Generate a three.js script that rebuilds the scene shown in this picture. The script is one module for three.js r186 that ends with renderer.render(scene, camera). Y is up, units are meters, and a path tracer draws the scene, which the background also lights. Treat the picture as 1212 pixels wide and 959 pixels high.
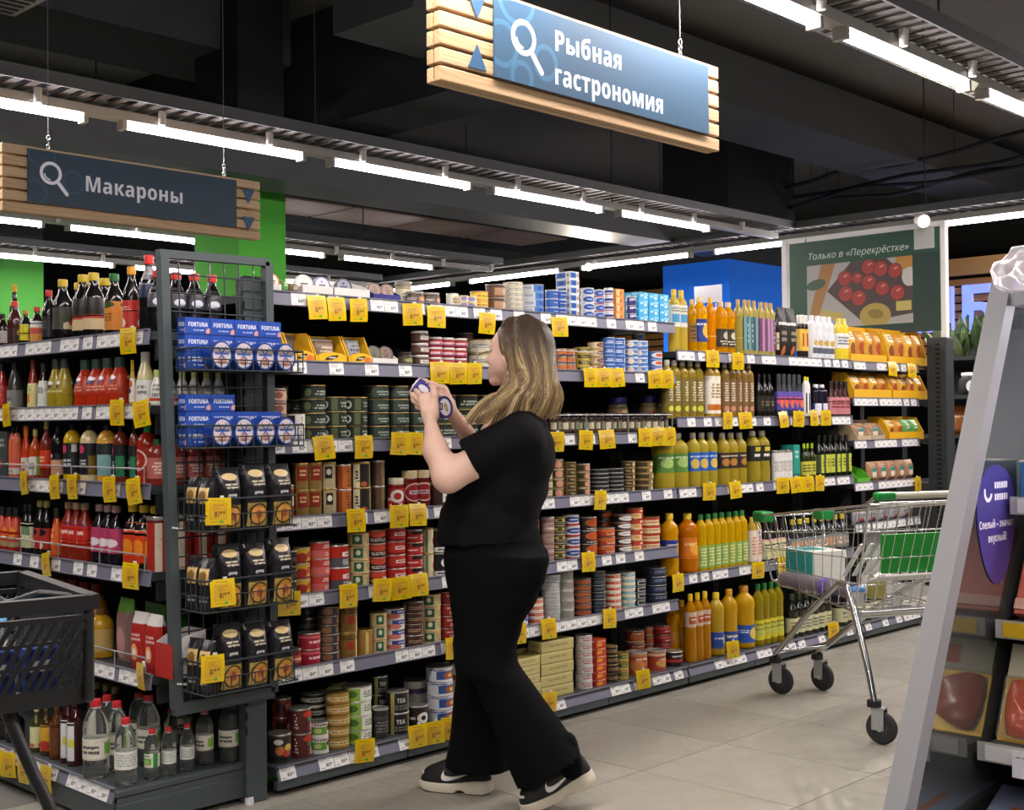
import * as THREE from 'three';
import { mergeGeometries, toCreasedNormals } from 'three/addons/utils/BufferGeometryUtils.js';
import { RoundedBoxGeometry } from 'three/addons/geometries/RoundedBoxGeometry.js';
import { RectAreaLightUniformsLib } from 'three/addons/lights/RectAreaLightUniformsLib.js';

// ------------------------------------------------------------------ camera
const scene = new THREE.Scene();
const rad = (d) => (d * Math.PI) / 180;
const FOCAL = 1492.57, YAW = rad(46.053), PITCH = rad(0.7785), ROLL = rad(-0.5758);
const camera = new THREE.PerspectiveCamera((2 * Math.atan(479.5 / FOCAL) * 180) / Math.PI, 1212 / 959, 0.05, 80);
{
  const fw = new THREE.Vector3(Math.sin(YAW) * Math.cos(PITCH), Math.sin(PITCH), -Math.cos(YAW) * Math.cos(PITCH));
  const r0 = new THREE.Vector3(Math.cos(YAW), 0, Math.sin(YAW)), u0 = new THREE.Vector3().crossVectors(r0, fw);
  const r = r0.clone().multiplyScalar(Math.cos(ROLL)).addScaledVector(u0, Math.sin(ROLL));
  const u = u0.clone().multiplyScalar(Math.cos(ROLL)).addScaledVector(r0, -Math.sin(ROLL));
  camera.quaternion.setFromRotationMatrix(new THREE.Matrix4().makeBasis(r, u, fw.clone().negate()));
  camera.position.set(0, 1.29, 3.63);
}
scene.background = new THREE.Color(0x000000);
const renderer = new THREE.WebGLRenderer({ antialias: true });
renderer.toneMapping = THREE.LinearToneMapping;
renderer.toneMappingExposure = 1.8;
renderer.shadowMap.enabled = true;
RectAreaLightUniformsLib.init();
const TUBE_NITS = 50, TUBE_GLOW = 17;          // light sent down by a tube, and what the eye sees of its diffuser
const LIGHT_Y = 2.78;
// ------------------------------------------------------------------ helpers
function mulberry(a) { return () => { a |= 0; a = (a + 0x6d2b79f5) | 0; let t = Math.imul(a ^ (a >>> 15), 1 | a); t = (t + Math.imul(t ^ (t >>> 7), 61 | t)) ^ t; return ((t ^ (t >>> 14)) >>> 0) / 4294967296; }; }
const rnd = mulberry(20240611);
const rr = (a, b) => a + (b - a) * rnd();
const used = {};
const numbered = (n) => { const k = used[n] ?? 0; used[n] = k + 1; return k ? n + '_' + String(k).padStart(3, '0') : n; };
const seenLabels = {};
function tag(o, label, category, group, kind) {
  Object.assign(o.userData, { label, category });
  if (group) o.userData.group = group;
  if (kind) o.userData.kind = kind;
  if (seenLabels[label]) console.log('label twice:', label);
  seenLabels[label] = 1;
  const n = label.split(' ').length; if (n < 4 || n > 16) console.log('label length', n, label);
  return o;
}
function thing(name, label, category, pos = [0, 0, 0], turn = 0, group) {
  const o = new THREE.Group(); o.name = numbered(name); o.position.set(...pos); o.rotation.y = turn; scene.add(o);
  return tag(o, label, category, group);
}
const shadow = (m) => { m.castShadow = true; m.receiveShadow = true; return m; };
function part(name, geo, mat, parent) {
  const m = shadow(new THREE.Mesh(Array.isArray(geo) ? merge(geo) : geo, mat)); m.name = name; parent.add(m); return m;
}
function struct(name, geo, mat, parent = scene) {
  const m = part(parent === scene ? numbered(name) : name, geo, mat, parent); if (parent === scene) m.userData.kind = 'structure'; return m;
}
function merge(list) {
  const l = list.map((g) => { let q = g.index ? g.toNonIndexed() : g; for (const k of Object.keys(q.attributes)) if (!['position', 'normal', 'uv'].includes(k)) q.deleteAttribute(k); if (!q.attributes.uv) q.setAttribute('uv', new THREE.BufferAttribute(new Float32Array(q.attributes.position.count * 2), 2)); return q; });
  return l.length === 1 ? l[0] : mergeGeometries(l, false);
}
const box = (w, h, d, x = 0, y = 0, z = 0, ry = 0, rx = 0, rz = 0) => { const g = new THREE.BoxGeometry(w, h, d); if (rz) g.rotateZ(rz); if (rx) g.rotateX(rx); if (ry) g.rotateY(ry); return g.translate(x, y, z); };
const rbox = (w, h, d, r, x = 0, y = 0, z = 0, s = 2) => new RoundedBoxGeometry(w, h, d, s, r).translate(x, y, z);
const V = (x, y, z) => new THREE.Vector3(x, y, z);
// a round bar between two points
function bar(a, b, r, seg = 8, r2 = r) {
  const A = Array.isArray(a) ? V(...a) : a, B = Array.isArray(b) ? V(...b) : b, d = B.clone().sub(A), g = new THREE.CylinderGeometry(r2, r, d.length(), seg, 1);
  g.translate(0, d.length() / 2, 0); g.applyQuaternion(new THREE.Quaternion().setFromUnitVectors(V(0, 1, 0), d.normalize())); return g.translate(A.x, A.y, A.z);
}
function tube(pts, r, seg = 8, n = 24, closed = false) { return new THREE.TubeGeometry(new THREE.CatmullRomCurve3(pts.map((p) => V(...p)), closed, 'catmullrom', 0.2), n, r, seg, closed); }
// a bar with a rectangular section from a to b
function beam(a, b, w, h) {
  const A = V(...a), B = V(...b), d = B.clone().sub(A), L = d.length(), g = new THREE.BoxGeometry(w, h, L);
  g.applyMatrix4(new THREE.Matrix4().lookAt(B, A, Math.abs(d.y) > 0.9 * L ? V(1, 0, 0) : V(0, 1, 0))); return g.translate((A.x + B.x) / 2, (A.y + B.y) / 2, (A.z + B.z) / 2);
}
const mats = {};
const std = (color, roughness = 0.6, metalness = 0, extra = {}) => { const k = color + '|' + roughness + '|' + metalness + JSON.stringify(extra); return (mats[k] ??= new THREE.MeshStandardMaterial({ color, roughness, metalness, ...extra })); };
const phys = (color, o = {}) => { const k = 'p' + color + JSON.stringify(o); return (mats[k] ??= new THREE.MeshPhysicalMaterial({ color, roughness: 0.3, ...o })); };
const M = {
  steel: std('#4a5356', 0.5, 0.15), steelDark: std('#2f373a', 0.55, 0.15), black: std('#15171a', 0.6), blackMatt: std('#0d0e10', 0.9), rail: std('#77788a', 0.4), wire: std('#c9cbcc', 0.3, 0.8),
  wireDark: std('#3d4447', 0.45, 0.4), chrome: std('#cfd2d4', 0.2, 1), lid: std('#c4c2ba', 0.32, 0.85), lidGold: std('#b89a5a', 0.35, 0.8), white: std('#e6e6e4', 0.5), whiteLip: std('#dfe0de', 0.45),
};
function canvas(w, h, draw) { const c = document.createElement('canvas'); c.width = w; c.height = h; draw(c.getContext('2d'), w, h); const t = new THREE.CanvasTexture(c); t.colorSpace = THREE.SRGBColorSpace; t.anisotropy = 8; return t; }
function noiseTex(size, fn, srgb = false) {
  const data = new Uint8Array(size * size * 4);
  for (let y = 0; y < size; y++) for (let x = 0; x < size; x++) { const v = fn(x / size, y / size), k = (y * size + x) * 4; const a = Array.isArray(v) ? v : [v, v, v]; data[k] = a[0]; data[k + 1] = a[1]; data[k + 2] = a[2]; data[k + 3] = 255; }
  const t = new THREE.DataTexture(data, size, size); t.wrapS = t.wrapT = THREE.RepeatWrapping; t.magFilter = THREE.LinearFilter; t.minFilter = THREE.LinearMipmapLinearFilter; t.generateMipmaps = true; if (srgb) t.colorSpace = THREE.SRGBColorSpace; t.needsUpdate = true; return t;
}
// tileable value noise
function valueNoise(period, seed) {
  const q = mulberry(seed), tab = Array.from({ length: period * period }, () => q());
  return (u, v) => { const x = (u - Math.floor(u)) * period, y = (v - Math.floor(v)) * period, i = Math.floor(x), j = Math.floor(y), s = (t) => t * t * (3 - 2 * t), a = s(x - i), b = s(y - j), g = (m, n) => tab[(n % period) * period + (m % period)]; return (g(i, j) * (1 - a) + g(i + 1, j) * a) * (1 - b) + (g(i, j + 1) * (1 - a) + g(i + 1, j + 1) * a) * b; };
}
// surface of revolution with its own uv rectangle; the picture is repeated round the body
function lathe(profile, seg, cell = [0, 0, 1, 1], repeat = 2) {
  const P = [], N = [], U = []; let total = 0; const len = [0];
  for (let i = 1; i < profile.length; i++) { total += Math.hypot(profile[i][0] - profile[i - 1][0], profile[i][1] - profile[i - 1][1]); len.push(total); }
  const nrm = profile.map((p, i) => { const a = profile[Math.max(0, i - 1)], b = profile[Math.min(profile.length - 1, i + 1)], dx = b[0] - a[0], dy = b[1] - a[1], l = Math.hypot(dx, dy) || 1; return [dy / l, -dx / l]; });
  const per = seg / repeat;
  for (let i = 0; i + 1 < profile.length; i++) for (let k = 0; k < seg; k++) {
    const q = [[i, k, (k % per) / per], [i, k + 1, (k % per) / per + 1 / per], [i + 1, k + 1, (k % per) / per + 1 / per], [i + 1, k, (k % per) / per]];
    for (const n of [0, 1, 2, 0, 2, 3]) { const [a, b, u] = q[n], t = (b / seg) * Math.PI * 2 - Math.PI / repeat, s = Math.sin(t), c = Math.cos(t); P.push(s * profile[a][0], profile[a][1], c * profile[a][0]); N.push(s * nrm[a][0], nrm[a][1], c * nrm[a][0]); U.push(cell[0] + (cell[2] - cell[0]) * u, cell[1] + (cell[3] - cell[1]) * (total ? len[a] / total : 0)); }
  }
  const g = new THREE.BufferGeometry(); g.setAttribute('position', new THREE.Float32BufferAttribute(P, 3)); g.setAttribute('normal', new THREE.Float32BufferAttribute(N, 3)); g.setAttribute('uv', new THREE.Float32BufferAttribute(U, 2)); return g;
}
// triangle soup helpers with uv
function soup(tris, uvs) { const g = new THREE.BufferGeometry(); g.setAttribute('position', new THREE.Float32BufferAttribute(tris.flat(), 3)); g.setAttribute('uv', new THREE.Float32BufferAttribute(uvs ? uvs.flat() : new Array((tris.length) * 2).fill(0), 2)); g.computeVertexNormals(); return g; }
// naive surface nets: meshes the inside (negative) of a distance field
function nets(f, lo, hi, h) {
  const n = [0, 1, 2].map((i) => Math.ceil((hi[i] - lo[i]) / h) + 1), [nx, ny, nz] = n, val = new Float32Array(nx * ny * nz), id = (x, y, z) => x + nx * (y + ny * z);
  for (let z = 0; z < nz; z++) for (let y = 0; y < ny; y++) for (let x = 0; x < nx; x++) val[id(x, y, z)] = f(lo[0] + x * h, lo[1] + y * h, lo[2] + z * h);
  const vid = new Int32Array(nx * ny * nz).fill(-1), pos = [], idx = [];
  for (let z = 0; z + 1 < nz; z++) for (let y = 0; y + 1 < ny; y++) for (let x = 0; x + 1 < nx; x++) {
    let m = 0, sx = 0, sy = 0, sz = 0, c = 0; const v = [];
    for (let k = 0; k < 8; k++) { const q = val[id(x + (k & 1), y + ((k >> 1) & 1), z + (k >> 2))]; v.push(q); if (q < 0) m |= 1 << k; }
    if (m === 0 || m === 255) continue;
    for (const [a, b] of [[0, 1], [2, 3], [4, 5], [6, 7], [0, 2], [1, 3], [4, 6], [5, 7], [0, 4], [1, 5], [2, 6], [3, 7]]) if (v[a] < 0 !== v[b] < 0) { const t = v[a] / (v[a] - v[b]); sx += (a & 1) + t * ((b & 1) - (a & 1)); sy += ((a >> 1) & 1) + t * (((b >> 1) & 1) - ((a >> 1) & 1)); sz += (a >> 2) + t * ((b >> 2) - (a >> 2)); c++; }
    vid[id(x, y, z)] = pos.length / 3; pos.push(lo[0] + (x + sx / c) * h, lo[1] + (y + sy / c) * h, lo[2] + (z + sz / c) * h);
  }
  const quad = (a, b, c, d, flip) => { if (a < 0 || b < 0 || c < 0 || d < 0) return; flip ? idx.push(a, c, b, a, d, c) : idx.push(a, b, c, a, c, d); };
  for (let z = 1; z + 1 < nz; z++) for (let y = 1; y + 1 < ny; y++) for (let x = 1; x + 1 < nx; x++) {
    const s = val[id(x, y, z)] < 0;
    if (s !== val[id(x + 1, y, z)] < 0) quad(vid[id(x, y - 1, z - 1)], vid[id(x, y, z - 1)], vid[id(x, y, z)], vid[id(x, y - 1, z)], !s);
    if (s !== val[id(x, y + 1, z)] < 0) quad(vid[id(x - 1, y, z - 1)], vid[id(x - 1, y, z)], vid[id(x, y, z)], vid[id(x, y, z - 1)], !s);
    if (s !== val[id(x, y, z + 1)] < 0) quad(vid[id(x - 1, y - 1, z)], vid[id(x, y - 1, z)], vid[id(x, y, z)], vid[id(x - 1, y, z)], !s);
  }
  const g = new THREE.BufferGeometry(); g.setAttribute('position', new THREE.Float32BufferAttribute(pos, 3)); g.setIndex(idx);
  const N = new Float32Array(pos.length), e = h * 0.5;
  for (let i = 0; i < pos.length; i += 3) { const [x, y, z] = [pos[i], pos[i + 1], pos[i + 2]], v = V(f(x + e, y, z) - f(x - e, y, z), f(x, y + e, z) - f(x, y - e, z), f(x, y, z + e) - f(x, y, z - e)).normalize(); N[i] = v.x; N[i + 1] = v.y; N[i + 2] = v.z; }
  g.setAttribute('normal', new THREE.BufferAttribute(N, 3)); return g;
}
// distances
const smin = (a, b, k) => { const h = Math.max(k - Math.abs(a - b), 0) / k; return Math.min(a, b) - h * h * k * 0.25; };
function cap(a, b, ra, rb = ra) { const [ax, ay, az] = a, dx = b[0] - ax, dy = b[1] - ay, dz = b[2] - az, l2 = dx * dx + dy * dy + dz * dz; return (x, y, z) => { const px = x - ax, py = y - ay, pz = z - az, t = Math.min(1, Math.max(0, (px * dx + py * dy + pz * dz) / l2)); return Math.hypot(px - t * dx, py - t * dy, pz - t * dz) - (ra + (rb - ra) * t); }; }
function ell(c, r) { const m = Math.min(...r); return (x, y, z) => { const q = Math.hypot((x - c[0]) / r[0], (y - c[1]) / r[1], (z - c[2]) / r[2]); return (q - 1) * m * (q > 1 ? 1 : 1); }; }
const blend = (list, k) => (x, y, z) => { let d = list[0](x, y, z); for (let i = 1; i < list.length; i++) d = smin(d, list[i](x, y, z), k); return d; };
// ------------------------------------------------------------------ the hall
const n8 = valueNoise(8, 3), n32 = valueNoise(32, 5), n96 = valueNoise(96, 7);
const tileTex = noiseTex(256, (u, v) => { const k = 0.5 * n8(u, v) + 0.3 * n32(u, v) + 0.2 * n96(u, v), s = n32(v + 0.3, u) > 0.86 && n96(u, v) > 0.5 ? 10 : 0; return [188 + 18 * k + s, 186 + 18 * k + s, 178 + 18 * k + s]; }, true);
const tileRough = noiseTex(256, (u, v) => 90 + 70 * n32(u + 0.2, v) + 30 * n8(v, u));
const tileMats = ['#c6c4be', '#bebcb6', '#cccac4'].map((c) => new THREE.MeshStandardMaterial({ color: c, map: tileTex, roughnessMap: tileRough, roughness: 0.85, metalness: 0 }));
const floor = new THREE.Group(); floor.name = 'floor'; floor.userData.kind = 'structure'; scene.add(floor);
struct('subfloor', box(34, 0.1, 32, 7, -0.054, -3), std('#6f6e69', 0.8), floor);
{
  const tx = 0.531, tz = 0.652, x0 = 3.679 - 6 * tx, z0 = 0.725 - 2 * tz, geo = rbox(tx - 0.0035, 0.012, tz - 0.0035, 0.0012, 0, -0.006, 0, 1);
  for (let i = 0; i < 18; i++) for (let j = 0; j < 8; j++) { const m = part('tile', geo, tileMats[Math.floor(rnd() * 3)], floor); m.position.set(x0 + (i + 0.5) * tx, 0, z0 + (j + 0.5) * tz); m.rotation.y = rnd() < 0.5 ? Math.PI : 0; }
}
const wallMat = std('#2b2e2f', 0.9), ceilMat = new THREE.MeshStandardMaterial({ color: '#8c8c88', roughness: 0.95, bumpMap: noiseTex(128, (u, v) => 255 * n32(u, v)), bumpScale: 0.004 });
struct('ceiling', box(34, 0.3, 32, 7, 4.65, -3), ceilMat);
struct('wall_back', box(34, 4.6, 0.2, 7, 2.25, -18.9), wallMat);
struct('wall_front', box(34, 4.6, 0.2, 7, 2.25, 12.9), wallMat);
struct('wall_left', box(0.2, 4.6, 32, -9.9, 2.25, -3), wallMat);
struct('wall_right', box(0.2, 4.6, 32, 23.9, 2.25, -3), wallMat);
// concrete ceiling beams and ducts running along the aisles
const beamMat = std('#585c5c', 0.95), ductMat = std('#3a3f40', 0.85);
struct('trim_1', box(9, 0.5, 0.9, 1.2, 4.25, -4.6), beamMat);
struct('trim_2', box(12, 0.45, 0.8, 11.2, 4.1, -2.6), beamMat);
struct('trim_3', box(0.6, 0.9, 14, 6.3, 4.05, -9.6), ductMat);
struct('trim_4', box(26, 0.35, 0.5, 8, 4.3, 0.6), ductMat);
struct('trim_5', box(18, 0.55, 1.2, 13, 3.6, -7.4), ductMat);
// columns
function column(name, x0, x1, z0, z1, top, bright) {
  const g = new THREE.Group(); g.name = numbered(name); g.userData.kind = 'structure'; scene.add(g);
  struct('painted_shaft', box(x1 - x0, top, z1 - z0, (x0 + x1) / 2, top / 2, (z0 + z1) / 2), std(bright, 0.85), g);
  struct('concrete_head', box(x1 - x0 - 0.01, 4.5 - top, z1 - z0 - 0.01, (x0 + x1) / 2, (top + 4.5) / 2, (z0 + z1) / 2), std('#24282a', 0.9), g);
}
column('column', 5.076, 5.48, -4.5, -3.931, 3.0, '#4aa832');
column('column', 5.06, 5.5, -8.5, -7.8, 3.0, '#2f7420');
column('column', 10.9, 12.2, -4.6, -3.75, 2.95, '#0f76f5');

// ------------------------------------------------------------------ light lines: cable tray, trunking, tubes
const tubeMat = new THREE.MeshStandardMaterial({ color: '#ffffff', emissive: '#fff6ff', emissiveIntensity: TUBE_GLOW, roughness: 0.4 });
const trunkMat = std('#a7a59d', 0.5, 0.1), trayMat = std('#5d605f', 0.55, 0.3), slotMat = std('#5c544c', 0.7);
const tubeGeo = (L) => merge([new THREE.CylinderGeometry(0.023, 0.023, L, 14, 1).rotateZ(Math.PI / 2).scale(1, 0.7, 1)]);
const TG = { x: tubeGeo(1.07), z: tubeGeo(1.26) }, capG = {};
const bracketGeo = new THREE.CylinderGeometry(0.022, 0.018, 0.07, 8);
// along = 'x' or 'z'; at = the fixed coordinate; starts = where each tube begins
function lightLine(along, at, from, to, starts, len, label, lit, tray = true, LY = LIGHT_Y) {
  const P = (s, y, off) => (along === 'x' ? [s, y, at + off] : [at + off, y, s]);
  const bx = (L, h, w, s, y, off) => (along === 'x' ? box(L, h, w, s, y, at + off) : box(w, h, L, at + off, y, s));
  const mid = (from + to) / 2, L = to - from;
  const line = thing('lighting_track', 'grey suspended lighting track ' + label, 'lighting track', P(mid, LY, 0));
  const c = line.position;
  const rel = (g) => g.translate(-c.x, -c.y, -c.z);
  part('trunking', rel(bx(L, 0.045, 0.075, mid, LY + 0.05, 0)), trunkMat, line);
  const hang = []; for (let s = from + 0.5; s < to; s += 2.6) hang.push(bar(P(s, LY + 0.07, 0.08), P(s, 4.5, 0.08), 0.005, 5)); part('hanger_rod', rel(merge(hang)), std('#33383a', 0.5, 0.5), line);
  if (tray) {
    const t = [bx(L, 0.06, 0.012, mid, LY + 0.12, 0.19), bx(L, 0.06, 0.012, mid, LY + 0.12, -0.19)]; part('tray_rail', rel(merge(t)), trayMat, line);
    const sl = []; for (let s = from; s < to; s += 0.09) sl.push(bx(0.045, 0.008, 0.37, s, LY + 0.095, 0)); part('tray_slats', rel(merge(sl)), slotMat, line);
    for (let s = from + 0.2; s < to; s += 0.65) part('bracket', bracketGeo, std('#c9c7bf', 0.5), line).position.set(...P(s, LY + 0.06, 0.07)).sub(c);
  }
  starts.forEach((s, i) => {
    const t = shadow(new THREE.Mesh(along === 'x' ? TG.x : TG.z, tubeMat)); t.name = 'tube_lamp'; if (along === 'z') t.rotation.y = Math.PI / 2; t.position.set(...P(s + len / 2, LY + 0.006, 0)).sub(c); line.add(t);
    for (const e of [s - 0.012, s + len + 0.012]) part('end_cap', rel(bx(0.024, 0.05, 0.062, e, LY + 0.008, 0)), trunkMat, line);
    const l = new THREE.RectAreaLight('#fff3ea', TUBE_NITS * (lit ?? 1), along === 'x' ? len : 0.07, along === 'x' ? 0.07 : len); l.name = 'tube_light'; l.position.set(...P(s + len / 2, LY - 0.022, 0)); l.lookAt(l.position.x, 0, l.position.z); scene.add(l);
  });
}
const seq = (a, n, p) => Array.from({ length: n }, (_, k) => a + k * p);
lightLine('x', -2.1, -1.4, 9.14, seq(-0.72, 7, 1.3), 1.07, 'above the canned goods rack');
lightLine('x', 1.17, -3.2, 9.1, seq(-2.02, 8, 1.29), 1.07, 'over the aisle at upper right');
lightLine('x', -5.34, -1, 9, seq(0.62, 6, 1.3), 1.07, 'behind the dark blue pasta sign');
lightLine('x', -7.2, 1, 9, seq(3.5, 4, 1.3), 1.07, 'farthest back by the left green column');
lightLine('x', 4.42, -3.2, 7.5, seq(-2.6, 7, 1.3), 1.07, 'behind the photographer', undefined, false);
lightLine('z', 12.7, -1.0, 5.2, [-0.85, 0.72, 2.29, 3.86], 1.26, 'before the timber wall', 3, false, 3.9);  // unseen line of tubes off to the right, placed to light the timber wall
lightLine('z', 9.34, -9.2, 3.6, [-7.52, -5.95, -4.38, -2.82, -1.25, 0.32, 1.9], 1.26, 'crossing behind the rack end');
// ------------------------------------------------------------------ gondola shelving
const SURF = { A: [1.757, 1.512, 1.229, 0.956, 0.677, 0.417, 0.1], B: [1.627, 1.3, 0.954, 0.53, 0.1], C: [1.622, 1.408, 1.157, 0.908, 0.665, 0.1], E: [1.599, 1.356, 1.094, 0.812, 0.477, 0.14] };
// frames of reference: u runs left to right along the front, w is depth (0 at the base front, negative inwards)
const SYS = { A: (u, y, w) => [u, y, w], E: (u, y, w) => [2.0 - w, y, u] };
const sysOf = (k) => (k === 'E' ? SYS.E : SYS.A), turnOf = (k) => (k === 'E' ? -Math.PI / 2 : 0);
const ticketTex = canvas(512, 256, (c, w, h) => {
  const q = mulberry(77); c.fillStyle = '#e9eaea'; c.fillRect(0, 0, w, h);
  for (let k = 0; k < 8; k++) { const x = (k % 4) * 128, y = Math.floor(k / 4) * 128; c.fillStyle = '#f1f1ef'; c.fillRect(x + 3, y + 3, 122, 122); c.fillStyle = '#a4a6aa'; for (let i = 0; i < 3; i++) c.fillRect(x + 14, y + 18 + i * 15, 40 + q() * 50, 5); c.fillStyle = '#8a8c92'; c.fillRect(x + 58, y + 68, 18, 32); c.fillRect(x + 80, y + 68, 12, 32); c.fillRect(x + 96, y + 66, 12, 18); c.fillStyle = '#a8aaae'; c.fillRect(x + 12, y + 104, 34, 8); }
});
const ticketMat = new THREE.MeshStandardMaterial({ map: ticketTex, roughness: 0.35 });
const ticketGeo = Array.from({ length: 8 }, (_, k) => { const g = new THREE.BoxGeometry(0.066, 0.047, 0.0015), uv = g.attributes.uv; for (let i = 0; i < uv.count; i++) uv.setXY(i, ((k % 4) + 0.02 + 0.96 * uv.getX(i)) / 4, 1 - (Math.floor(k / 4) + 0.02 + 0.96 * (1 - uv.getY(i))) / 2); return g; });
function shelving(key, label, u0, u1, opt) {
  const L = u1 - u0, mid = (u0 + u1) / 2, S = sysOf(key), upW = key === 'E' ? -0.13 : -0.05, depth = key === 'E' ? -0.5 : -0.5, levels = SURF[key].slice(0, -1), deck = SURF[key].at(-1);
  const t = thing('gondola_shelving', label, 'shelving', S(mid, 0, depth / 2), turnOf(key)), Z = (w) => w - depth / 2;
  const lowY = 0.02, top = opt.back;
  part('back_panel', box(L, top - 0.1, 0.02, 0, (top + 0.1) / 2, Z(depth) + 0.01), std('#111416', 0.85), t);
  for (const s of opt.posts) { part('upright', [box(0.05, top, 0.05, s - mid, top / 2, Z(depth) + 0.045)], M.steelDark, t); }
  part('base_deck', box(L, 0.03, -depth - 0.01, 0, deck - 0.015, Z(depth / 2)), std('#40484c', 0.5, 0.1), t);
  const nb = Math.max(1, Math.round(L / 0.591)), bl = L / nb;
  for (let k = 0; k < nb; k++) part('base_plinth', rbox(bl - 0.004, deck - lowY - 0.045, 0.03, 0.006, -L / 2 + (k + 0.5) * bl, lowY + (deck - lowY - 0.045) / 2, Z(-0.012)), M.steel, t);
  part('base_foot', [box(L - 0.02, 0.02, 0.03, 0, 0.01, Z(-0.1))], M.blackMatt, t);
  const sh = levels.map((y) => { const s = part('shelf', box(L - 0.006, 0.028, upW - 0.01 - depth, 0, y - 0.014, Z((upW - 0.01 + depth) / 2)), std('#2c3235', 0.55, 0.1), t); return [s, y, upW]; });
  sh.push([t.children.find((c) => c.name === 'base_deck'), deck, 0]);
  sh.forEach(([s, y, w], lv) => {
    const H = 0.048, yc = y + (lv === sh.length - 1 ? -0.022 : -0.018), tilt = lv === sh.length - 1 ? -0.35 : -0.12;
    part('price_rail', [box(L - 0.008, H, 0.006, 0, 0, 0, 0, tilt), box(L - 0.008, 0.004, 0.012, 0, -H / 2, 0.003), box(L - 0.008, 0.004, 0.01, 0, H / 2, 0.002)].map((g) => g.translate(0, yc, Z(w) - 0.004)), M.rail, s);
    const fill = opt.fill[lv] ?? 0.6; let x = -L / 2 + 0.045;
    while (x < L / 2 - 0.045) { if (rnd() < fill) { const m = part('price_ticket', ticketGeo[Math.floor(rnd() * 8)], ticketMat, s); m.position.set(x, yc, Z(w) + 0.0005); m.rotation.x = tilt; } x += 0.069 + (rnd() < 0.25 ? 0.03 : 0); }
    if (opt.fence?.[lv]) { const [a, b] = opt.fence[lv], hh = opt.fenceH ?? 0.055, f = [bar([a - mid, y + hh, Z(w) - 0.004], [b - mid, y + hh, Z(w) - 0.004], 0.003, 6)]; for (let q = a; q <= b + 0.01; q += 0.3) f.push(bar([q - mid, y - 0.005, Z(w) - 0.004], [q - mid, y + hh, Z(w) - 0.004], 0.0025, 6)); f.push(bar([b - mid, y - 0.005, Z(w) - 0.004], [b - mid, y + hh, Z(w) - 0.004], 0.003, 6)); part('wire_fence', f, M.wire, s); }
    if (key === 'E' && lv < sh.length - 1) part('shelf_bracket', [box(0.01, 0.09, 0.34, L / 2 - 0.012, y - 0.05, Z(-0.33))], M.black, s);
  });
  return t;
}
shelving('A', 'dark grey rack of stacked tins with seven price rails, behind the woman', 2.577, 4.97, { back: 1.76, posts: [2.6, 3.77, 4.94], fill: [0.55, 0.45, 0.7, 0.75, 0.6, 0.8, 0.7], fence: { 1: [3.62, 4.4], 2: [4.0, 4.94] }, fenceH: 0.09 });
shelving('B', 'dark grey rack of cooking oil bottles, behind the shopping trolley', 4.976, 6.69, { back: 1.62, posts: [5.0, 5.83, 6.66], fill: [0.8, 0.6, 0.6, 0.6, 0.6] });
shelving('C', 'dark grey rack of yellow snack boxes under the green poster', 6.696, 7.53, { back: 1.62, posts: [6.72, 7.5], fill: [0.85, 0.9, 0.7, 0.9, 0.9, 0.5] });
shelving('E', 'dark grey end rack of sauces and vinegars at the left', -1.95, -0.06, { back: 1.62, posts: [-1.9, -0.09], fill: [0.8, 0.97, 0.6, 0.7, 0.85, 0.8], fence: { 2: [-1.2, -0.1], 3: [-1.3, -0.1], 4: [-0.9, -0.1] } });
{ // the low side of the end rack, its corner post and its side base
  const t = thing('corner_post', 'dark grey steel corner post behind the clear vinegar bottles', 'rack post', [2.5, 0, -0.03]);
  part('post', [rbox(0.085, 1.8, 0.05, 0.006, 0, 0.9, 0)], M.steel, t);
  part('slot_strip', Array.from({ length: 30 }, (_, k) => box(0.008, 0.026, 0.004, -0.048, 0.25 + k * 0.05, 0.0)).map((g) => g.translate(0.006, 0, 0.0245)), M.blackMatt, t);
  part('foot', [new THREE.CylinderGeometry(0.014, 0.016, 0.024, 12).translate(-0.03, 0.012, 0.02)], M.whiteLip, t);
  const s = thing('side_base', 'grey steel side panel under the clear vinegar bottles', 'rack base', [2.24, 0, -0.036]);
  part('side_panel', [rbox(0.47, 0.075, 0.02, 0.004, -0.01, 0.06, 0), box(0.47, 0.02, 0.006, -0.01, 0.108, 0.004)], M.steel, s);
  part('deck_lip', [rbox(0.49, 0.02, 0.03, 0.004, 0, 0.13, -0.005)], M.steel, s);
}
{ // slotted end upright of the far rack
  const t = thing('end_upright', 'tall dark slotted upright at the far rack end', 'rack post', [7.6, 0, 0.06]);
  part('post', rbox(0.11, 1.795, 0.13, 0.008, 0, 0.8975, 0), std('#2b3135', 0.5, 0.1), t);
  part('slot_strip', Array.from({ length: 56 }, (_, k) => box(0.004, 0.014, 0.03, -0.056, 0.1 + k * 0.03, 0.01)), M.blackMatt, t);
}
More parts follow.
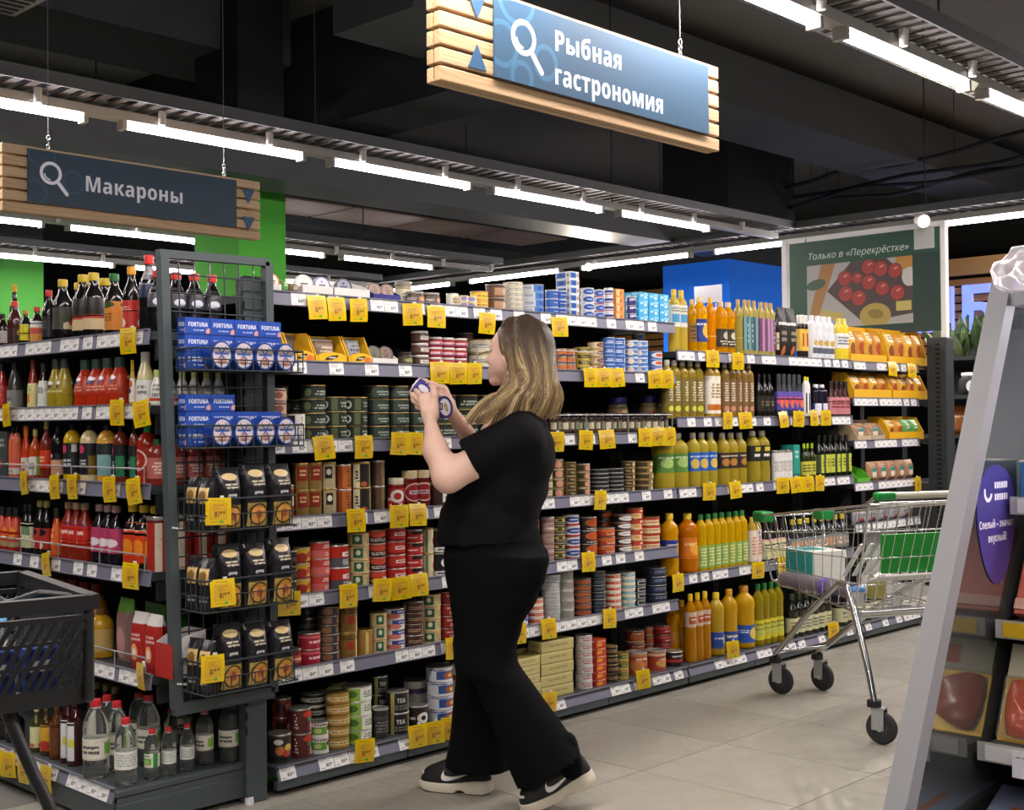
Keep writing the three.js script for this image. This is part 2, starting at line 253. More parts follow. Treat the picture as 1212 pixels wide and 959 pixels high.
{ // the grid panel on the rack side with its baskets
  const t = thing('grid_panel', 'grey framed wire grid panel with hanging baskets on the rack side', 'wire panel', [2.33, 0, 0.03]);
  const A0 = [2.128, 1.84], A1 = [2.53, 1.846], B0 = [2.17, 0.38], B1 = [2.54, 0.376], P = ([x, y], z = 0) => [x - 2.33, y, z];
  part('frame', [beam(P(A0), P(B0), 0.034, 0.03), beam(P(A1), P(B1), 0.03, 0.03), beam(P([A0[0] - 0.017, A0[1]]), P(A1), 0.03, 0.026), beam(P([B0[0] - 0.01, B0[1]]), P(B1), 0.03, 0.04)], M.steel, t);
  const w = [];
  for (let k = 1; k < 24; k++) { const f = k / 24, a = A0[0] + (B0[0] - A0[0]) * f, b = A1[0] + (B1[0] - A1[0]) * f, y = A0[1] + (B0[1] - A0[1]) * f; w.push(bar(P([a, y], 0.004), P([b, y], 0.004), 0.0028, 5)); }
  for (let k = 1; k < 7; k++) { const f = k / 7; w.push(bar(P([A0[0] + (A1[0] - A0[0]) * f, 1.84]), P([B0[0] + (B1[0] - B0[0]) * f, 0.39]), 0.0028, 5)); }
  part('wire_grid', w, M.wireDark, t);
  for (const y of [0.96, 0.46]) part('cable_tie', [box(0.04, 0.006, 0.04, (2.142 + (1.84 - y) * 0.028) - 2.33, y, 0, 0, 0, -0.2)], M.white, t);
}
function basket(y, h, x0, x1, d, label, step = 0.012) {
  const cx = (x0 + x1) / 2, L = x1 - x0, t = thing('wire_basket', label, 'basket', [cx, y, 0.05 + d / 2]);
  const f = [], u = L / 2, v = d / 2, loop = (yy, r) => { f.push(bar([-u, yy, v], [u, yy, v], r, 6), bar([-u, yy, -v], [u, yy, -v], r, 6), bar([-u, yy, -v], [-u, yy, v], r, 6), bar([u, yy, -v], [u, yy, v], r, 6)); };
  loop(0, 0.003); loop(h * 0.5, 0.0022); loop(h, 0.0036);
  const b = []; for (let x = -u; x <= u + 1e-6; x += 0.03) { b.push(bar([x, 0, v], [x, h * (x < -u + 0.01 || x > u - 0.01 ? 1 : 0.5), v], 0.002, 5), bar([x, 0, -v], [x, 0, v], 0.002, 5)); } for (let z = -v; z <= v + 1e-6; z += 0.03) b.push(bar([-u, 0, z], [-u, h, z], 0.002, 5), bar([u, 0, z], [u, h, z], 0.002, 5));
  part('rim', f, M.wireDark, t); part('wires', b, M.wireDark, t); return t;
}
basket(1.465, 0.07, 2.165, 2.575, 0.12, 'upper wire basket of blue fish packs');
basket(1.218, 0.07, 2.165, 2.575, 0.12, 'second wire basket, of blue fish packs');
basket(0.955, 0.1, 2.17, 2.525, 0.14, 'upper wire basket of black pasta bags');
basket(0.7, 0.1, 2.175, 2.53, 0.14, 'middle wire basket of black pasta bags');
basket(0.44, 0.1, 2.18, 2.53, 0.14, 'lowest wire basket of black pasta bags');
const PRODUCTS = `ti_white|white low tin|#e8e6dc;o#c9b27a .5 .5 .2 .3;t#667 .3 .3 .7 .7 2
ti_yelwhite|pale yellow and white low tin|#ece4c0;r#e6dcc0 0 0 1 1;o#8d86b8 .3 .5 .2 .35;t#555 .55 .3 .9 .7 2;b#e3c23c 0 .15
ti_yel|yellow tin|#e2a520;b#f0cf52 .2 .8;t#7a4a10 .2 .35 .8 .65 2
ti_brownbig|large brown tin|#6e4a36;r#b58c68 .25 .25 .75 .8;r#dcd6cc .6 .3 .75 .7;b#40281c 0 .15
ti_cream6|cream flat tin in a tall stack|#ded8c4;t#7c8478 .1 .2 .9 .8 2
ti_bw|light blue and white wide tin|#c8d2dc;v#3f7ac4 .45 .9;o#2450a0 .7 .5 .15 .3;t#778 .1 .3 .4 .7 2
ti_blue|deep blue wide tin|#2f62b4;b#cdd9e6 0 .12;o#1c3f92 .5 .5 .2 .3;t#dfe8f2 .3 .4 .7 .6 1
bx_lblue|blue and white boxed fish tin|#dfe6ec;r#3a72c0 .05 .15 .7 .85;o#20479c .4 .5 .2 .25;o#b98a4a .85 .5 .1 .25
ti_oval|white tin with blue oval|#dfe3ea;o#2e58ac .4 .5 .3 .38;t#f0f4fa .25 .4 .55 .6 1;o#d9a878 .85 .55 .1 .3
ti_bw2|narrow blue and white tin|#d4dbe6;o#3a63b0 .5 .5 .3 .4;t#eef .35 .4 .65 .6 1;b#b04a3c .85 1
ti_navywhite|navy and white striped tin|#e4e4ea;b#2b3a80 .3 .6;b#8a3a3a .72 .85
bx_orange|orange boxed tin|#e4984a;r#f0c890 .1 .1 .5 .8;o#c8661c .6 .5 .15 .3
ti_navy|navy and lilac tin|#333f86;r#cdd0ea .1 .15 .9 .45;o#1d2658 .5 .6 .2 .25
bx_cyan|bright cyan boxed tin|#36aee2;r#8fd2f0 .5 .1 .95 .4;o#dfeef5 .7 .65 .15 .2;t#fff .1 .3 .45 .6 2
ti_brown|brown stacked tin|#5c3a28;b#3a2418 0 .2;t#b89a78 .2 .4 .8 .7 2
ti_creambig|large cream tin|#d3cfb4;r#43495a .55 .3 .85 .6;b#8a8460 .85 1;t#778 .1 .3 .5 .6 2
ti_mix|gold and orange tin|#b98a52;b#d46f3c .3 .6;b#3f4f86 .75 .95;v#e8dc9c 0 .12
ti_gold|gold and black tin|#c8b050;r#2c2620 .2 .2 .8 .75;t#eadc90 .3 .3 .7 .65 2
ti_pinkgold|pinkish gold tin|#d4c29a;o#7a2a38 .55 .4 .25 .3;b#a08858 .8 1;t#fff .4 .35 .7 .5 1
ti_blue2|mid blue tin|#4a7fcc;r#2c5aa8 .1 .15 .6 .85;o#e6dccc .75 .5 .12 .3;t#e8f0fa .15 .3 .55 .7 2
ti_bluew|sky blue and white tin|#4579c0;b#dde6f2 .05 .18;b#dde6f2 .55 .65;o#e8d2b4 .25 .5 .16 .32;t#fff .5 .3 .9 .5 1
ti_blueoval|blue tin with orange oval|#3e6ebc;o#f0e6d8 .5 .5 .34 .34;o#c8603c .5 .5 .2 .22
ti_pinkcard|pink and brown tin|#6a4a40;r#caa088 .2 .2 .9 .9;o#8a5548 .5 .5 .15 .25;r#e8e4da .8 0 1 1
ti_whiteblk|white and black tin|#e4e2da;r#15171a .05 .1 .35 .9;v#e9e7df .4 .95;t#222 .5 .2 .62 .9 5
ti_whiteblk2|white tin with black cow patches|#d8d6ce;o#15171a .3 .4 .2 .3;o#15171a .75 .7 .14 .2;b#2a2c2a 0 .1
ti_dkgreen|dark green tin|#222b25;r#182019 0 0 1 .2;t#b4beb0 .3 .35 .85 .75 2;o#5a6a48 .12 .5 .1 .3;b#3c4630 .85 1
ti_dkgreen2|green tin with white seal|#232d25;o#c8ccc2 .16 .52 .1 .3;o#3a3f38 .16 .52 .06 .16;r#566440 .34 .1 .5 .9;t#b8c0b0 .55 .3 .95 .75 2
ti_dkgreen3|blackish green tin|#1f2822;r#34483a .3 .1 .6 .9;t#a4b0a6 .4 .35 .9 .75 2;b#141a16 .84 1
ti_redwhite|red and white tin|#a42e2a;b#efe8dc .3 .62;b#c9a054 0 .12;t#7c1a1a .2 .4 .8 .55 1
ti_goldred|gold tin with red panel|#8a6f36;r#8d2814 .2 .1 .7 .65;v#ecd88c .78 .88;v#3c2c14 0 .12;v#4c3a18 .9 1;t#e8cc90 .3 .2 .6 .5 2
ti_whitegold|white and gold tall tin|#b4a882;r#1f1c1a .2 .15 .45 .6;v#5c4a2c .6 .8;v#f5efdc .84 .92;v#3a3020 0 .1;o#f4f0e4 .33 .35 .09 .12
ti_orangetxt|orange brown tin with vertical lettering|#9a4a22;r#c9702c .4 .05 .95 .95;t#3a140a .55 .1 .8 .9 7;v#5a2814 0 .2
ti_blackgold|black and gold tall tin|#25221c;v#e8dfb4 .18 .38;v#a5946a .7 .9;t#15130f .22 .3 .36 .8 4;o#c0603a .5 .85 .1 .1
ti_brown2|dark brown tall tin|#5e4836;v#82664c .45 .8;v#33261c 0 .18;b#a88a64 0 .05
ti_brownwhite|brown tin with white panel|#3a2620;r#e6e4de .5 .2 .95 .8;t#222 .6 .3 .9 .7 2
ti_golddk|dark gold tin|#6e5a36;r#2a231a .2 .2 .6 .85;o#cfb27e .75 .5 .14 .32;t#d9c68e .25 .35 .55 .7 2;b#b59a58 0 .1
ti_whitegold5|white and gold banded tin|#b8a878;b#e8e4d8 .15 .55;b#6a5a3a .7 .9;t#433 .2 .25 .8 .45 1
ti_pinklab|gold tin with pink portrait spot|#75663f;o#d89a86 .5 .5 .18 .36;r#35301f .05 .2 .3 .8;b#c0a866 0 .12
ti_blackflat|flat black and silver tin|#17171a;b#c8c8c4 0 .14;b#85857c .86 1
ti_goldbrown|brown gold wide tin|#8a7440;r#43371f .15 .2 .55 .85;o#d8cfa8 .75 .5 .1 .3;b#bda662 0 .12
ti_black5|black tin with grey band|#1f1f22;b#4a4a4c .4 .7;b#8d8a80 0 .08
ti_yelred|yellow tin with red fruit picture|#d8b03a;o#a83224 .35 .6 .22 .28;o#c8502c .7 .45 .16 .22;b#8d2c20 .85 1
ti_pinkred|coral red tin|#c8453f;b#d8706a .5 1;t#f6e6e0 .45 .15 .9 .4 2;t#f6d8d2 .5 .6 .9 .85 2
ti_redwhitebig|big red tin with grey base|#c42818;b#55565c .56 1;r#eee8e4 .5 .3 .95 .5;t#c42818 .55 .33 .9 .47 1;t#e6e6ea .5 .62 .95 .9 3
ti_creamgreen|kraft coloured tin with green square|#cdb98a;r#2f6640 .25 .15 .55 .85;o#e4dfc8 .4 .45 .07 .2;t#8a7448 .62 .25 .95 .8 3
ti_redblk|dark red and black tin|#8d2020;r#1d1414 .05 .45 .95 .95;o#c84a30 .5 .3 .3 .25;t#eadfd8 .2 .6 .8 .85 2
ti_red|bright red tin|#c03228;b#dba48c 0 .08;r#e8d8d4 .45 .35 .95 .6;t#a01818 .5 .38 .9 .56 1;b#8d1a1a .8 1
ti_redpic|red tin with black crest|#b22a24;r#1a1515 .3 .05 .95 .35;o#eee6de .75 .6 .12 .22;o#1a1515 .72 .6 .06 .12;t#f2dcd4 .1 .5 .5 .7 1
ti_creamtall|cream tin with green stripe|#d8ccac;v#5b7a48 .1 .25;o#b04030 .65 .5 .12 .16;t#665 .4 .7 .9 .9 2
ti_blackwhite|black tall tin with white crescent|#15161a;o#f0f0ee .6 .4 .22 .2;o#15161a .66 .36 .14 .14;b#e6e6e4 .75 .95;t#333 .2 .78 .8 .92 1
ti_pink5|dusty pink tin|#b89a90;b#8a6a62 .2 .5;t#4a3430 .2 .6 .8 .85 2
ti_blackgold5|black tin with yellow label|#232019;r#d8c460 .2 .2 .7 .5;o#1a1a1a .45 .35 .14 .12;b#8d8a7a .85 1;t#cfd0a0 .2 .6 .8 .75 1
ti_wrb|white tin with blue oval and red base|#e6e4e4;o#3a4c94 .55 .42 .36 .26;t#f2f2f6 .3 .35 .8 .5 1;b#a83232 .78 1
ti_dkorange|dark tin with orange picture|#2c2420;o#c05a26 .5 .4 .35 .32;b#141210 .72 1;t#d8cfc4 .2 .77 .8 .93 1
ti_orange3|orange red tin|#b0441f;b#d86f34 .12 .4;t#f0d4b4 .3 .5 .8 .8 2;b#7e2814 .85 1
ti_darkwhite|dark tin with white oval|#2c2a2c;o#e6e4de .5 .5 .34 .3;t#333 .3 .42 .7 .58 1;b#b8623c 0 .16
ti_redcream|red and cream tin|#bf4430;r#e8d8b0 .1 .5 .6 .95;o#d8a050 .4 .7 .14 .16;t#fbe8d8 .5 .15 .95 .4 1
ti_redcream2|cream tin with red lettering|#dccba0;b#b83a2a 0 .35;t#b83a2a .2 .5 .9 .75 1;v#bf4430 .8 1
ti_dkred|dark red squat tin|#6a1f1c;b#b84a3a .3 .7;o#30100e .3 .5 .2 .3;t#e8c8b8 .5 .4 .9 .62 1
ti_redflat|raspberry red flat tin|#a8233a;b#d8606c .15 .3;o#e8dcd4 .85 .5 .1 .3;t#f6dcdc .3 .4 .75 .7 1
ti_brown6|brown patterned tin|#4c382c;o#8a6248 .3 .5 .18 .35;o#8f6a50 .75 .5 .16 .35;r#2c3248 .45 .2 .6 .8
ti_goldtall|tall gold tin with red shield|#80602a;r#a0341c .35 .35 .65 .65;v#ecd48c .7 .8;v#3c2c12 .82 1;v#4a3616 0 .14;t#2c1e0c .2 .1 .8 .3 2
ti_goldred1|short gold and red tin|#a27c38;r#b8402a .55 .2 .95 .6;v#e2c878 .3 .42;t#f2e0c0 .6 .3 .9 .5 1
ti_bluered|blue white and pink tin|#e2dcda;r#2c3f8c .3 .1 .95 .5;o#d07868 .35 .7 .25 .25;t#f0f0f8 .45 .2 .9 .4 1
ti_brownpink|brown tin with pink side|#4e3226;r#d8a8a0 .65 .1 1 .9;o#f0e4da .8 .5 .08 .25;t#c8a488 .1 .4 .55 .7 2
ti_red6|brick red tin|#9a2c26;t#e6c4b8 .15 .2 .85 .45 1;r#cf8a7c .3 .55 .7 .85;b#5c1512 .9 1
ti_bluewhite3|bright blue tin|#2f76c8;o#e8eef4 .5 .5 .3 .3;b#c83c3c .85 1
ti_bandred|cream tin with red band|#e6dcc4;b#c2452c .25 .7;t#f4e6d4 .2 .38 .8 .58 1
ti_grey|pale grey tin in a tall stack|#bfc0c0;t#8a8c90 .1 .25 .9 .75 2;b#9a9a9a .9 1
ti_silver|silver grey tin|#a8a69c;t#6d6c66 .15 .2 .85 .8 3;b#d6d4cc 0 .1
ti_brownpic|brown tin with rust picture|#3a2a24;o#a85a34 .45 .5 .35 .35;r#6d7a84 .85 .1 1 .9;b#1a1412 .85 1
ti_black6|black tin with blue grey print|#1e2228;t#6d7c8c .15 .3 .85 .75 2;b#343c46 0 .15
ti_bandteal|cream tin with teal band|#e4dcc6;b#5aa0ae .25 .7;t#eaf0ea .2 .38 .8 .58 1
ti_blackw|black tin with white frame|#202428;r#d8d8d4 .2 .2 .8 .8;r#202428 .25 .3 .75 .7
ti_navy6|navy wide tin|#28324a;t#8f9cb4 .2 .25 .8 .6 2;b#161c2c .8 1;o#a8b0c0 .8 .45 .1 .2
ti_veg|dark tin with vegetable picture|#35302a;o#d87a3c .35 .55 .14 .16;o#c84a34 .55 .65 .12 .14;o#d8c060 .6 .45 .12 .12;b#16181a .78 .9;o#e8e4dc .3 .25 .14 .1
ti_beans|maroon bean tin|#5c2420;o#c8382c .6 .22 .2 .14;o#4a8a4c .7 .45 .16 .1;r#d8a8bc .65 .6 .95 .9;t#f0e6dc .15 .15 .25 .8 5
ti_dkwhite|dark tin with white lettering|#2a2624;b#d8d6cc .3 .6;t#222 .2 .35 .8 .55 1;b#e2dfd2 .85 1
ti_wgreen|white tin with green label|#e4e2d8;r#6aa03c .15 .25 .75 .75;o#2c2c2c .85 .35 .1 .2;t#333 .2 .05 .8 .2 1;o#c0d088 .4 .5 .14 .16
ti_gold5|gold tin with cream band|#b58f44;b#e0cf98 .3 .65;t#7a5a24 .15 .38 .85 .58 1;b#7c5a20 .85 1
ti_olive|olive green tin|#4a5530;b#6d7a44 .3 .7;t#c8cca0 .2 .4 .8 .6 1
ti_green4|green and white tin|#8cba4c;v#e9ecdf .48 .95;o#4c7430 .28 .5 .14 .25;t#556a3c .55 .25 .9 .75 3;b#eef0e6 0 .1
ti_blackolv|black tin with metal lid|#2b2c2c;t#84847c .2 .4 .8 .8 4;b#4a4a48 .25 .35
ti_tea|black tin with white lettering|#1d1f20;wTEA#eceae2 .5 .4 .3;v#b8ac60 .18 .3;v#9a9a50 .75 .85;t#8d8d78 .2 .6 .8 .85 2
ti_dkpurple|dark purple tin with white seal|#2c1c22;o#f0eee8 .6 .5 .2 .24;o#2c1c22 .6 .5 .08 .1;t#e8e4dc .1 .4 .35 .6 1;b#5c3c6c .85 1
ti_whitepur|white and purple tin|#d8d8d2;r#5a3c70 .1 .55 .9 .95;r#c8a838 .6 .5 .8 .7
ti_bluefish|white and blue tin with brown ring|#dfe3ea;r#35569c .35 .25 1 .85;o#a8622c .72 .58 .2 .28;o#e8c490 .72 .58 .08 .12;t#4a5c9c .05 .1 .6 .25 1
ti_whitered|white and red tin|#d8d0c8;b#b44a34 .6 .9;t#a45 .2 .2 .8 .45 2
ti_brownfish|brown fish tin|#8a5a3a;o#d8b890 .5 .5 .3 .3;b#4a2c1c .85 1
bx_ovalcream|cream yellow flat rectangular tin|#cfc283;t#a8985a .2 .3 .8 .6 1;b#e2d8a0 0 .14;b#98894e .9 1
bx_ovalcream2|larger cream yellow rectangular tin|#cdbf80;t#a4945a .2 .3 .8 .6 1;b#e0d69c 0 .14;b#96874c .9 1
ti_whitered7|white tin with red print|#d8d4d4;t#b04a4a .15 .25 .85 .8 2;b#a0a0a4 0 .1
bx_redyel|red tin with yellow corner|#c8452c;r#e8a030 .1 .5 .6 .9;t#f4d8b8 .2 .2 .9 .4 1
ti_blackgold4|black and tan tin|#231f1c;t#b89a68 .2 .3 .8 .7 2;b#4c4034 0 .12
ti_greengold|gold tin with green band|#a88c3c;b#3c6a34 .25 .55;t#e4d890 .25 .32 .75 .48 1;b#d8c070 .7 .8
ti_orangebean|orange bean tin|#b0542c;o#d88a4c .4 .55 .25 .25;b#c88a5c 0 .15;t#f2e2d0 .3 .2 .8 .35 1;r#e8dccc .85 .3 1 .7
ti_orangebean2|orange tin with cream band|#a8482a;b#d8b894 .1 .25;o#d89c54 .5 .6 .28 .22;t#fff0e0 .3 .35 .7 .45 1
ti_redbrown|rust red tin|#8d3422;o#c86a3a .45 .5 .3 .3;b#eac8a4 .82 .92;t#f0d8c0 .2 .15 .8 .3 1
ti_redstack|crimson tin|#a82428;b#d8605c .2 .4;t#f4dcd8 .25 .5 .8 .75 1;b#6a1214 .88 1
ti_blackred|black and red tin|#231a1a;b#b03030 .5 .7;t#e8e0dc .2 .2 .8 .4 1
ti_whitecan|white slim tin|#e4e4e2;t#a8a8a8 .2 .3 .8 .7 3;b#2c2c2c 0 .05;o#c8c4bc .5 .5 .2 .16
ti_redgreen|red tin with green stripe|#a8281e;v#c8c0a8 .3 .5;v#7c8c3c .85 1;b#5c1410 0 .1
bx_teal|teal upright box|#2f9a8c;t#c8ece4 .2 .15 .8 .4 2;b#1c7468 .8 1
bx_dkgrey|dark grey sauce box|#454a48;o#b8402c .4 .7 .2 .1;t#a8aaa6 .2 .15 .8 .35 2
bx_greenback|bright green box at the back|#3c8a1c;b#2c6a14 .6 1
jr_clear|clear glass jar with pale contents|col#b9a888;lid#8f8a80;tr.6;#d8cfae;t#777 .2 .3 .8 .7 2
jr_dark|glass jar with dark contents|col#4a3a32;lid#9a948a;tr.2;#6d5c50;r#d8a080 .55 .2 .9 .8;t#ddd .1 .3 .45 .7 2
jr_dark2|brown glass jar|col#3c2820;lid#2e2c2a;tr.1;#4f4a30;o#8a9458 .5 .5 .3 .3;t#ddd .3 .45 .7 .6 1
jr_white|brown jar with white label|col#4a2c20;lid#d8d6d0;tr.1;#5c4436;r#dedad2 .4 .2 .9 .8;t#666 .45 .3 .85 .7 2
jr_red|red jar with white lid|col#8a2026;lid#e4dcd8;tr.1;#a82c34;r#e0c4c4 .2 .3 .6 .7;t#fff .65 .3 .95 .6 1;b#5c5c94 .75 .9
jr_spice|small spice jar behind the wire rail|col#3a2c24;lid#1c1a1c;tr.1;#4c3c34;r#d8ccb0 .1 .2 .4 .8;r#7c8c6c .5 .2 .8 .8;t#222 .55 .3 .9 .6 2
jr_blue|jar with dark blue lid|col#8a7a50;lid#25266a;tr.2;#c8a878;o#c84c30 .5 .5 .2 .3;r#8d9c70 .7 .2 1 .8
jr_redsm|short red jar|col#7a1a1a;lid#c8a8a0;tr.1;#a02424;t#f0dcdc .2 .3 .8 .6 1
jr_redlab|red jar with white lid and heart label|col#7c1c18;lid#e6dfc8;tr.1;#a8322c;o#e8e4e0 .5 .5 .3 .4;o#b02a24 .5 .5 .16 .22
jr_ketch|large jar with red shield label|col#5a1614;lid#d8c49a;tr.1;#7a1c1a;o#d8c8b8 .5 .5 .46 .48;o#8c1c20 .5 .5 .41 .42;r#c4b0b8 .25 .4 .75 .6;t#4a2030 .3 .43 .7 .57 1
jr_smallmix|small dark pot with white cap|col#2c2420;lid#e8e6e0;tr.1;#e8c04a;r#b03a2a .5 .2 .9 .8
bo_clearwhite|clear oil bottle with white label|oil;col#c8b04a;tr.6;cap#e6c028;ly.4 .75;#e2e0d0;r#4f9ccc .25 .45 .75 .8;t#777 .2 .1 .8 .35 2
bo_amberdk|amber oil bottle with dark print|oil;col#b8841c;tr.5;cap#d8b860;ly.2 .55;#8a6420;t#2c2010 .2 .1 .8 .9 4
bo_blue|golden oil bottle with blue label|oil;col#d89c18;tr.55;cap#e8d8a8;ly.2 .6;#1f3c8c;o#e8b83c .6 .5 .26 .34;t#e8ecf4 .1 .15 .5 .3 1
bo_amber|golden oil bottle without label|oil;col#d88a10;tr.55;cap#e4b84c;ly.3 .32;#d8a830
bo_dklabel|golden oil bottle with dark label|oil;col#cf8f1c;tr.55;cap#d8c490;ly.12 .48;#2c2a24;o#c8c4a8 .5 .35 .2 .2;t#e6dfc4 .15 .6 .85 .85 2
bo_olive|tall pale olive oil bottle|oil;col#a89848;tr.55;cap#c8a870;ly.3 .32;#a89848
bo_bluesl|pale oil bottle with blue green label|slim;col#b8a860;tr.55;cap#b89a5c;ly.1 .7;#3c6470;v#7fa8a8 .3 .5;t#cfd8d0 .55 .2 .8 .8 4
bo_purplesl|pale oil bottle with mauve label|slim;col#b8a860;tr.55;cap#b89a5c;ly.1 .7;#7c4c74;v#b88cb0 .3 .5;t#e0d0d8 .55 .2 .8 .8 4
bo_darkbalsam|dark vinegar bottle|wine;col#1c1412;tr.1;cap#14110f;ly.15 .5;#d8c8a0;t#333 .2 .3 .8 .7 2
bo_white|white bottle with yellow picture|slim;col#e4e6ea;tr0;cap#eceef2;ly.08 .5;#dcdfe6;o#c8a848 .5 .3 .22 .16;r#5c6470 .2 .55 .8 .85
bo_yellow|yellow bottle with white label|slim;col#e6cf3a;tr0;cap#ecd850;ly.3 .65;#eceae4;t#667 .2 .2 .8 .8 3
bo_slim|slim oil bottle with vertical lettering|slim;col#a08a34;tr.55;cap#b8b4a4;ly.08 .7;#7c6c2c;t#f0ecd8 .35 .1 .65 .65 8;o#d8d84a .5 .85 .18 .08
bo_slimwhite|oil bottle with white diagonal label|slim;col#c09a3c;tr.55;cap#b8b4a4;ly.08 .75;#eee8d8;r#c86c24 .1 .75 .9 .9;t#8a6a2c .3 .2 .7 .6 5
bo_slim2|slim brown oil bottle with vertical lettering|slim;col#94783a;tr.5;cap#b0aa9c;ly.08 .7;#7a5c34;t#f0e6d4 .35 .1 .65 .65 8;o#c88a70 .5 .85 .18 .08
bo_dark|nearly black oil bottle|wine;col#14140f;tr.1;cap#101010;ly.15 .5;#22221c;t#8a8454 .3 .3 .7 .7 2
bo_multi|dressing bottle with purple and orange label|sauce;col#30343c;tr.1;cap#3c4444;ly.06 .6;#5a4aa8;o#d8506c .4 .45 .25 .16;o#e0763c .6 .6 .2 .14;b#26304c .8 1
bo_stick|white slim bottle with yellow cap|slim;col#e8e8e4;tr0;cap#e4dc30;ly.1 .6;#f2f2ee;v#222 .4 .6
bo_whitecap|dark bottle with white cap and label|slim;col#201c2a;tr.1;cap#eef0f2;ly.05 .42;#e6e8f0;v#2c3c7c 0 .3
bo_redsauce|dark red sauce bottle with pink label|sauce;col#3c1614;tr.1;cap#2c1c1a;ly.08 .55;#c8848c;t#7c1c20 .2 .2 .8 .7 3
bo_greenlab|pale oil bottle with green label|oil;col#b4a23c;tr.6;cap#c4c0b0;ly.3 .64;#5c8a3c;o#a8c878 .5 .5 .22 .25;t#dfe8cc .2 .15 .8 .3 1
bo_bluelab|pale oil bottle with bright blue label|oil;col#b4a23c;tr.6;cap#c8c4b8;ly.3 .64;#2a66c0;o#e0c060 .5 .6 .22 .26;t#e8eef8 .25 .15 .75 .3 1
bo_brownlab|pale oil bottle with brown label|oil;col#b09c38;tr.6;cap#c0bcb0;ly.32 .62;#3a2a22;o#b8803c .5 .6 .2 .24;t#dccfb8 .2 .15 .8 .3 1
bo_dklab2|broad oil bottle with black and yellow label|oil;col#a89838;tr.55;cap#c4c0b4;ly.42 .72;#24281f;r#d8c040 .3 .1 .95 .4;t#f0f0e8 .2 .5 .9 .8 1
bo_olivedk|green glass oil bottle with yellow label|wine;col#2c3416;tr.2;cap#a8c020;ly.12 .5;#d0cc50;t#3c4420 .2 .2 .8 .8 3
bo_oliveyel|dark oil bottle with lime label|wine;col#171a12;tr.1;cap#15170f;ly.12 .55;#c4cc4c;v#3c4a30 0 .3;t#4c5424 .4 .2 .9 .7 3
bo_bluebig|big golden oil bottle with blue label|oil;col#d0981c;tr.55;cap#e8c828;ly.3 .58;#2a3c98;o#e8b43c .65 .5 .24 .34;t#f0f0f4 .1 .2 .5 .4 1
bo_orangebig|big orange oil bottle|oil;col#c8741c;tr.5;cap#e8cc30;ly.25 .6;#d8781c;o#f0a83c .6 .5 .26 .3;t#f6e0b0 .1 .2 .5 .4 1
bo_slimgreen|slim golden oil bottle with green label|slim;col#d0a81c;tr.55;cap#2c7a3c;ly.06 .46;#8cae4c;t#f2f0c8 .3 .1 .7 .9 6;v#d8d03c 0 .2
bo_whitelab|oil bottle with tall white label|slim;col#c8a848;tr.4;cap#caa03c;ly.05 .72;#e8dcd0;t#c86a3c .3 .2 .7 .8 6
bo_creamlab|dark necked bottle with cream label|sauce;col#2a2620;tr.1;cap#1f1f1e;ly.06 .55;#d8d29c;t#777 .2 .3 .8 .7 3;b#e0a8a8 0 .14
bo_mixdark|dark bottle behind the trolley|wine;col#2a3034;tr.1;cap#c8b43c;ly.1 .5;#7c8a8c;r#c89a78 .1 .2 .5 .8;t#eee .5 .2 .9 .8 2
bo_amberlow|amber oil bottle at the back|oil;col#b8801a;tr.4;cap#d8b02c;ly.3 .5;#b07a20
bo_amberred|amber oil bottle with red and white label|oil;col#c0841a;tr.5;cap#e8c420;ly.52 .74;#d8c0a8;r#b85c30 .2 .3 .8 .8;t#fff .25 .4 .75 .6 1
bo_clearblue|clear golden bottle with blue foot label|oil;col#c4a434;tr.6;cap#e8c828;ly.12 .38;#2a52a8;o#d8b050 .7 .5 .2 .34;t#eef .1 .3 .5 .5 1
bo_clearblue2|golden bottle with small blue label|oil;col#cca028;tr.55;cap#d89a24;ly.14 .34;#2848a0;t#eef .2 .3 .8 .6 1
bo_bluebig2|large golden bottle with blue label|oil;col#d0a424;tr.55;cap#d8963c;ly.1 .38;#2c5cb4;o#e8c860 .7 .5 .2 .34;t#f4f4f4 .1 .25 .5 .5 2
bo_yellab|olive gold bottle with yellow label|oil;col#98881c;tr.5;cap#1f7a34;ly.1 .42;#d8cc30;o#b8c05c .5 .5 .24 .3;t#7a6a14 .2 .15 .8 .3 1
bo_darkcream|dark bottle with cream neck label|wine;col#1f1f18;tr.1;cap#2c3c1c;ly.1 .45;#d8d6a8;t#666 .2 .2 .8 .8 3
bo_mixdark2|dark bottle seen through the trolley|wine;col#28281e;tr.1;cap#e0dcd0;ly.1 .45;#c8c49c;t#666 .2 .2 .8 .8 2
bo_soysmall|small dark sauce bottle|soy;col#1a1210;tr.1;cap#201a18;ly.15 .5;#d0ccc4;t#444 .2 .2 .8 .7 2
bo_soyred|brown sauce bottle with red cap|soy;col#4a2420;tr.1;cap#d8402c;ly.1 .4;#3c1c18;o#c87c3c .2 .3 .12 .2
bo_soyyel|dark bottle with tall yellow cap|soy;col#1e1614;tr.1;cap#d8b01c;ly.2 .5;#b8a078
bo_soygreen|small bottle with green and yellow label|soy;col#1c1c16;tr.1;cap#b8952c;ly.15 .6;#3c7a34;v#e8dc28 .5 .95;t#111 .1 .2 .4 .8 3
bo_soyorange|dark bottle with white and orange label|soy;col#241818;tr.1;cap#d84a38;ly.05 .62;#e8a04a;b#ecebe6 0 .32;b#d8584c .36 .6
bo_soyblk|black bottle with red cap|soy;col#17171a;tr.1;cap#d83c30;ly.12 .5;#26262a;t#6d6d70 .2 .2 .8 .6 3
bo_soytall|black bottle with grey label and yellow cap|soy;col#141416;tr.1;cap#d8b83c;ly.2 .55;#44483c;o#d8cca8 .25 .85 .3 .2;o#c8402c .3 .7 .12 .1
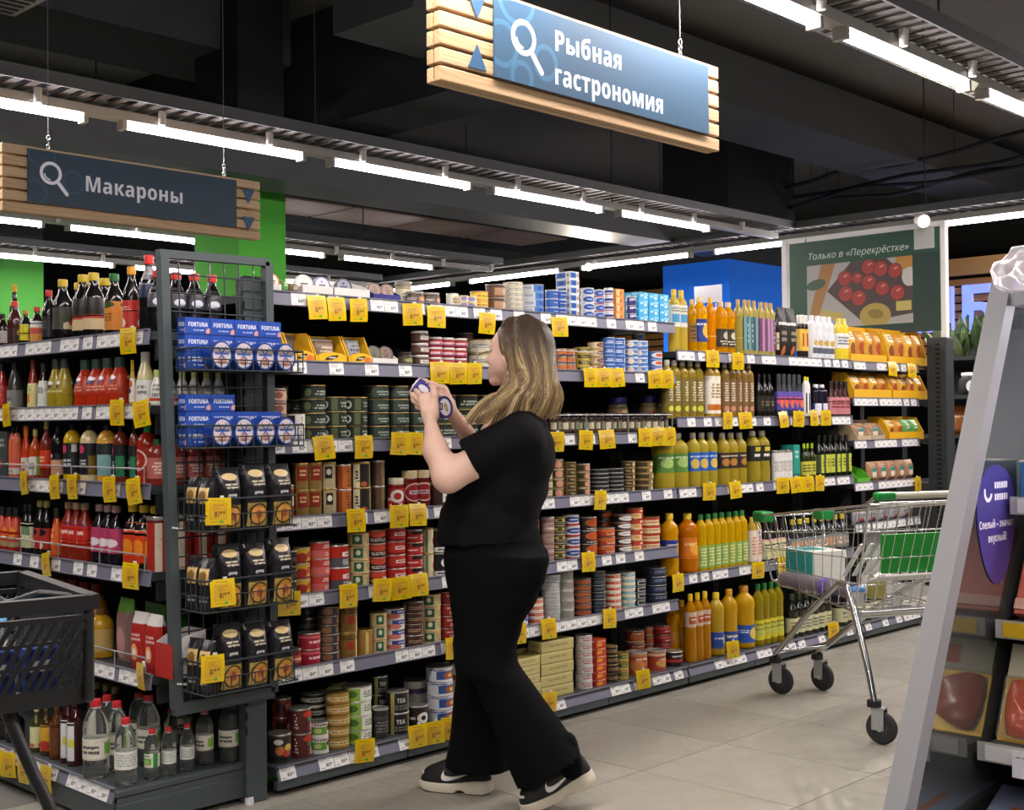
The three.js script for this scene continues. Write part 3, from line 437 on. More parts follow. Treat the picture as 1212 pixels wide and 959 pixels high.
bo_soyrl|black bottle with red and cream label|soy;col#141214;tr.1;cap#d8bc34;ly.14 .62;#26241f;b#c8402c .55 .66;b#d8c498 .66 1;o#eceae0 .3 .25 .1 .16
bo_orangelab|black bottle with orange label and green neck|soy;col#15120f;tr.1;cap#1f7038;ly.1 .55;#d88a34;o#3c4a20 .5 .12 .4 .12;t#7c3a10 .2 .4 .8 .7 3
bo_redlab|black bottle with red label and orange cap|soy;col#15110f;tr.1;cap#e09c24;ly.08 .5;#c8382c;o#ece4dc .35 .78 .28 .18;t#f0c8c0 .2 .2 .8 .4 2
bo_cola|tall black bottle with red cap at rack end|soy;col#15161a;tr.1;cap#d8342c;ly.45 .85;#85878a;b#a8a8a8 .2 .3;b#1c2c4c .75 1;r#d8c8a4 0 .55 .3 .8
bo_cola2|black bottle with red cap behind the grid|soy;col#131418;tr.1;cap#d8342c;ly.4 .75;#4c4e54;b#85878c .2 .3;b#85878c .5 .6;o#eef .5 .85 .2 .1
bo_redsq|red sauce bottle at rack edge|sauce;col#a82c28;tr0;cap#1f1d1c;ly.1 .5;#c83c34;t#f0dcd4 .2 .3 .8 .6 2
bo_greyspice|grey labelled spice grinder|sauce;col#3c3c38;tr.1;cap#1a1a1a;ly.05 .4;#8a8c88;t#333 .2 .4 .8 .6 1
bo_orangesq|red sauce bottle with orange square|sauce;col#8c2c1c;tr.1;cap#6a1c18;ly.05 .52;#e6dc9c;r#e8801c .1 .5 .7 .85;t#6a5 .2 .15 .8 .4 2
bo_whitesq|dark bottle with white label|sauce;col#2c1614;tr.1;cap#2c2424;ly.06 .62;#e0e8e0;o#a8906c .2 .6 .14 .14;t#555 .4 .3 .8 .6 2
bo_olivesq|mustard olive squeeze bottle|sauce;col#a8952c;tr0;cap#3f4a42;ly.3 .6;#a8952c;o#f0f0f4 .4 .35 .28 .16;o#3c2c54 .4 .6 .22 .14;t#ece4a8 .2 .8 .8 .95 1
bo_redsq2|orange red squeeze bottle with dark green cap|sauce;col#b83418;tr0;cap#2f4c40;ly.28 .66;#b83418;o#f0ecf0 .45 .25 .3 .16;o#3c3468 .45 .46 .24 .12;t#f0b8a0 .2 .65 .8 .9 2
bo_yelsm|narrow yellow capped bottle|sauce;col#c8a43c;tr0;cap#e0b81c;ly.1 .6;#e8e0d0;o#c85a2c .5 .3 .3 .2;o#3c3c7c .5 .6 .2 .1
bo_beige|large beige squeeze bottle with white label|sauce;col#d8cc9c;tr0;cap#e4e2d6;ly.06 .5;#e4e4de;o#d8d08c .25 .6 .16 .18;b#a8c07c 0 .08;t#777 .5 .3 .9 .7 2
bo_horse|small white labelled jar behind the grid|sauce;col#d8d8c8;tr0;cap#b8c86c;ly.05 .7;#e2e2da;t#777 .2 .2 .8 .8 3;b#c8402c .8 .9
bo_salmon|salmon pink sauce pouch bottle|round;col#d86c50;tr0;cap#2a2422;ly.08 .2;#e4dcd4;t#777 .2 .2 .8 .8 2
bo_redthin|thin red bottle with orange cap|sauce;col#c83c1c;tr.1;cap#e07a1c;ly.05 .4;#d8d0c4;t#a33 .2 .2 .8 .8 2
bo_chiliw|chili sauce bottle with white green label|wine;col#b84a1c;tr.1;cap#c8c07c;ly.08 .45;#e2e8dc;v#8cbc4c 0 .25;t#777 .4 .3 .9 .7 2
bo_chilir|chili sauce bottle with red label and gold cap|wine;col#7c2c20;tr.1;cap#c0b058;ly.2 .5;#d8401c;t#f4c8a8 .2 .3 .8 .7 2
bo_darkm|black sauce bottle with peach label|round;col#17141a;tr.1;cap#15141a;ly.1 .5;#d8a488;b#1c1c1e 0 .3;r#eee .2 .05 .5 .2
bo_yelround|domed yellow sauce bottle|round;col#d0a814;tr0;cap#1b1b1d;ly.12 .66;#23262a;o#d8386c .5 .2 .12 .13;t#e8e8e6 .2 .5 .8 .75 2;r#c8c8c4 .8 .05 .98 .3
bo_creamround|domed cream sauce bottle|round;col#dccf9c;tr0;cap#1b1b1d;ly.12 .66;#202326;o#d8386c .5 .2 .12 .13;t#e8e8e6 .2 .5 .7 .7 2;r#7c6424 .75 .4 1 1
bo_amberround|domed amber sauce bottle|round;col#dba43c;tr0;cap#1b1b1d;ly.12 .66;#2c3034;o#d8386c .3 .2 .1 .13;r#86b4b4 .5 .35 1 1;t#e8e8e6 .15 .55 .45 .75 2
bo_brownround|domed brown sauce bottle|round;col#7c3420;tr0;cap#1b1b1d;ly.12 .66;#1e2324;o#d8386c .4 .2 .12 .13;r#2c8458 .65 .35 1 1;t#e8e8e6 .15 .5 .6 .7 2
bo_sriracha|red sauce bottle with green cap|round;col#a82c1a;tr0;cap#1f9048;ly.2 .62;#a82c1a;o#e8d0c8 .5 .5 .36 .42;o#a82c1a .5 .5 .3 .36;o#e8d0c8 .45 .5 .14 .2;o#a82c1a .5 .45 .08 .12
bo_redbrown|red brown bottle behind the grid|round;col#7c2c20;tr.1;cap#1c6c3c;ly.15 .6;#b8685c;t#f0d8d0 .2 .2 .8 .8 4
bo_redor|red sauce bottle with orange picture|sauce;col#a8281c;tr.1;cap#15191c;ly.1 .75;#c84830;o#e88a2c .5 .6 .28 .2;b#b8a078 .85 1
bo_creamlab2|dark bottle with cream and green label|wine;col#15171a;tr.1;cap#1c2420;ly.12 .62;#d8d8b0;r#6d8c6c .55 .1 .95 .5;t#444 .1 .5 .6 .8 2
bo_dkred2|black bottle with red label and olive cap|soy;col#151315;tr.1;cap#8a8040;ly.12 .5;#b8342c;o#ece8e0 .45 .8 .2 .18;o#15131a .5 .2 .3 .16
bo_redbar|orange red carton bottle|sauce;col#d8502c;tr0;cap#2c3028;ly.05 .7;#e0642c;t#f0b07c .2 .2 .8 .8 3
bo_ketch|ketchup bottle with bronze cap|soy;col#8c2814;tr.1;cap#a88a6c;ly.22 .68;#c8281c;o#e8dcd0 .3 .8 .22 .18;r#2c2c74 .6 0 1 .25;t#f4e4dc .4 .4 .85 .6 1
bo_berry|dark berry sauce bottle with pink label|soy;col#17111a;tr.1;cap#9c7c78;ly.2 .62;#b83c68;r#2c2c6c 0 0 .4 .3;o#ece4e8 .55 .6 .3 .16;t#eee .1 .8 .6 .95 2
bo_yelred|black bottle with yellow and red label|soy;col#17140f;tr.1;cap#c8a824;ly.1 .72;#d83c14;v#e8d83c 0 .34;o#e88c1c .7 .7 .2 .16;t#f8e4d0 .4 .2 .95 .4 2
bo_amberback|dark bottle with orange neck band|sauce;col#14120f;tr.1;cap#7a1c14;ly.42 .8;#c88430;v#f0d8a0 .45 .55
bo_mango|yellow juice bottle without visible cap|round;col#b08a1c;tr.2;cap#6a4a1a;ly.15 .6;#b89c58;t#8a743c .3 .2 .8 .8 3
bo_wineblk|black vinegar bottle|wine;col#111311;tr.1;cap#1c1c1c;ly.15 .5;#1d1f1c;t#7c7c74 .3 .2 .7 .5 2
bo_winegreen|vinegar bottle with pale green label|wine;col#3c3c14;tr.2;cap#c8c078;ly.1 .55;#dcdca8;v#8cae3c .25 .6;r#c8583c .1 .8 .9 .95
bo_wineyel|brown vinegar bottle with yellow label|wine;col#3c2c14;tr.2;cap#5c4c24;ly.1 .6;#d8a824;o#b8382c .7 .8 .3 .2
bo_wineamb|amber vinegar bottle with white side label|wine;col#5c3414;tr.3;cap#4c3c1c;ly.08 .65;#6a3c18;v#e8e6de .1 .5;r#d8502c .1 .8 .5 1
bo_winered|dark red vinegar bottle with gold cap|wine;col#330f14;tr.2;cap#c8b868;ly.08 .6;#330f14;v#e4e6ea .5 .85;r#d8d84c .6 .45 .85 .65
bo_winegold|vinegar bottle with gold cap in back row|wine;col#2c1c12;tr.1;cap#b0a458;ly.1 .5;#4c3c24
bg_green|small green packet|#5c9c4c;t#e8f0dc .2 .2 .8 .5 2
bg_brown|brown foil pouch|#8a7464;t#d8cbb8 .2 .3 .8 .6 2;b#c8beb0 0 .1
bg_black|black snack pouch|#201d1c;b#e4e2de .3 .36;t#a89880 .2 .45 .8 .7 2;o#c8683c .5 .85 .2 .1
bg_tan|tan snack packet|#a88060;o#e4d8c8 .5 .6 .25 .2;t#3c2c24 .2 .2 .8 .4 2;r#1f8c8c .3 .3 .7 .5
bg_grey|grey snack packet|#9a9aa0;t#444 .2 .2 .8 .5 2;o#8c3c2c .5 .7 .2 .14
bg_pink|pink and brown bag with green top|#8a6a64;b#5c8c34 0 .22;o#c08a8c .5 .7 .3 .25
bg_red|red and white bag|#a8201c;b#dcdad8 0 .2;o#f0a060 .45 .68 .24 .14;o#e8e4dc .45 .68 .12 .07;t#e8c0b8 .2 .35 .8 .5 2
bg_pasta|black pasta bag with gold picture|#1c1c20;o#d8c08c .5 .16 .3 .06;t#e8dcc0 .25 .26 .75 .36 2;t#d8d8d8 .3 .42 .7 .5 1;r#a89048 .12 .62 .88 .99;o#15120f .5 .8 .34 .17;o#d89c48 .5 .8 .3 .15;o#b8603c .5 .8 .14 .07
bg_pasta2|black pasta bag|#1b1b1f;r#d8b878 .15 .2 .85 .5;o#8a6a3c .5 .35 .25 .1;t#c8c8c8 .2 .7 .8 .85 2
bx_fortuna|blue and white fish carton|#1e4cae;wFORTUNA#f2f4fa .52 .4 .34;t#cfdcf4 .3 .66 .8 .8 1;o#d8a098 .95 .8 .12 .2;b#163a8c .9 1
di_fortuna|blue tin showing a silver fish lid|#2450a8
tin_violet|violet tin|#4a3f8c;o#e8e6ee .3 .5 .12 .3;t#d8d4ec .5 .3 .9 .7 2
bg_brownsnack|yellow and white snack packet|#dba92c;r#efe4c4 .2 .05 .8 .3;o#8c4a20 .5 .6 .28 .2;t#7a4a18 .25 .1 .75 .25 2;b#b8741c .85 1
bg_tansnack|golden brown snack packet|#c98a28;o#a8481c .5 .55 .3 .22;t#f4e4b8 .2 .12 .8 .3 2;r#efe0c0 .3 .78 .7 .9
bg_amber|large amber brown bag|#7c4412;b#5c3010 0 .2;o#a8682c .5 .6 .3 .22;t#d8b488 .25 .3 .75 .4 1`;
const RUNS = `A1 tr_red 1 1 2.624 0.0684 0.0667 -0.065 1
A1 bg_green 1 1 2.68 0.0366 0.053 -0.065 1
A1 bg_brown 1 1 2.723 0.0435 0.0441 -0.065 1
A1 tr_white 1 1 2.818 0.1406 0.0756 -0.065 1
A1 tr_white2 1 1 2.978 0.1729 0.0753 -0.065 1
A1 tr_navy 1 1 3.147 0.1397 0.0685 -0.065 1
A1 jr_clear 1 1 3.337 0.0711 0.1001 -0.15 1
A1 jr_dark 2 1 3.327 0.081 0.0525 -0.065 1
A1 ti_white 1 1 3.519 0.0522 0.0572 -0.065 1
A1 ti_yelwhite 2 2 3.572 0.0485 0.0262 -0.06 1
A1 ti_yel 1 2 3.685 0.0776 0.0385 -0.065 1
A1 ti_brownbig 1 2 3.786 0.0856 0.0564 -0.065 1
A1 ti_cream6 1 6 3.895 0.0869 0.0219 -0.065 1
A1 ti_bw 1 4 4.026 0.1033 0.0325 -0.065 1
A1 ti_blue 2 3 4.126 0.0594 0.038 -0.065 1
A1 bx_lblue 1 6 4.249 0.0639 0.0339 -0.065 1
A1 ti_oval 1 4 4.369 0.0654 0.0347 -0.065 1
A1 ti_bw2 1 4 4.443 0.0582 0.034 -0.065 1
A1 ti_navywhite 1 4 4.511 0.045 0.0372 -0.065 1
A1 bx_orange 1 4 4.568 0.0647 0.0368 -0.065 1
A1 ti_navy 1 3 4.678 0.049 0.0389 -0.065 1
A1 bx_cyan 3 4 4.744 0.0808 0.0361 -0.065 1
A2 tr_yel 1 1 2.634 0.1011 0.1118 -0.065 1
A2 tr_yel 1 1 2.745 0.1122 0.1137 -0.065 1
A2 tr_yel 1 1 2.878 0.1482 0.1073 -0.065 1
A2 tr_yel 1 1 3.013 0.1132 0.11 -0.065 1
A2 tr_white3 1 1 3.136 0.1301 0.0893 -0.065 1
A2 jr_dark2 1 1 3.266 0.0596 0.0555 -0.065 1
A2 jr_white 1 3 3.348 0.0737 0.0473 -0.065 1
A2 jr_red 3 3 3.424 0.0695 0.0404 -0.065 1
A2 ti_brown 1 3 3.714 0.0714 0.0523 -0.182 1
A2 ti_creambig 1 2 3.706 0.1131 0.0617 -0.065 1
A2 jr_dark2 3 2 3.854 0.103 0.043 -0.065 1
A2 ti_mix 2 3 4.176 0.0611 0.0338 -0.065 1
A2 ti_gold 1 4 4.333 0.0766 0.0284 -0.065 1
A2 ti_pinkgold 1 4 4.429 0.0775 0.0351 -0.065 1
A2 ti_blue2 2 4 4.518 0.0721 0.0412 -0.065 1
A2 ti_bluew 2 4 4.688 0.0742 0.0399 -0.065 1
A2 ti_bluew 1 5 4.873 0.0662 0.041 -0.17 1
A2 ti_blueoval 1 3 4.874 0.0859 0.0376 -0.065 1
A3 ti_pinkcard 1 4 2.659 0.0785 0.0473 -0.065 1
A3 ti_whiteblk 1 2 2.742 0.0734 0.0493 -0.065 1
A3 ti_whiteblk2 1 4 2.816 0.0628 0.0516 -0.262 1
A3 ti_dkgreen 1 4 2.831 0.0967 0.051 -0.065 2
A3 ti_dkgreen2 2 3 2.93 0.098 0.0539 -0.065 2
A3 ti_dkgreen3 3 4 3.134 0.1036 0.0516 -0.065 2
A3 ti_dkgreen 5 3 3.485 0.1248 0.0581 -0.065 2
A3 jr_spice 14 1 4.14 0.0598 0.0985 -0.065 1
A3 jr_blue 1 1 4.717 0.1015 0.1764 -0.16 1
A3 jr_blue 2 1 4.95 0.091 0.1867 -0.16 1
A4 ti_redwhite 1 1 2.694 0.0628 0.1177 -0.065 1
A4 ti_goldred 2 2 2.757 0.0599 0.0968 -0.065 1
A4 ti_whitegold 1 2 2.884 0.0699 0.0968 -0.065 1
A4 ti_orangetxt 1 2 2.953 0.0629 0.0912 -0.065 1
A4 ti_blackgold 1 2 3.044 0.0897 0.0945 -0.065 1
A4 ti_brown2 1 2 3.118 0.0518 0.0964 -0.065 1
A4 jr_redsm 1 1 3.154 0.0159 0.0477 -0.055 1
A4 jr_redlab 1 1 3.216 0.0655 0.1216 -0.065 1
A4 jr_ketch 2 1 3.285 0.0669 0.1477 -0.065 1
A4 ti_brownwhite 1 1 3.441 0.078 0.0927 -0.065 1
A4 ti_golddk 6 3 3.555 0.0865 0.0405 -0.065 1
A4 ti_whitegold5 1 5 4.078 0.0554 0.0361 -0.065 1
A4 ti_pinklab 1 4 4.148 0.0634 0.0419 -0.065 1
A4 ti_golddk 1 5 4.232 0.0717 0.0308 -0.065 1
A4 ti_pinklab 1 4 4.325 0.0725 0.0358 -0.065 1
A4 ti_blackflat 2 6 4.455 0.1067 0.019 -0.065 1
A4 ti_golddk 1 5 4.652 0.0693 0.0291 -0.065 1
A4 ti_goldbrown 1 5 4.785 0.1134 0.0283 -0.065 1
A5 ti_black5 1 3 2.706 0.0397 0.0535 -0.065 1
A5 ti_yelred 1 3 2.761 0.0677 0.0561 -0.065 1
A5 ti_pinkred 1 3 2.845 0.081 0.0609 -0.065 1
A5 ti_redwhitebig 1 2 2.935 0.0949 0.0819 -0.065 1
A5 ti_creamgreen 1 4 3.033 0.086 0.051 -0.065 2
A5 ti_redblk 1 4 3.118 0.0806 0.0519 -0.065 2
A5 ti_red 1 4 3.215 0.0887 0.0527 -0.065 2
A5 ti_redpic 1 4 3.305 0.081 0.0487 -0.065 2
A5 ti_creamtall 1 2 3.372 0.0481 0.0988 -0.065 2
A5 ti_blackwhite 1 2 3.439 0.0677 0.0947 -0.065 1
A5 ti_redblk 5 3 3.57 0.1026 0.0627 -0.065 1
A5 ti_pink5 1 4 4.083 0.0628 0.0494 -0.065 1
A5 ti_blackgold5 1 5 4.154 0.0672 0.0386 -0.065 1
A5 ti_wrb 1 4 4.249 0.0794 0.0496 -0.065 1
A5 ti_dkorange 1 3 4.369 0.0961 0.06 -0.065 1
A5 ti_orange3 1 3 4.495 0.1054 0.0406 -0.065 1
A5 ti_dkorange 1 4 4.602 0.084 0.0482 -0.17 1
A5 ti_darkwhite 1 5 4.615 0.0948 0.0354 -0.065 1
A5 ti_redcream 1 4 4.706 0.0837 0.0508 -0.065 1
A5 ti_redcream2 1 4 4.832 0.1222 0.0379 -0.065 1
A6 ti_dkred 1 1 2.715 0.0809 0.0682 -0.065 1
A6 ti_redflat 1 2 2.801 0.0867 0.0574 -0.065 1
A6 ti_brown6 1 6 2.887 0.0826 0.0334 -0.065 1
A6 ti_black5 1 4 2.867 0.0758 0.0506 -0.17 1
A6 ti_goldtall 1 2 2.975 0.0791 0.097 -0.065 1
A6 ti_goldred1 1 1 3.052 0.0686 0.0961 -0.065 1
A6 ti_creamgreen 1 3 3.122 0.0693 0.0507 -0.065 1
A6 ti_bluered 1 4 3.208 0.0852 0.0395 -0.065 1
A6 ti_brownpink 1 4 3.305 0.0864 0.0434 -0.065 1
A6 ti_creamgreen 1 4 3.399 0.0876 0.0484 -0.065 1
A6 ti_red6 1 4 3.49 0.0785 0.0486 -0.065 1
A6 ti_brown6 3 3 3.618 0.0962 0.05 -0.065 1
A6 ti_bluewhite3 1 3 3.91 0.0686 0.036 -0.065 1
A6 ti_bandred 1 4 4.004 0.0805 0.028 -0.065 1
A6 ti_grey 1 6 4.113 0.0891 0.034 -0.065 1
A6 ti_silver 1 5 4.205 0.0789 0.0428 -0.065 1
A6 ti_brownpic 1 6 4.323 0.0993 0.0275 -0.065 1
A6 ti_black6 1 6 4.427 0.0812 0.0317 -0.065 1
A6 ti_bandred 1 6 4.537 0.0862 0.028 -0.065 1
A6 ti_bandteal 1 6 4.644 0.0834 0.0277 -0.065 1
A6 ti_blackw 1 4 4.724 0.0641 0.0308 -0.065 1
A6 ti_navy6 1 4 4.881 0.1187 0.0411 -0.065 1
A7 ti_veg 1 1 2.648 0.0849 0.1002 -0.035 1
A7 ti_dkred 1 3 2.719 0.0736 0.0668 -0.13 1
A7 ti_beans 1 2 2.735 0.0867 0.0875 -0.035 1
A7 ti_dkwhite 1 4 2.877 0.1039 0.0481 -0.13 1
A7 ti_wgreen 1 2 2.816 0.0712 0.0551 -0.035 1
A7 ti_gold5 1 5 2.907 0.0906 0.0403 -0.035 1
A7 ti_olive 1 5 2.992 0.1095 0.0423 -0.16 1
A7 ti_green4 1 4 3.009 0.1112 0.0525 -0.035 1
A7 ti_blackolv 1 1 3.101 0.0673 0.1138 -0.035 1
A7 ti_tea 1 3 3.177 0.0723 0.0703 -0.13 1
A7 ti_tea 1 2 3.198 0.0912 0.0807 -0.035 1
A7 ti_dkpurple 1 1 3.299 0.0926 0.0895 -0.035 1
A7 ti_whitepur 1 3 3.394 0.0951 0.0524 -0.15 1
A7 ti_bluefish 1 4 3.429 0.1114 0.0552 -0.035 1
A7 ti_whitered 1 3 3.525 0.0751 0.074 -0.035 1
A7 ti_brownfish 1 5 3.534 0.0974 0.0422 -0.16 1
A7 bx_ovalcream 1 5 3.893 0.1559 0.0389 -0.035 1
A7 bx_ovalcream 1 4 4.005 0.1611 0.0509 -0.17 1
A7 bx_ovalcream2 1 5 4.076 0.2075 0.0488 -0.035 1
A7 ti_whitered7 1 7 4.294 0.08 0.0338 -0.035 1
A7 bx_redyel 1 6 4.371 0.0701 0.0349 -0.035 1
A7 ti_blackgold4 1 4 4.472 0.0735 0.0406 -0.035 1
A7 ti_greengold 1 3 4.553 0.0664 0.0402 -0.035 1
A7 ti_orangebean 1 1 4.686 0.1034 0.1056 -0.035 1
A7 ti_redbrown 1 3 4.803 0.098 0.0609 -0.14 1
A7 ti_orangebean2 1 1 4.831 0.1012 0.0938 -0.035 1
A7 ti_redstack 1 4 5.021 0.0927 0.0448 -0.142 1
A7 ti_blackred 1 1 4.967 0.1028 0.0712 -0.035 1
A7 ti_redbrown 1 4 4.945 0.0558 0.0445 -0.19 1
B1 bo_clearwhite 2 1 5.023 0.062 0.309 -0.065 1
B1 bo_amberdk 1 1 5.142 0.0478 0.2657 -0.05 1
B1 bo_blue 1 1 5.249 0.0812 0.2874 -0.065 1
B1 bo_amber 1 1 5.327 0.0559 0.2878 -0.065 1
B1 bo_dklabel 2 1 5.427 0.0723 0.2749 -0.065 1
B1 bo_olive 1 1 5.573 0.0486 0.2947 -0.065 1
B1 bo_bluesl 3 1 5.629 0.0443 0.2965 -0.065 1
B1 bo_purplesl 3 1 5.787 0.0477 0.293 -0.065 1
B1 bo_darkbalsam 1 1 5.927 0.0167 0.2714 -0.065 1
B1 bg_black 2 1 5.986 0.0959 0.281 -0.065 1
B1 jr_smallmix 2 1 6.179 0.0433 0.2446 -0.065 1
B1 bo_white 4 1 6.32 0.0624 0.2515 -0.065 1
B1 bo_yellow 2 1 6.618 0.0558 0.2491 -0.065 1
B2 bo_slim 5 1 4.958 0.0643 0.287 -0.065 1
B2 bo_slimwhite 2 1 5.307 0.0572 0.287 -0.065 1
B2 bo_slim2 5 1 5.446 0.0555 0.287 -0.065 1
B2 bo_dark 3 1 5.762 0.0518 0.2334 -0.065 1
B2 bo_multi 5 1 5.954 0.0528 0.2385 -0.065 1
B2 bo_stick 2 1 6.21 0.0329 0.2275 -0.065 1
B2 bo_whitecap 2 1 6.356 0.0666 0.1876 -0.065 1
B2 bo_redsauce 4 1 6.515 0.0565 0.2102 -0.065 1
B3 bo_greenlab 2 1 4.954 0.1168 0.2735 -0.065 1
B3 bo_bluelab 3 1 5.175 0.0747 0.2744 -0.065 1
B3 bo_brownlab 3 1 5.432 0.0801 0.2711 -0.065 1
B3 bo_dklab2 2 1 5.72 0.0901 0.2769 -0.065 1
B3 ti_whitecan 4 1 5.906 0.0451 0.1682 -0.065 1
B3 bx_teal 1 1 6.098 0.0637 0.1983 -0.065 1
B3 bo_olivedk 3 1 6.199 0.0439 0.2001 -0.065 1
B3 bo_oliveyel 6 1 6.375 0.0618 0.2434 -0.065 1
B4 bo_bluebig 1 1 4.983 0.091 0.306 -0.065 1
B4 bo_orangebig 1 1 5.142 0.1032 0.2966 -0.065 1
B4 bo_slimgreen 7 1 5.226 0.0611 0.2856 -0.065 1
B4 bo_whitelab 2 1 5.675 0.0489 0.2461 -0.065 1
B4 bo_creamlab 4 1 5.807 0.0555 0.2163 -0.065 1
B4 bo_mixdark 8 1 6.096 0.0777 0.2058 -0.065 1
B5 bo_amberlow 2 1 5.066 0.0711 0.2903 -0.12 1
B5 bo_amberred 3 1 5.087 0.0597 0.335 -0.035 1
B5 bo_clearblue 1 1 5.321 0.0856 0.3167 -0.035 1
B5 bo_clearblue2 1 1 5.442 0.0911 0.3214 -0.035 1
B5 bo_bluebig2 1 1 5.599 0.1173 0.3224 -0.035 1
B5 bo_yellab 4 1 5.691 0.063 0.3227 -0.035 1
B5 bo_darkcream 6 1 6.027 0.0714 0.2344 -0.035 1
B5 bo_mixdark2 6 1 6.564 0.0934 0.2233 -0.035 1
C1 tr_snack 1 1 6.895 0.4518 0.226 -0.065 1
C1 tr_snack 1 1 7.397 0.53 0.229 -0.065 1
C2 tr_snack2 2 1 6.941 0.4761 0.1629 -0.065 1
C3 tr_tan 2 1 6.844 0.1759 0.1255 -0.065 1
C3 tr_snack3 1 1 7.364 0.4711 0.1441 -0.065 1
C4 tr_green 1 1 6.83 0.1614 0.0995 -0.065 1
C4 bg_tan 5 1 6.971 0.1174 0.1239 -0.065 1
C5 bg_grey 5 1 6.812 0.1408 0.0882 -0.065 1
E1 bo_soysmall 3 1 -1.328 0.0463 0.1362 -0.15 1
E1 bo_soyred 1 1 -1.146 0.0557 0.1794 -0.15 1
E1 bo_soyyel 1 1 -1.279 0.0404 0.2609 -0.22 1
E1 bo_soygreen 1 1 -1.044 0.0484 0.1364 -0.15 1
E1 bo_soyorange 1 1 -0.945 0.0509 0.1423 -0.15 1
E1 bo_soyblk 1 1 -0.855 0.0502 0.1986 -0.15 1
E1 bo_soytall 1 1 -0.76 0.0713 0.2311 -0.15 1
E1 bo_soyrl 2 1 -0.617 0.0771 0.2365 -0.15 1
E1 bo_soyrl 3 1 -0.846 0.0955 0.2347 -0.25 1
E1 bo_orangelab 1 1 -0.385 0.0672 0.2193 -0.15 1
E1 bo_redlab 1 1 -0.259 0.0601 0.2309 -0.15 1
E1 bo_cola 1 1 -0.152 0.0647 0.2603 -0.15 1
E2 bo_redsq 2 1 -1.315 0.0534 0.1931 -0.15 1
E2 bo_greyspice 1 1 -1.149 0.0622 0.1939 -0.15 1
E2 bo_orangesq 1 1 -0.976 0.0447 0.19 -0.15 1
E2 bo_whitesq 1 1 -0.892 0.0441 0.1708 -0.15 1
E2 bo_olivesq 2 1 -0.81 0.0654 0.1847 -0.15 1
E2 bo_redsq2 4 1 -0.605 0.0825 0.1721 -0.15 1
E2 bo_yelsm 1 1 -0.221 0.0243 0.1555 -0.15 1
E2 bo_beige 1 1 -0.175 0.0638 0.1818 -0.15 1
E3 bx_dkgrey 1 1 -1.217 0.1124 0.1824 -0.15 1
E3 bo_salmon 2 1 -1.141 0.0353 0.1983 -0.15 1
E3 bo_redthin 1 1 -1.028 0.0385 0.201 -0.15 1
E3 bo_chiliw 1 1 -0.964 0.0477 0.1879 -0.15 1
E3 bo_chilir 1 1 -0.874 0.0503 0.2189 -0.15 1
E3 bo_darkm 1 1 -0.787 0.0496 0.1966 -0.15 1
E3 bo_yelround 1 1 -0.694 0.0674 0.2083 -0.15 1
E3 bo_creamround 1 1 -0.567 0.0691 0.2074 -0.15 1
E3 bo_amberround 1 1 -0.444 0.0707 0.2066 -0.15 1
E3 bo_brownround 1 1 -0.333 0.0578 0.2001 -0.15 1
E3 bo_brownround 1 1 -0.228 0.0377 0.1968 -0.15 1
E3 bo_sriracha 1 1 -0.173 0.0685 0.1992 -0.15 1
E4 bo_redor 3 1 -1.259 0.0594 0.1657 -0.15 1
E4 bo_creamlab2 2 1 -1.038 0.0397 0.1857 -0.15 1
E4 bo_dkred2 2 1 -0.932 0.0518 0.2025 -0.15 1
E4 bo_redbar 1 1 -0.79 0.0434 0.1789 -0.15 1
E4 bo_ketch 3 1 -0.71 0.0589 0.2056 -0.15 1
E4 bo_berry 3 1 -0.49 0.0618 0.205 -0.15 1
E4 bo_yelred 3 1 -0.266 0.0709 0.2138 -0.15 1
E5 bo_amberback 4 1 -1.098 0.0933 0.2202 -0.3 1
E5 bo_mango 1 1 -0.517 0.0924 0.1694 -0.15 1
E5 bg_pink 1 1 -0.388 0.1102 0.2181 -0.2 1
E5 bg_red 2 1 -0.203 0.0915 0.1941 -0.15 1
E5 tr_whitered 1 1 -0.01 0.1071 0.1838 -0.15 1
E5 bx_greenback 1 1 -0.397 0.1488 0.1874 -0.34 1
E6 bo_wineblk 2 1 -0.979 0.069 0.1211 -0.03 1
E6 bo_winegreen 1 1 -0.712 0.048 0.162 -0.03 1
E6 bo_wineyel 1 1 -0.633 0.0444 0.1795 -0.03 1
E6 bo_wineamb 1 1 -0.563 0.0528 0.1956 -0.03 1
E6 bo_winered 2 1 -0.488 0.0547 0.2478 -0.03 1
E6 bo_winegold 3 1 -0.842 0.0669 0.1819 -0.32 1`;
// ------------------------------------------------------------------ goods: label print, shapes
const CELL_W = 256, CELL_H = 128, atlases = [];
let cells = 0;
function newCell(draw) {
  const n = cells++, page = Math.floor(n / 128), k = n % 128, x = (k % 8) * CELL_W, y = Math.floor(k / 8) * CELL_H;
  if (!atlases[page]) { const c = document.createElement('canvas'); c.width = c.height = 2048; const t = new THREE.CanvasTexture(c); t.colorSpace = THREE.SRGBColorSpace; atlases[page] = { c, ctx: c.getContext('2d'), t, mat: new THREE.MeshStandardMaterial({ map: t, roughness: 0.38, metalness: 0.05 }) }; }
  const { ctx } = atlases[page]; ctx.save(); ctx.translate(x, y); ctx.beginPath(); ctx.rect(0, 0, CELL_W, CELL_H); ctx.clip(); draw(ctx, CELL_W, CELL_H); ctx.restore();
  const p = 1.5 / 2048; return { uv: [x / 2048 + p, 1 - (y + CELL_H) / 2048 + p, (x + CELL_W) / 2048 - p, 1 - y / 2048 - p], page };
}
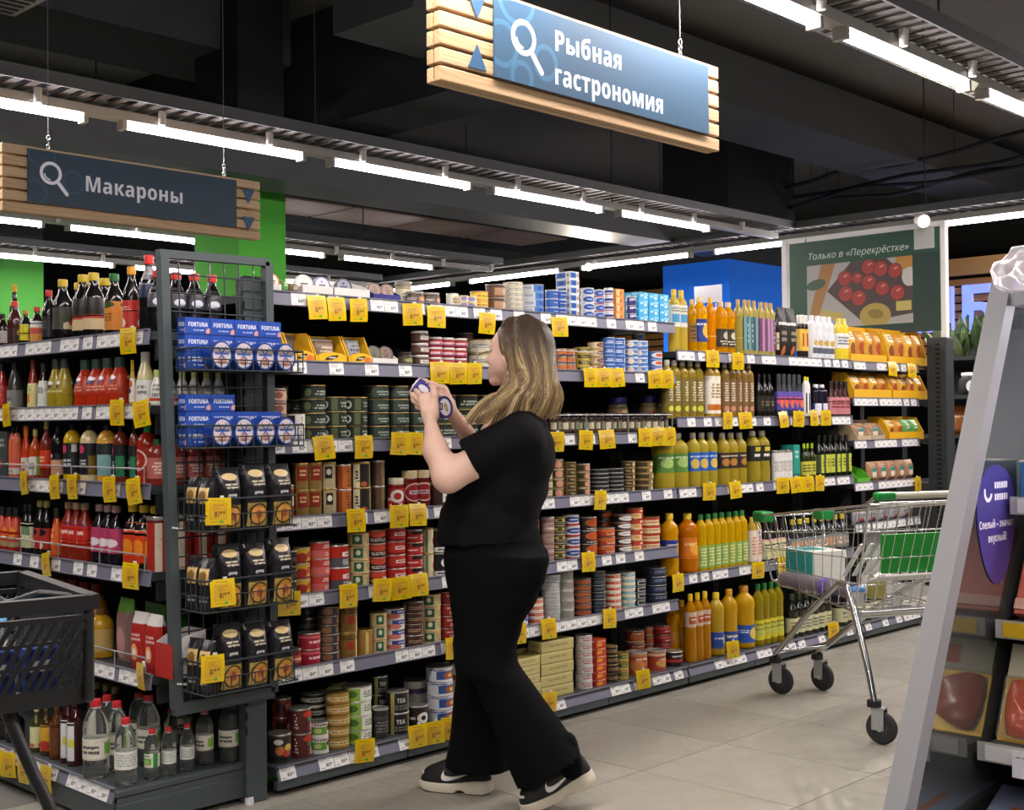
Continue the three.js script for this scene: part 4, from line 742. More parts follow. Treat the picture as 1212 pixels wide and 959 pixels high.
function paint(spec, seed) {
  const q = mulberry(seed), [base, ...ops] = spec.split(';').filter(Boolean);
  return (c, w, h) => {
    c.fillStyle = base; c.fillRect(0, 0, w, h);
    for (const op of ops) {
      const kind = op[0], m = op.slice(1).match(/^([^#\s]*)(#\w+)\s+(.*)$/); if (!m) continue;
      const word = m[1], a = m[3].split(/\s+/).map(Number); c.fillStyle = m[2];
      if (kind === 'b') c.fillRect(0, a[0] * h, w, ((a[1] ?? 1) - a[0]) * h);
      if (kind === 'v') c.fillRect(a[0] * w, 0, ((a[1] ?? 1) - a[0]) * w, h);
      if (kind === 'r') c.fillRect(a[0] * w, a[1] * h, (a[2] - a[0]) * w, (a[3] - a[1]) * h);
      if (kind === 'o') { c.beginPath(); c.ellipse(a[0] * w, a[1] * h, a[2] * w, a[3] * h, 0, 0, 7); c.fill(); }
      if (kind === 't') { const n = a[4], H = ((a[3] - a[1]) * h) / n; for (let i = 0; i < n; i++) { let x = a[0] * w + q() * 0.08 * w; while (x < a[2] * w - 6) { const l = 4 + q() * 9; c.fillRect(x, a[1] * h + i * H + H * 0.2, l, H * (0.45 + 0.25 * q())); x += l + 2 + (q() < 0.2 ? 6 : 0); } } }
      if (kind === 'w') { c.font = 'bold ' + Math.round(a[2] * h) + 'px sans-serif'; c.textAlign = 'center'; c.textBaseline = 'middle'; c.fillText(word, a[0] * w, a[1] * h); }
    }
    for (let i = 0; i < 34; i++) { c.fillStyle = q() < 0.6 ? 'rgba(0,0,0,0.16)' : 'rgba(255,250,235,0.16)'; c.fillRect(q() * w, q() * h, 2 + q() * 14, 1 + q() * 5); }
  };
}
const ITEM = {};
PRODUCTS.split('\n').forEach((line, i) => {
  const [key, look, d] = line.split('|'), it = { key, look, kind: key.slice(0, 2), opt: {}, seed: 100 + i }, design = [];
  for (const op of d.split(';')) { const m = op.match(/^(col|lid|tr|cap|ly)(?=[#.\d])(.*)$/); if (m) it.opt[m[1]] = m[2]; else if (/^(oil|slim|soy|sauce|round|wine)$/.test(op)) it.opt.prof = op; else design.push(op); }
  it.design = design.join(';'); ITEM[key] = it;
});
const PROFILE = {
  oil: [[0, 0], [0.88, 0], [1, 0.03], [1, 0.1], [0.96, 0.115], [1, 0.13], [1, 0.28], [0.95, 0.3], [0.95, 0.64], [1, 0.66], [1, 0.74], [0.86, 0.81], [0.5, 0.87], [0.36, 0.9], [0.36, 0.93]],
  slim: [[0, 0], [0.93, 0], [1, 0.015], [1, 0.76], [0.9, 0.82], [0.5, 0.88], [0.42, 0.93]],
  soy: [[0, 0], [0.94, 0], [1, 0.02], [1, 0.3], [0.94, 0.32], [1, 0.34], [1, 0.55], [0.9, 0.66], [0.52, 0.77], [0.4, 0.84], [0.4, 0.9]],
  sauce: [[0, 0], [0.92, 0], [1, 0.05], [0.98, 0.42], [0.78, 0.6], [0.5, 0.76], [0.42, 0.82]],
  round: [[0, 0], [0.94, 0], [1, 0.03], [1, 0.64], [0.94, 0.74], [0.7, 0.83], [0.34, 0.88]],
  wine: [[0, 0], [0.94, 0], [1, 0.02], [1, 0.58], [0.86, 0.67], [0.44, 0.76], [0.33, 0.82], [0.31, 0.95]],
};
const CAP = { oil: [0.9, 1, 0.42], slim: [0.9, 1, 0.46], soy: [0.88, 1, 0.5], sauce: [0.79, 1, 0.48], round: [0.86, 1, 0.36], wine: [0.86, 1, 0.37] };
const rAt = (prof, y) => { for (let i = 1; i < prof.length; i++) if (prof[i][1] >= y) { const [a, b] = [prof[i - 1], prof[i]], t = (y - a[1]) / (b[1] - a[1] || 1); return a[0] + (b[0] - a[0]) * t; } return 0.3; };
const SEG = 20;
const liquid = (color, tr, rough = 0.14) => { if (tr <= 0.25) return phys(color, { roughness: 0.16, clearcoat: 0.3 }); const c = new THREE.Color(color), h = {}; c.getHSL(h); c.setHSL(h.h, Math.min(1, h.s * 1.05), Math.min(0.62, h.l * 1.32)); return phys('#' + c.getHexString(), { transmission: 0.42, thickness: 0.04, roughness: rough, ior: 1.35 }); };
const TIN_METAL = lathe([[0.975, 0.93], [1, 0.94], [1, 1], [0.92, 1], [0.89, 0.955], [0, 0.955]], SEG);
function pillow(blockBottom) { // a filled bag, unit size, standing on y = 0, print on the front
  const nx = 8, ny = 12, tri = [], uv = [], D = (x, y) => { const e = Math.pow(Math.max(0, 1 - Math.pow(Math.abs(2 * x - 1), 4)), 0.5), b = blockBottom ? Math.min(1, 0.75 + y * 1.2) : Math.pow(Math.min(1, y / 0.25), 0.6), t = Math.pow(Math.min(1, (1 - y) / 0.3), 0.8); return 0.5 * e * b * t + 0.012; };
  const X = (x, y) => (x - 0.5) * (1 - 0.05 * Math.sin(Math.PI * y)), W = (x, y) => 0.03 * Math.sin(17 * x + 9 * y) * Math.sin(6 * y);
  for (const s of [1, -1]) for (let i = 0; i < nx; i++) for (let j = 0; j < ny; j++) { const p = [[i, j], [i + 1, j], [i + 1, j + 1], [i, j + 1]].map(([a, b]) => [a / nx, b / ny]); for (const k of s > 0 ? [0, 1, 2, 0, 2, 3] : [0, 2, 1, 0, 3, 2]) { const [x, y] = p[k]; tri.push([X(x, y), y, s * (D(x, y) + (y < 0.95 ? W(x, y) : 0))]); uv.push([s > 0 ? x : 1 - x, y]); } }
  if (blockBottom) for (let i = 0; i < nx; i++) { const a = i / nx, b = (i + 1) / nx; for (const q of [[a, 1], [a, -1], [b, -1], [a, 1], [b, -1], [b, 1]]) { tri.push([X(q[0], 0), 0, q[1] * D(q[0], 0)]); uv.push([q[0], 0.01]); } }
  return toCreasedNormals(soup(tri, uv), 0.9);
}
const BAG = pillow(false), BLOCKBAG = pillow(true);
const mapUV = (g0, c) => { const g = g0.clone(), uv = g.attributes.uv; for (let i = 0; i < uv.count; i++) uv.setXY(i, c[0] + (c[2] - c[0]) * uv.getX(i), c[1] + (c[3] - c[1]) * uv.getY(i)); return g; };
function boxCell(c) { // unit box, base at y = 0, print on front and left; the other faces take the edge colour
  const g = new THREE.BoxGeometry(1, 1, 1).translate(0, 0.5, 0), uv = g.attributes.uv;
  for (let i = 0; i < uv.count; i++) { const f = Math.floor(i / 4); let u = uv.getX(i), v = uv.getY(i); if (f === 2 || f === 3) { u = 0.02 + 0.06 * u; v = 0.02 + 0.06 * v; } uv.setXY(i, c[0] + (c[2] - c[0]) * u, c[1] + (c[3] - c[1]) * v); }
  return g;
}
const CATEGORY = { ti: 'tin', jr: 'jar', bo: 'bottle', bx: 'box', bg: 'packet', di: 'tin' }, NAME = { ti: 'food_tin', jr: 'glass_jar', bo: 'bottle', bx: 'carton', bg: 'packet', di: 'fish_tin' };
// parts of a product as [name, geometry, material]; unit radius and height
function recipe(key) {
  const it = ITEM[key]; if (it.parts) return it.parts;
  const cell = newCell(paint(it.design, it.seed)), mat = atlases[cell.page].mat, o = it.opt;
  if (it.kind === 'ti') return (it.parts = [['label_wrap', lathe([[0.985, 0], [0.97, 0.04], [0.97, 0.97]], SEG, cell.uv, 2), mat], ['metal_lid', TIN_METAL, /gold|olive|cream|dkgreen/.test(key) ? M.lidGold : M.lid]]);
  if (it.kind === 'bx') return (it.parts = [['carton_body', boxCell(cell.uv), mat]]);
  if (it.kind === 'bg') return (it.parts = [['bag_body', mapUV(/pasta|red|pink/.test(key) ? BLOCKBAG : BAG, cell.uv), new THREE.MeshStandardMaterial({ map: atlases[cell.page].t, roughness: key.includes('pasta') ? 0.3 : 0.4 })]]);
  if (it.kind === 'jr') return (it.parts = [['jar_body', lathe([[0, 0], [0.92, 0], [1, 0.06], [1, 0.72], [0.9, 0.8], [0.86, 0.84]], SEG), liquid(o.col, +o.tr)], ['paper_label', lathe([[1.012, 0.18], [1.012, 0.68]], SEG, cell.uv, 2), mat], ['jar_lid', lathe([[0.9, 0.8], [0.95, 0.81], [0.95, 0.97], [0.9, 1], [0, 1]], SEG), std(o.lid, 0.35, 0.3)]]);
  const prof = PROFILE[o.prof], [c0, c1, cr] = CAP[o.prof], [l0, l1] = o.ly.match(/\.?\d*\.?\d+/g).map(Number);
  const lab = []; for (let k = 0; k <= 5; k++) { const y = l0 + ((l1 - l0) * k) / 5; lab.push([rAt(prof, y) + 0.018, y]); }
  return (it.parts = [['bottle_body', lathe(prof, SEG), liquid(o.col, +o.tr)], ['paper_label', lathe(lab, SEG, cell.uv, 2), mat], ['cap', lathe([[cr * 0.9, c0], [cr, c0 + 0.01], [cr, c1 - 0.015], [cr * 0.88, c1], [0, c1]], 14), std(o.cap, 0.4)]]);
}
const tinName = (sh) => ({ A1: 'fish_tin', A2: 'fish_tin', A3: 'pate_tin', A4: 'meat_tin', A5: 'meat_tin', A6: 'fish_tin', A7: 'vegetable_tin' })[sh] ?? 'drink_can';  // kinds go by shelf; what the tins hold is guessed
const proto = {};
function makeItem(key) {
  if (!proto[key]) { const g = new THREE.Group(); for (const [n, geo, mat] of recipe(key)) part(n, geo, mat, g); proto[key] = g; }
  return proto[key].clone();
}
function addItem(key, pos, size, turn, label, group, name) {
  const o = makeItem(key), k = ITEM[key].kind; o.name = numbered(name ?? NAME[k]); o.position.set(...pos); o.scale.set(...size); o.rotation.y = turn; scene.add(o); return tag(o, label, CATEGORY[k], group);
}
const ORD = ['first', 'second', 'third', 'fourth', 'fifth', 'sixth', 'seventh', 'eighth', 'ninth', 'tenth', 'eleventh', 'twelfth', 'thirteenth', 'fourteenth', 'fifteenth'];
const SHELF = {}; for (const [s, w, n] of [['A', 'tin', 7], ['B', 'oil', 5], ['C', 'snack', 6], ['E', 'sauce', 6]]) for (let i = 1; i <= n; i++) SHELF[s + i] = (i === 1 ? 'top' : i === n ? 'bottom' : ORD[i - 1]) + ' ' + w + ' shelf';
const boxDepth = { bx: 0.09, bg: 0.06 };
const runs = RUNS.split('\n').map((l) => { const [sh, key, n, rows, u0, d, h, w, dep] = l.split(' '); return { sh, key, n: +n, rows: +rows, u0: +u0, d: +d, h: +h, w: +w, dep: +dep }; });
const colCount = {}, total = {};
for (const r of runs) { const k = r.sh + r.key; total[k] = (total[k] ?? 0) + r.n; }
for (const r of runs.slice().sort((a, b) => a.u0 - b.u0)) {
  if (r.key.startsWith('tr')) continue;
  const kind = ITEM[r.key].kind, sys = r.sh[0], S = sysOf(sys), y0 = SURF[sys][+r.sh[1] - 1], id = r.sh + r.key, round = !['bx', 'bg'].includes(kind), look = ITEM[r.key].look;
  const base = colCount[id] ?? 0; colCount[id] = base + r.n;
  for (let b = 0; b < r.dep; b++) for (let k = 0; k < r.n; k++) {
    const col = base + k, jit = round ? rr(-0.55, 0.15) : rr(-0.06, 0.06), rowsHere = b ? Math.max(1, r.rows - 1) : r.rows;
    for (let j = 0; j < rowsHere; j++) {
      const D = r.d * (round ? 0.985 : 0.94), dz = round ? r.d / 2 + b * r.d * 1.02 : boxDepth[kind] / 2 + b * boxDepth[kind], wob = r.rows > 1 && j ? r.d * 0.022 : 0;
      const pos = S(r.u0 + k * r.d + rr(-wob, wob), y0 + j * r.h, r.w - dz - (round ? rr(0, 0.004) : 0.002));
      const size = round ? [D / 2, r.h * 0.998, D / 2] : [D, r.h * 0.985, boxDepth[kind] * 0.95];
      const many = total[id] > 1, colW = many ? `, ${ORD[Math.min(14, col)]} ${r.rows > 1 ? "stack" : "one"} from left` : '', rowW = r.rows > 1 ? (j === r.rows - 1 && !b ? ', topmost' : j === 0 ? ', lowest' : `, ${ORD[j]} up`) : '';
      addItem(r.key, pos, size, turnOf(sys) + jit * (round && r.rows > 1 ? 1 + 0.2 * Math.sin(j * 5 + k) : 1), `${look}${b ? ' behind' : ''}${colW}${rowW}, ${SHELF[r.sh]}`, `${look}s on the ${SHELF[r.sh]}`, kind === 'ti' ? tinName(r.sh) : undefined);
    }
  }
}
// goods at the aisle end of the end rack, seen through the wire grid
for (const [key, n, y, h, D, x0, z] of [['bo_cola2', 4, 1.599, 0.205, 0.068, 2.19, -0.105], ['bo_horse', 7, 1.356, 0.118, 0.046, 2.18, -0.095], ['bo_redbrown', 5, 1.094, 0.152, 0.066, 2.185, -0.105], ['ti_redgreen', 4, 0.812, 0.18, 0.08, 2.19, -0.11]]) for (let k = 0; k < n; k++) addItem(key, [x0 + k * D * 1.02, y, z], [D * 0.49, h, D * 0.49], rr(-0.5, 0.1), `${ITEM[key].look}${key === 'ti_redgreen' ? ' behind the grid' : ''}, ${ORD[k]} from left`, `${ITEM[key].look}s at the rack end`);
// open display cartons and what they hold
function carton(name, label, pos, turn, W, H, D, color, front, group, side = 0.75, lipMat) {
  const t = thing(name, label, 'carton tray', pos, turn, group), m = std(color, 0.55), e = 0.004;
  part('back', box(W, H, e, 0, H / 2, -D / 2), m, t); part('tray_floor', box(W, e, D, 0, e / 2, 0), m, t); part('front_lip', box(W, front, e, 0, front / 2, D / 2), lipMat ?? m, t);
  for (const s of [-1, 1]) { const sh = new THREE.Shape([[-D / 2, 0], [D / 2, 0], [D / 2, front], [D / 2 - D * 0.35, H * side], [-D / 2, H]].map((p) => new THREE.Vector2(...p))); const g = new THREE.ExtrudeGeometry(sh, { depth: e, bevelEnabled: false }); g.rotateY(-Math.PI / 2); g.translate(s * (W / 2 - e / 2) + e / 2, 0, 0); part('side', g, m, t); }
  return t;
}
const discTop = (ring, mid) => { const c = newCell((x, w, h) => { x.fillStyle = ring; x.fillRect(0, 0, w, h); if (mid === 'fish') { x.fillStyle = '#dcd0d4'; x.beginPath(); x.ellipse(w / 2, h / 2, w * 0.41, h * 0.44, 0, 0, 7); x.fill(); x.fillStyle = '#c99a8c'; x.beginPath(); x.ellipse(w * 0.5, h * 0.68, w * 0.2, h * 0.16, 0, 0, 7); x.fill(); x.strokeStyle = '#3a62b4'; x.lineWidth = 9; x.beginPath(); x.moveTo(w * 0.3, h * 0.2); x.lineTo(w * 0.62, h * 0.66); x.moveTo(w * 0.7, h * 0.2); x.lineTo(w * 0.4, h * 0.6); x.moveTo(w * 0.18, h * 0.46); x.lineTo(w * 0.82, h * 0.46); x.stroke(); return; } x.fillStyle = mid; x.beginPath(); x.ellipse(w / 2, h / 2, w * 0.4, h * 0.4, 0, 0, 7); x.fill(); x.fillStyle = '#33343c'; x.fillRect(w * 0.3, h * 0.46, w * 0.4, h * 0.08); x.fillStyle = ring; x.fillRect(w * 0.36, h * 0.6, w * 0.28, h * 0.1); x.fillRect(w * 0.42, h * 0.25, w * 0.14, h * 0.12); }); return c; };
function disc(label, group, pos, R, T, ring, mid, rx, ry, name = 'round_tin') { // a flat round tin lying on its rim: picture on the lid
  const c = discTop(ring, mid), t = thing(name, label, 'tin', pos, ry, group); const q = new THREE.Group();
  const lidG = new THREE.CircleGeometry(R * 0.97, 24); const uv = lidG.attributes.uv; for (let i = 0; i < uv.count; i++) uv.setXY(i, c.uv[0] + (c.uv[2] - c.uv[0]) * uv.getX(i), c.uv[1] + (c.uv[3] - c.uv[1]) * uv.getY(i));
  const rim = lathe([[R * 0.97, 0], [R, 0.002], [R, T - 0.002], [R * 0.97, T]], 24); rim.rotateX(Math.PI / 2); rim.translate(0, 0, -T / 2);
  const back = new THREE.CircleGeometry(R, 24).rotateY(Math.PI).translate(0, 0, -T / 2);
  const place = (g) => g.rotateX(rx).translate(0, R * Math.abs(Math.cos(rx)), 0);
  part('lid_picture', place(lidG.translate(0, 0, T / 2)), atlases[c.page].mat, t); part('rim', place(merge([rim, back])), std(ring, 0.35, 0.2), t); return t;
}
const trays = runs.filter((r) => r.key.startsWith('tr'));
let yi = 0;
for (const r of trays) {
  const S = SYS[r.sh[0]] ?? SYS.A, y = SURF[r.sh[0]][+r.sh[1] - 1], turn = turnOf(r.sh[0]), D = 0.12, at = (k) => S(r.u0 + k * r.d, y, r.w - D / 2), W = r.d * 0.97, H = r.h, sh = SHELF[r.sh], P = at(0);
  if (r.key === 'tr_red') { carton('display_tray', 'white carton tray with a red round tin, ' + sh, P, turn, W, H * 0.9, D, '#d4d2cc', H * 0.45); disc('round red tin standing in the leftmost white tray', null, [P[0], P[1] + 0.01, P[2] + 0.045], 0.03, 0.02, '#b84a3c', '#e0c8b8', -0.2, 0); }
  else if (r.key === 'tr_white') { carton('display_tray', 'white carton tray of leaning round tins, ' + sh, P, turn, W, H * 0.5, D, '#dcdbd6', H * 0.5); disc('round pale green tin leaning in the white tray', null, [P[0] - 0.035, P[1] + 0.008, P[2] + 0.02], 0.036, 0.02, '#b9c4b4', '#d8ddd0', -0.25, -0.3); disc('round lilac tin leaning in the white tray', null, [P[0] + 0.035, P[1] + 0.008, P[2] + 0.035], 0.034, 0.02, '#7d74a8', '#e0dcea', -0.2, -0.2); }
  else if (r.key === 'tr_white2') { carton('display_tray', 'tall white carton tray with dark round tins, ' + sh, P, turn, W, H, D, '#e0dfda', H * 0.5); disc('round black tin in the tall white tray', null, [P[0] - 0.02, P[1] + 0.01, P[2] + 0.03], 0.034, 0.02, '#2a2c38', '#8d90a8', -0.2, -0.3); }
  else if (r.key === 'tr_white3') { carton('display_tray', 'white carton tray of dark foil cups, ' + sh, P, turn, W, H * 0.75, D, '#e2e1dc', H * 0.3); for (const [dx, c] of [[-0.03, '#4a5028'], [0.03, '#6a4a34']]) disc(c === '#4a5028' ? 'dark green foil cup in the white tray' : 'dark brown foil cup in the white tray', null, [P[0] + dx, P[1] + 0.012, P[2] + 0.02], 0.032, 0.03, '#1f1c1c', c, -0.3, -0.2); }
  else if (r.key === 'tr_navy') { carton('display_tray', 'navy blue carton tray of brown tins, ' + sh, P, turn, W, H * 0.95, D, '#262c7c', H * 0.4); for (const dx of [-0.035, 0.03]) disc(dx < 0 ? 'left brown tin in the navy tray' : 'right brown tin in the navy tray', null, [P[0] + dx, P[1] + 0.012, P[2] + 0.02], 0.03, 0.03, '#4a342c', '#8a6450', -0.3, -0.2); }
  else if (r.key === 'tr_yel') {
    const i = yi++, lab = ['leftmost yellow display box, half hidden by fish packs', 'second yellow display box with grey liner', 'third and widest yellow display box with orange pouch', 'rightmost yellow display box with blue pouch'][i];
    const t = carton('display_box', lab, P, turn, W, H, D, '#e6b512', H * 0.28, 'yellow display boxes on the second tin shelf', 0.97);
    const arch = new THREE.Shape(); arch.moveTo(-W * 0.42, 0); arch.lineTo(W * 0.42, 0); arch.lineTo(W * 0.42, H * 0.3); arch.quadraticCurveTo(0, H * 0.48, -W * 0.42, H * 0.3); arch.closePath(); part('arched_front', new THREE.ExtrudeGeometry(arch, { depth: 0.003, bevelEnabled: false }).translate(0, 0, D / 2 + 0.002), std('#e8bc18', 0.5), t);
    part('liner', box(W * 0.9, H * 0.92, 0.003, 0, H * 0.48, -D / 2 + 0.006), std('#8d8a82', 0.6), t);
    const leaf = new THREE.Shape(); leaf.moveTo(-W * 0.2, 0); leaf.quadraticCurveTo(-W * 0.15, H * 0.16, W * 0.22, H * 0.17); leaf.quadraticCurveTo(W * 0.18, 0.0, -W * 0.2, 0); part('brown_emblem', new THREE.ExtrudeGeometry(leaf, { depth: 0.001, bevelEnabled: false }).translate(-W * 0.02, H * 0.12, D / 2 + 0.0055), std('#2c1a12', 0.5), t);
    part('emblem_bar', box(W * 0.22, H * 0.04, 0.001, 0, H * 0.2, D / 2 + 0.007), std('#e8e2d4', 0.5), t); if (i % 2) part('orange_spot', new THREE.CylinderGeometry(H * 0.13, H * 0.13, 0.001, 16).rotateX(Math.PI / 2).translate(W * 0.3, H * 0.13, D / 2 + 0.006), std('#e0702c', 0.5), t);
    if (i > 1) addItem(i === 2 ? 'bg_brown' : 'bg_grey', [P[0], P[1] + 0.006, P[2]], [W * 0.7, H * 0.8, 0.06], 0, i === 2 ? 'brown pouch inside the third yellow display box' : 'grey pouch inside the rightmost yellow display box');
  }
  else if (r.key.startsWith('tr_snack')) for (let k = 0; k < r.n; k++) {
    const Q = at(k), two = r.key !== 'tr_snack', nP = r.key === 'tr_snack3' ? 4 : 4, which = r.key === 'tr_snack3' ? 'yellow snack tray' : (runs.indexOf(r) % 2 || k ? 'right' : 'left') + ' yellow snack tray', second = r.u0 > 7.1 || k ? 'right' : 'left';
    const lab = r.key === 'tr_snack3' ? 'low yellow tray of snack packets' : `${second} yellow carton of snack packets`;
    carton('snack_carton', `${lab}, ${sh}`, Q, 0, W, H, 0.14, '#e2ac10', H * (two ? 0.34 : 0.22), null, 0.95);
    for (let p = 0; p < nP; p++) { const key = r.key === 'tr_snack3' && p > 1 ? 'bg_green' : ['bg_brownsnack', 'bg_tansnack'][(p + k) % 2]; addItem(key, [Q[0] + (p - (nP - 1) / 2) * W * 0.235, Q[1] + 0.006, Q[2] + 0.015], [W * 0.21, H * 0.82, 0.08], rr(-0.1, 0.1), `${ITEM[key].look}, ${ORD[p]} in the ${lab.replace(' of snack packets', '')}, ${sh}`); }
  }
  else if (r.key === 'tr_tan') for (let k = 0; k < r.n; k++) { const Q = at(k); carton('display_tray', `${k ? 'right' : 'left'} tan open carton, ${sh}`, Q, 0, W, H, 0.12, k ? '#b8a488' : '#c8b08c', H * 0.25); addItem('bg_tan', [Q[0], Q[1] + 0.006, Q[2]], [W * 0.8, H * 0.8, 0.08], 0, `tan packet in the ${k ? 'right' : 'left'} tan carton`); }
  else if (r.key === 'tr_green') carton('display_tray', 'bright green carton tray, ' + sh, P, 0, W, H, D, '#5cae2c', H * 0.3);
  else if (r.key === 'tr_whitered') carton('display_tray', 'white and red carton beside the red bags', P, turn, W, H * 0.8, D, '#dad6d4', H * 0.6, null, 0.9, std('#b02a24', 0.5));
}
// fish packs and pasta bags in the hanging baskets
for (const [n, y, rowsN] of [['upper', 1.465, [4, 4, 4]], ['second', 1.218, [4, 4, 2]]]) {
  rowsN.forEach((c, j) => { for (let k = 0; k < c; k++) addItem('bx_fortuna', [2.213 + k * 0.093, y + 0.004 + j * 0.056, 0.076], [0.091, 0.055, 0.045], 0, `blue and white fish carton, ${ORD[k]} from the left, ${['lowest', 'middle', 'top'][j]} row, ${n} fish basket`, 'fish cartons in the wire baskets', 'fish_carton'); });
  for (let k = 0; k < 4; k++) { const o = disc(`blue tin with silver lid, ${ORD[k]} from the left in the ${n} fish basket`, 'blue fish tins in the wire baskets', [2.262 + k * 0.083, y + 0.004, 0.137], 0.041, 0.05, '#1f469c', 'fish', 0, 0, 'fish_tin'); o.scale.y = 1.12; };
}
for (const [n, y] of [['upper', 0.955], ['middle', 0.7], ['lowest', 0.44]]) {
  for (let k = 0; k < 3; k++) addItem('bg_pasta', [2.292 + k * 0.1, y + 0.004, 0.13], [0.098, 0.2 + rr(-0.008, 0.008), 0.085], rr(-0.06, 0.06), `black pasta bag, ${ORD[k]} from the left in the ${n} pasta basket`, 'black pasta bags in the wire baskets', 'pasta_bag');
  for (let k = 0; k < 2; k++) addItem('bg_pasta2', [2.212, y + 0.004, 0.085 + k * 0.07], [0.062, 0.165, 0.055], -Math.PI / 2 + 0.25, `small black pasta bag, ${k ? 'front' : 'rear'} one at the left end of the ${n} pasta basket`, 'small black pasta bags in the wire baskets', 'pasta_bag');
}
// clear vinegar bottles on the end deck
{
  const prof = [[0, 0], [0.86, 0.01], [0.98, 0.03], [1, 0.07]]; for (let k = 0; k < 4; k++) prof.push([1, 0.09 + k * 0.03], [0.95, 0.1 + k * 0.03]); prof.push([1, 0.24], [1, 0.54], [0.96, 0.56], [1, 0.58], [0.96, 0.6], [1, 0.62], [0.97, 0.68], [0.8, 0.79], [0.5, 0.88], [0.34, 0.92], [0.34, 0.94]);
  const clear = new THREE.MeshPhysicalMaterial({ color: '#f6faf8', transmission: 0.97, thickness: 0.05, roughness: 0.03, ior: 1.34 }), body = lathe(prof, 24), capG = lathe([[0.36, 0.91], [0.42, 0.915], [0.42, 0.985], [0.38, 1], [0, 1]], 16), neck = lathe([[0.36, 0.885], [0.4, 0.89], [0.4, 0.91]], 16);
  const cellA = newCell(paint('#dcdacb;r#8cc04c .72 .2 1 .75;t#3c3c3a .1 .3 .6 .75 2;b#c4c2b4 .92 1', 9)), cellB = newCell(paint('#dedccf;r#6cb43c .05 .35 .55 .8;v#2c8c3c .62 .82;o#b4d880 .28 .6 .16 .16;t#667 .1 .08 .5 .25 1', 10)), cellC = newCell(paint('#e4e4dc;t#9aa .15 .15 .85 .85 5;b#d4d8cc 0 .06', 11));
  const wrap = (c) => lathe([[1.015, 0.26], [1.015, 0.53]], 24, c.uv, 2);
  const kinds = [['large clear vinegar bottle with cream label', wrap(cellA), cellA], ['small clear vinegar bottle with green label', wrap(cellB), cellB], ['small clear vinegar bottle with white label', wrap(cellC), cellC]];
  const red = std('#c8242c', 0.4);
  [[2.029, -0.231, 0.257, 0, 'frontmost at the left'], [2.121, -0.262, 0.231, 0, 'second in the back row'], [2.055, -0.087, 0.214, 2, 'nearest the deck corner'], [2.23, -0.25, 0.238, 0, 'third in the back row'], [2.147, -0.085, 0.162, 1, 'second along the deck edge'], [2.21, -0.087, 0.156, 2, 'third along the deck edge'], [2.281, -0.09, 0.155, 2, 'fourth along the deck edge'], [2.345, -0.3, 0.16, 2, 'hidden behind the middle ones'], [2.365, -0.117, 0.19, 0, 'fifth along the deck edge'], [2.44, -0.085, 0.208, 0, 'last by the corner post'], [2.43, -0.36, 0.206, 0, 'deep by the back panel'], [2.28, -0.4, 0.216, 0, 'farthest back in the middle'], [2.16, -0.4, 0.226, 0, 'farthest back at the left']].forEach(([x, z, h, k, where]) => {
    const t = thing('vinegar_bottle', `${kinds[k][0]}, ${where}`, 'bottle', [x, 0.14, z], rr(-1.0, 0.1)); const R = h * (h > 0.19 ? 0.165 : 0.155); t.scale.set(R, h, R);
    part('bottle_body', body, clear, t); part('paper_label', kinds[k][1], atlases[kinds[k][2].page].mat, t); const cp = part('red_cap', capG, red, t); part('white_collar', neck, M.white, cp);
  });
}
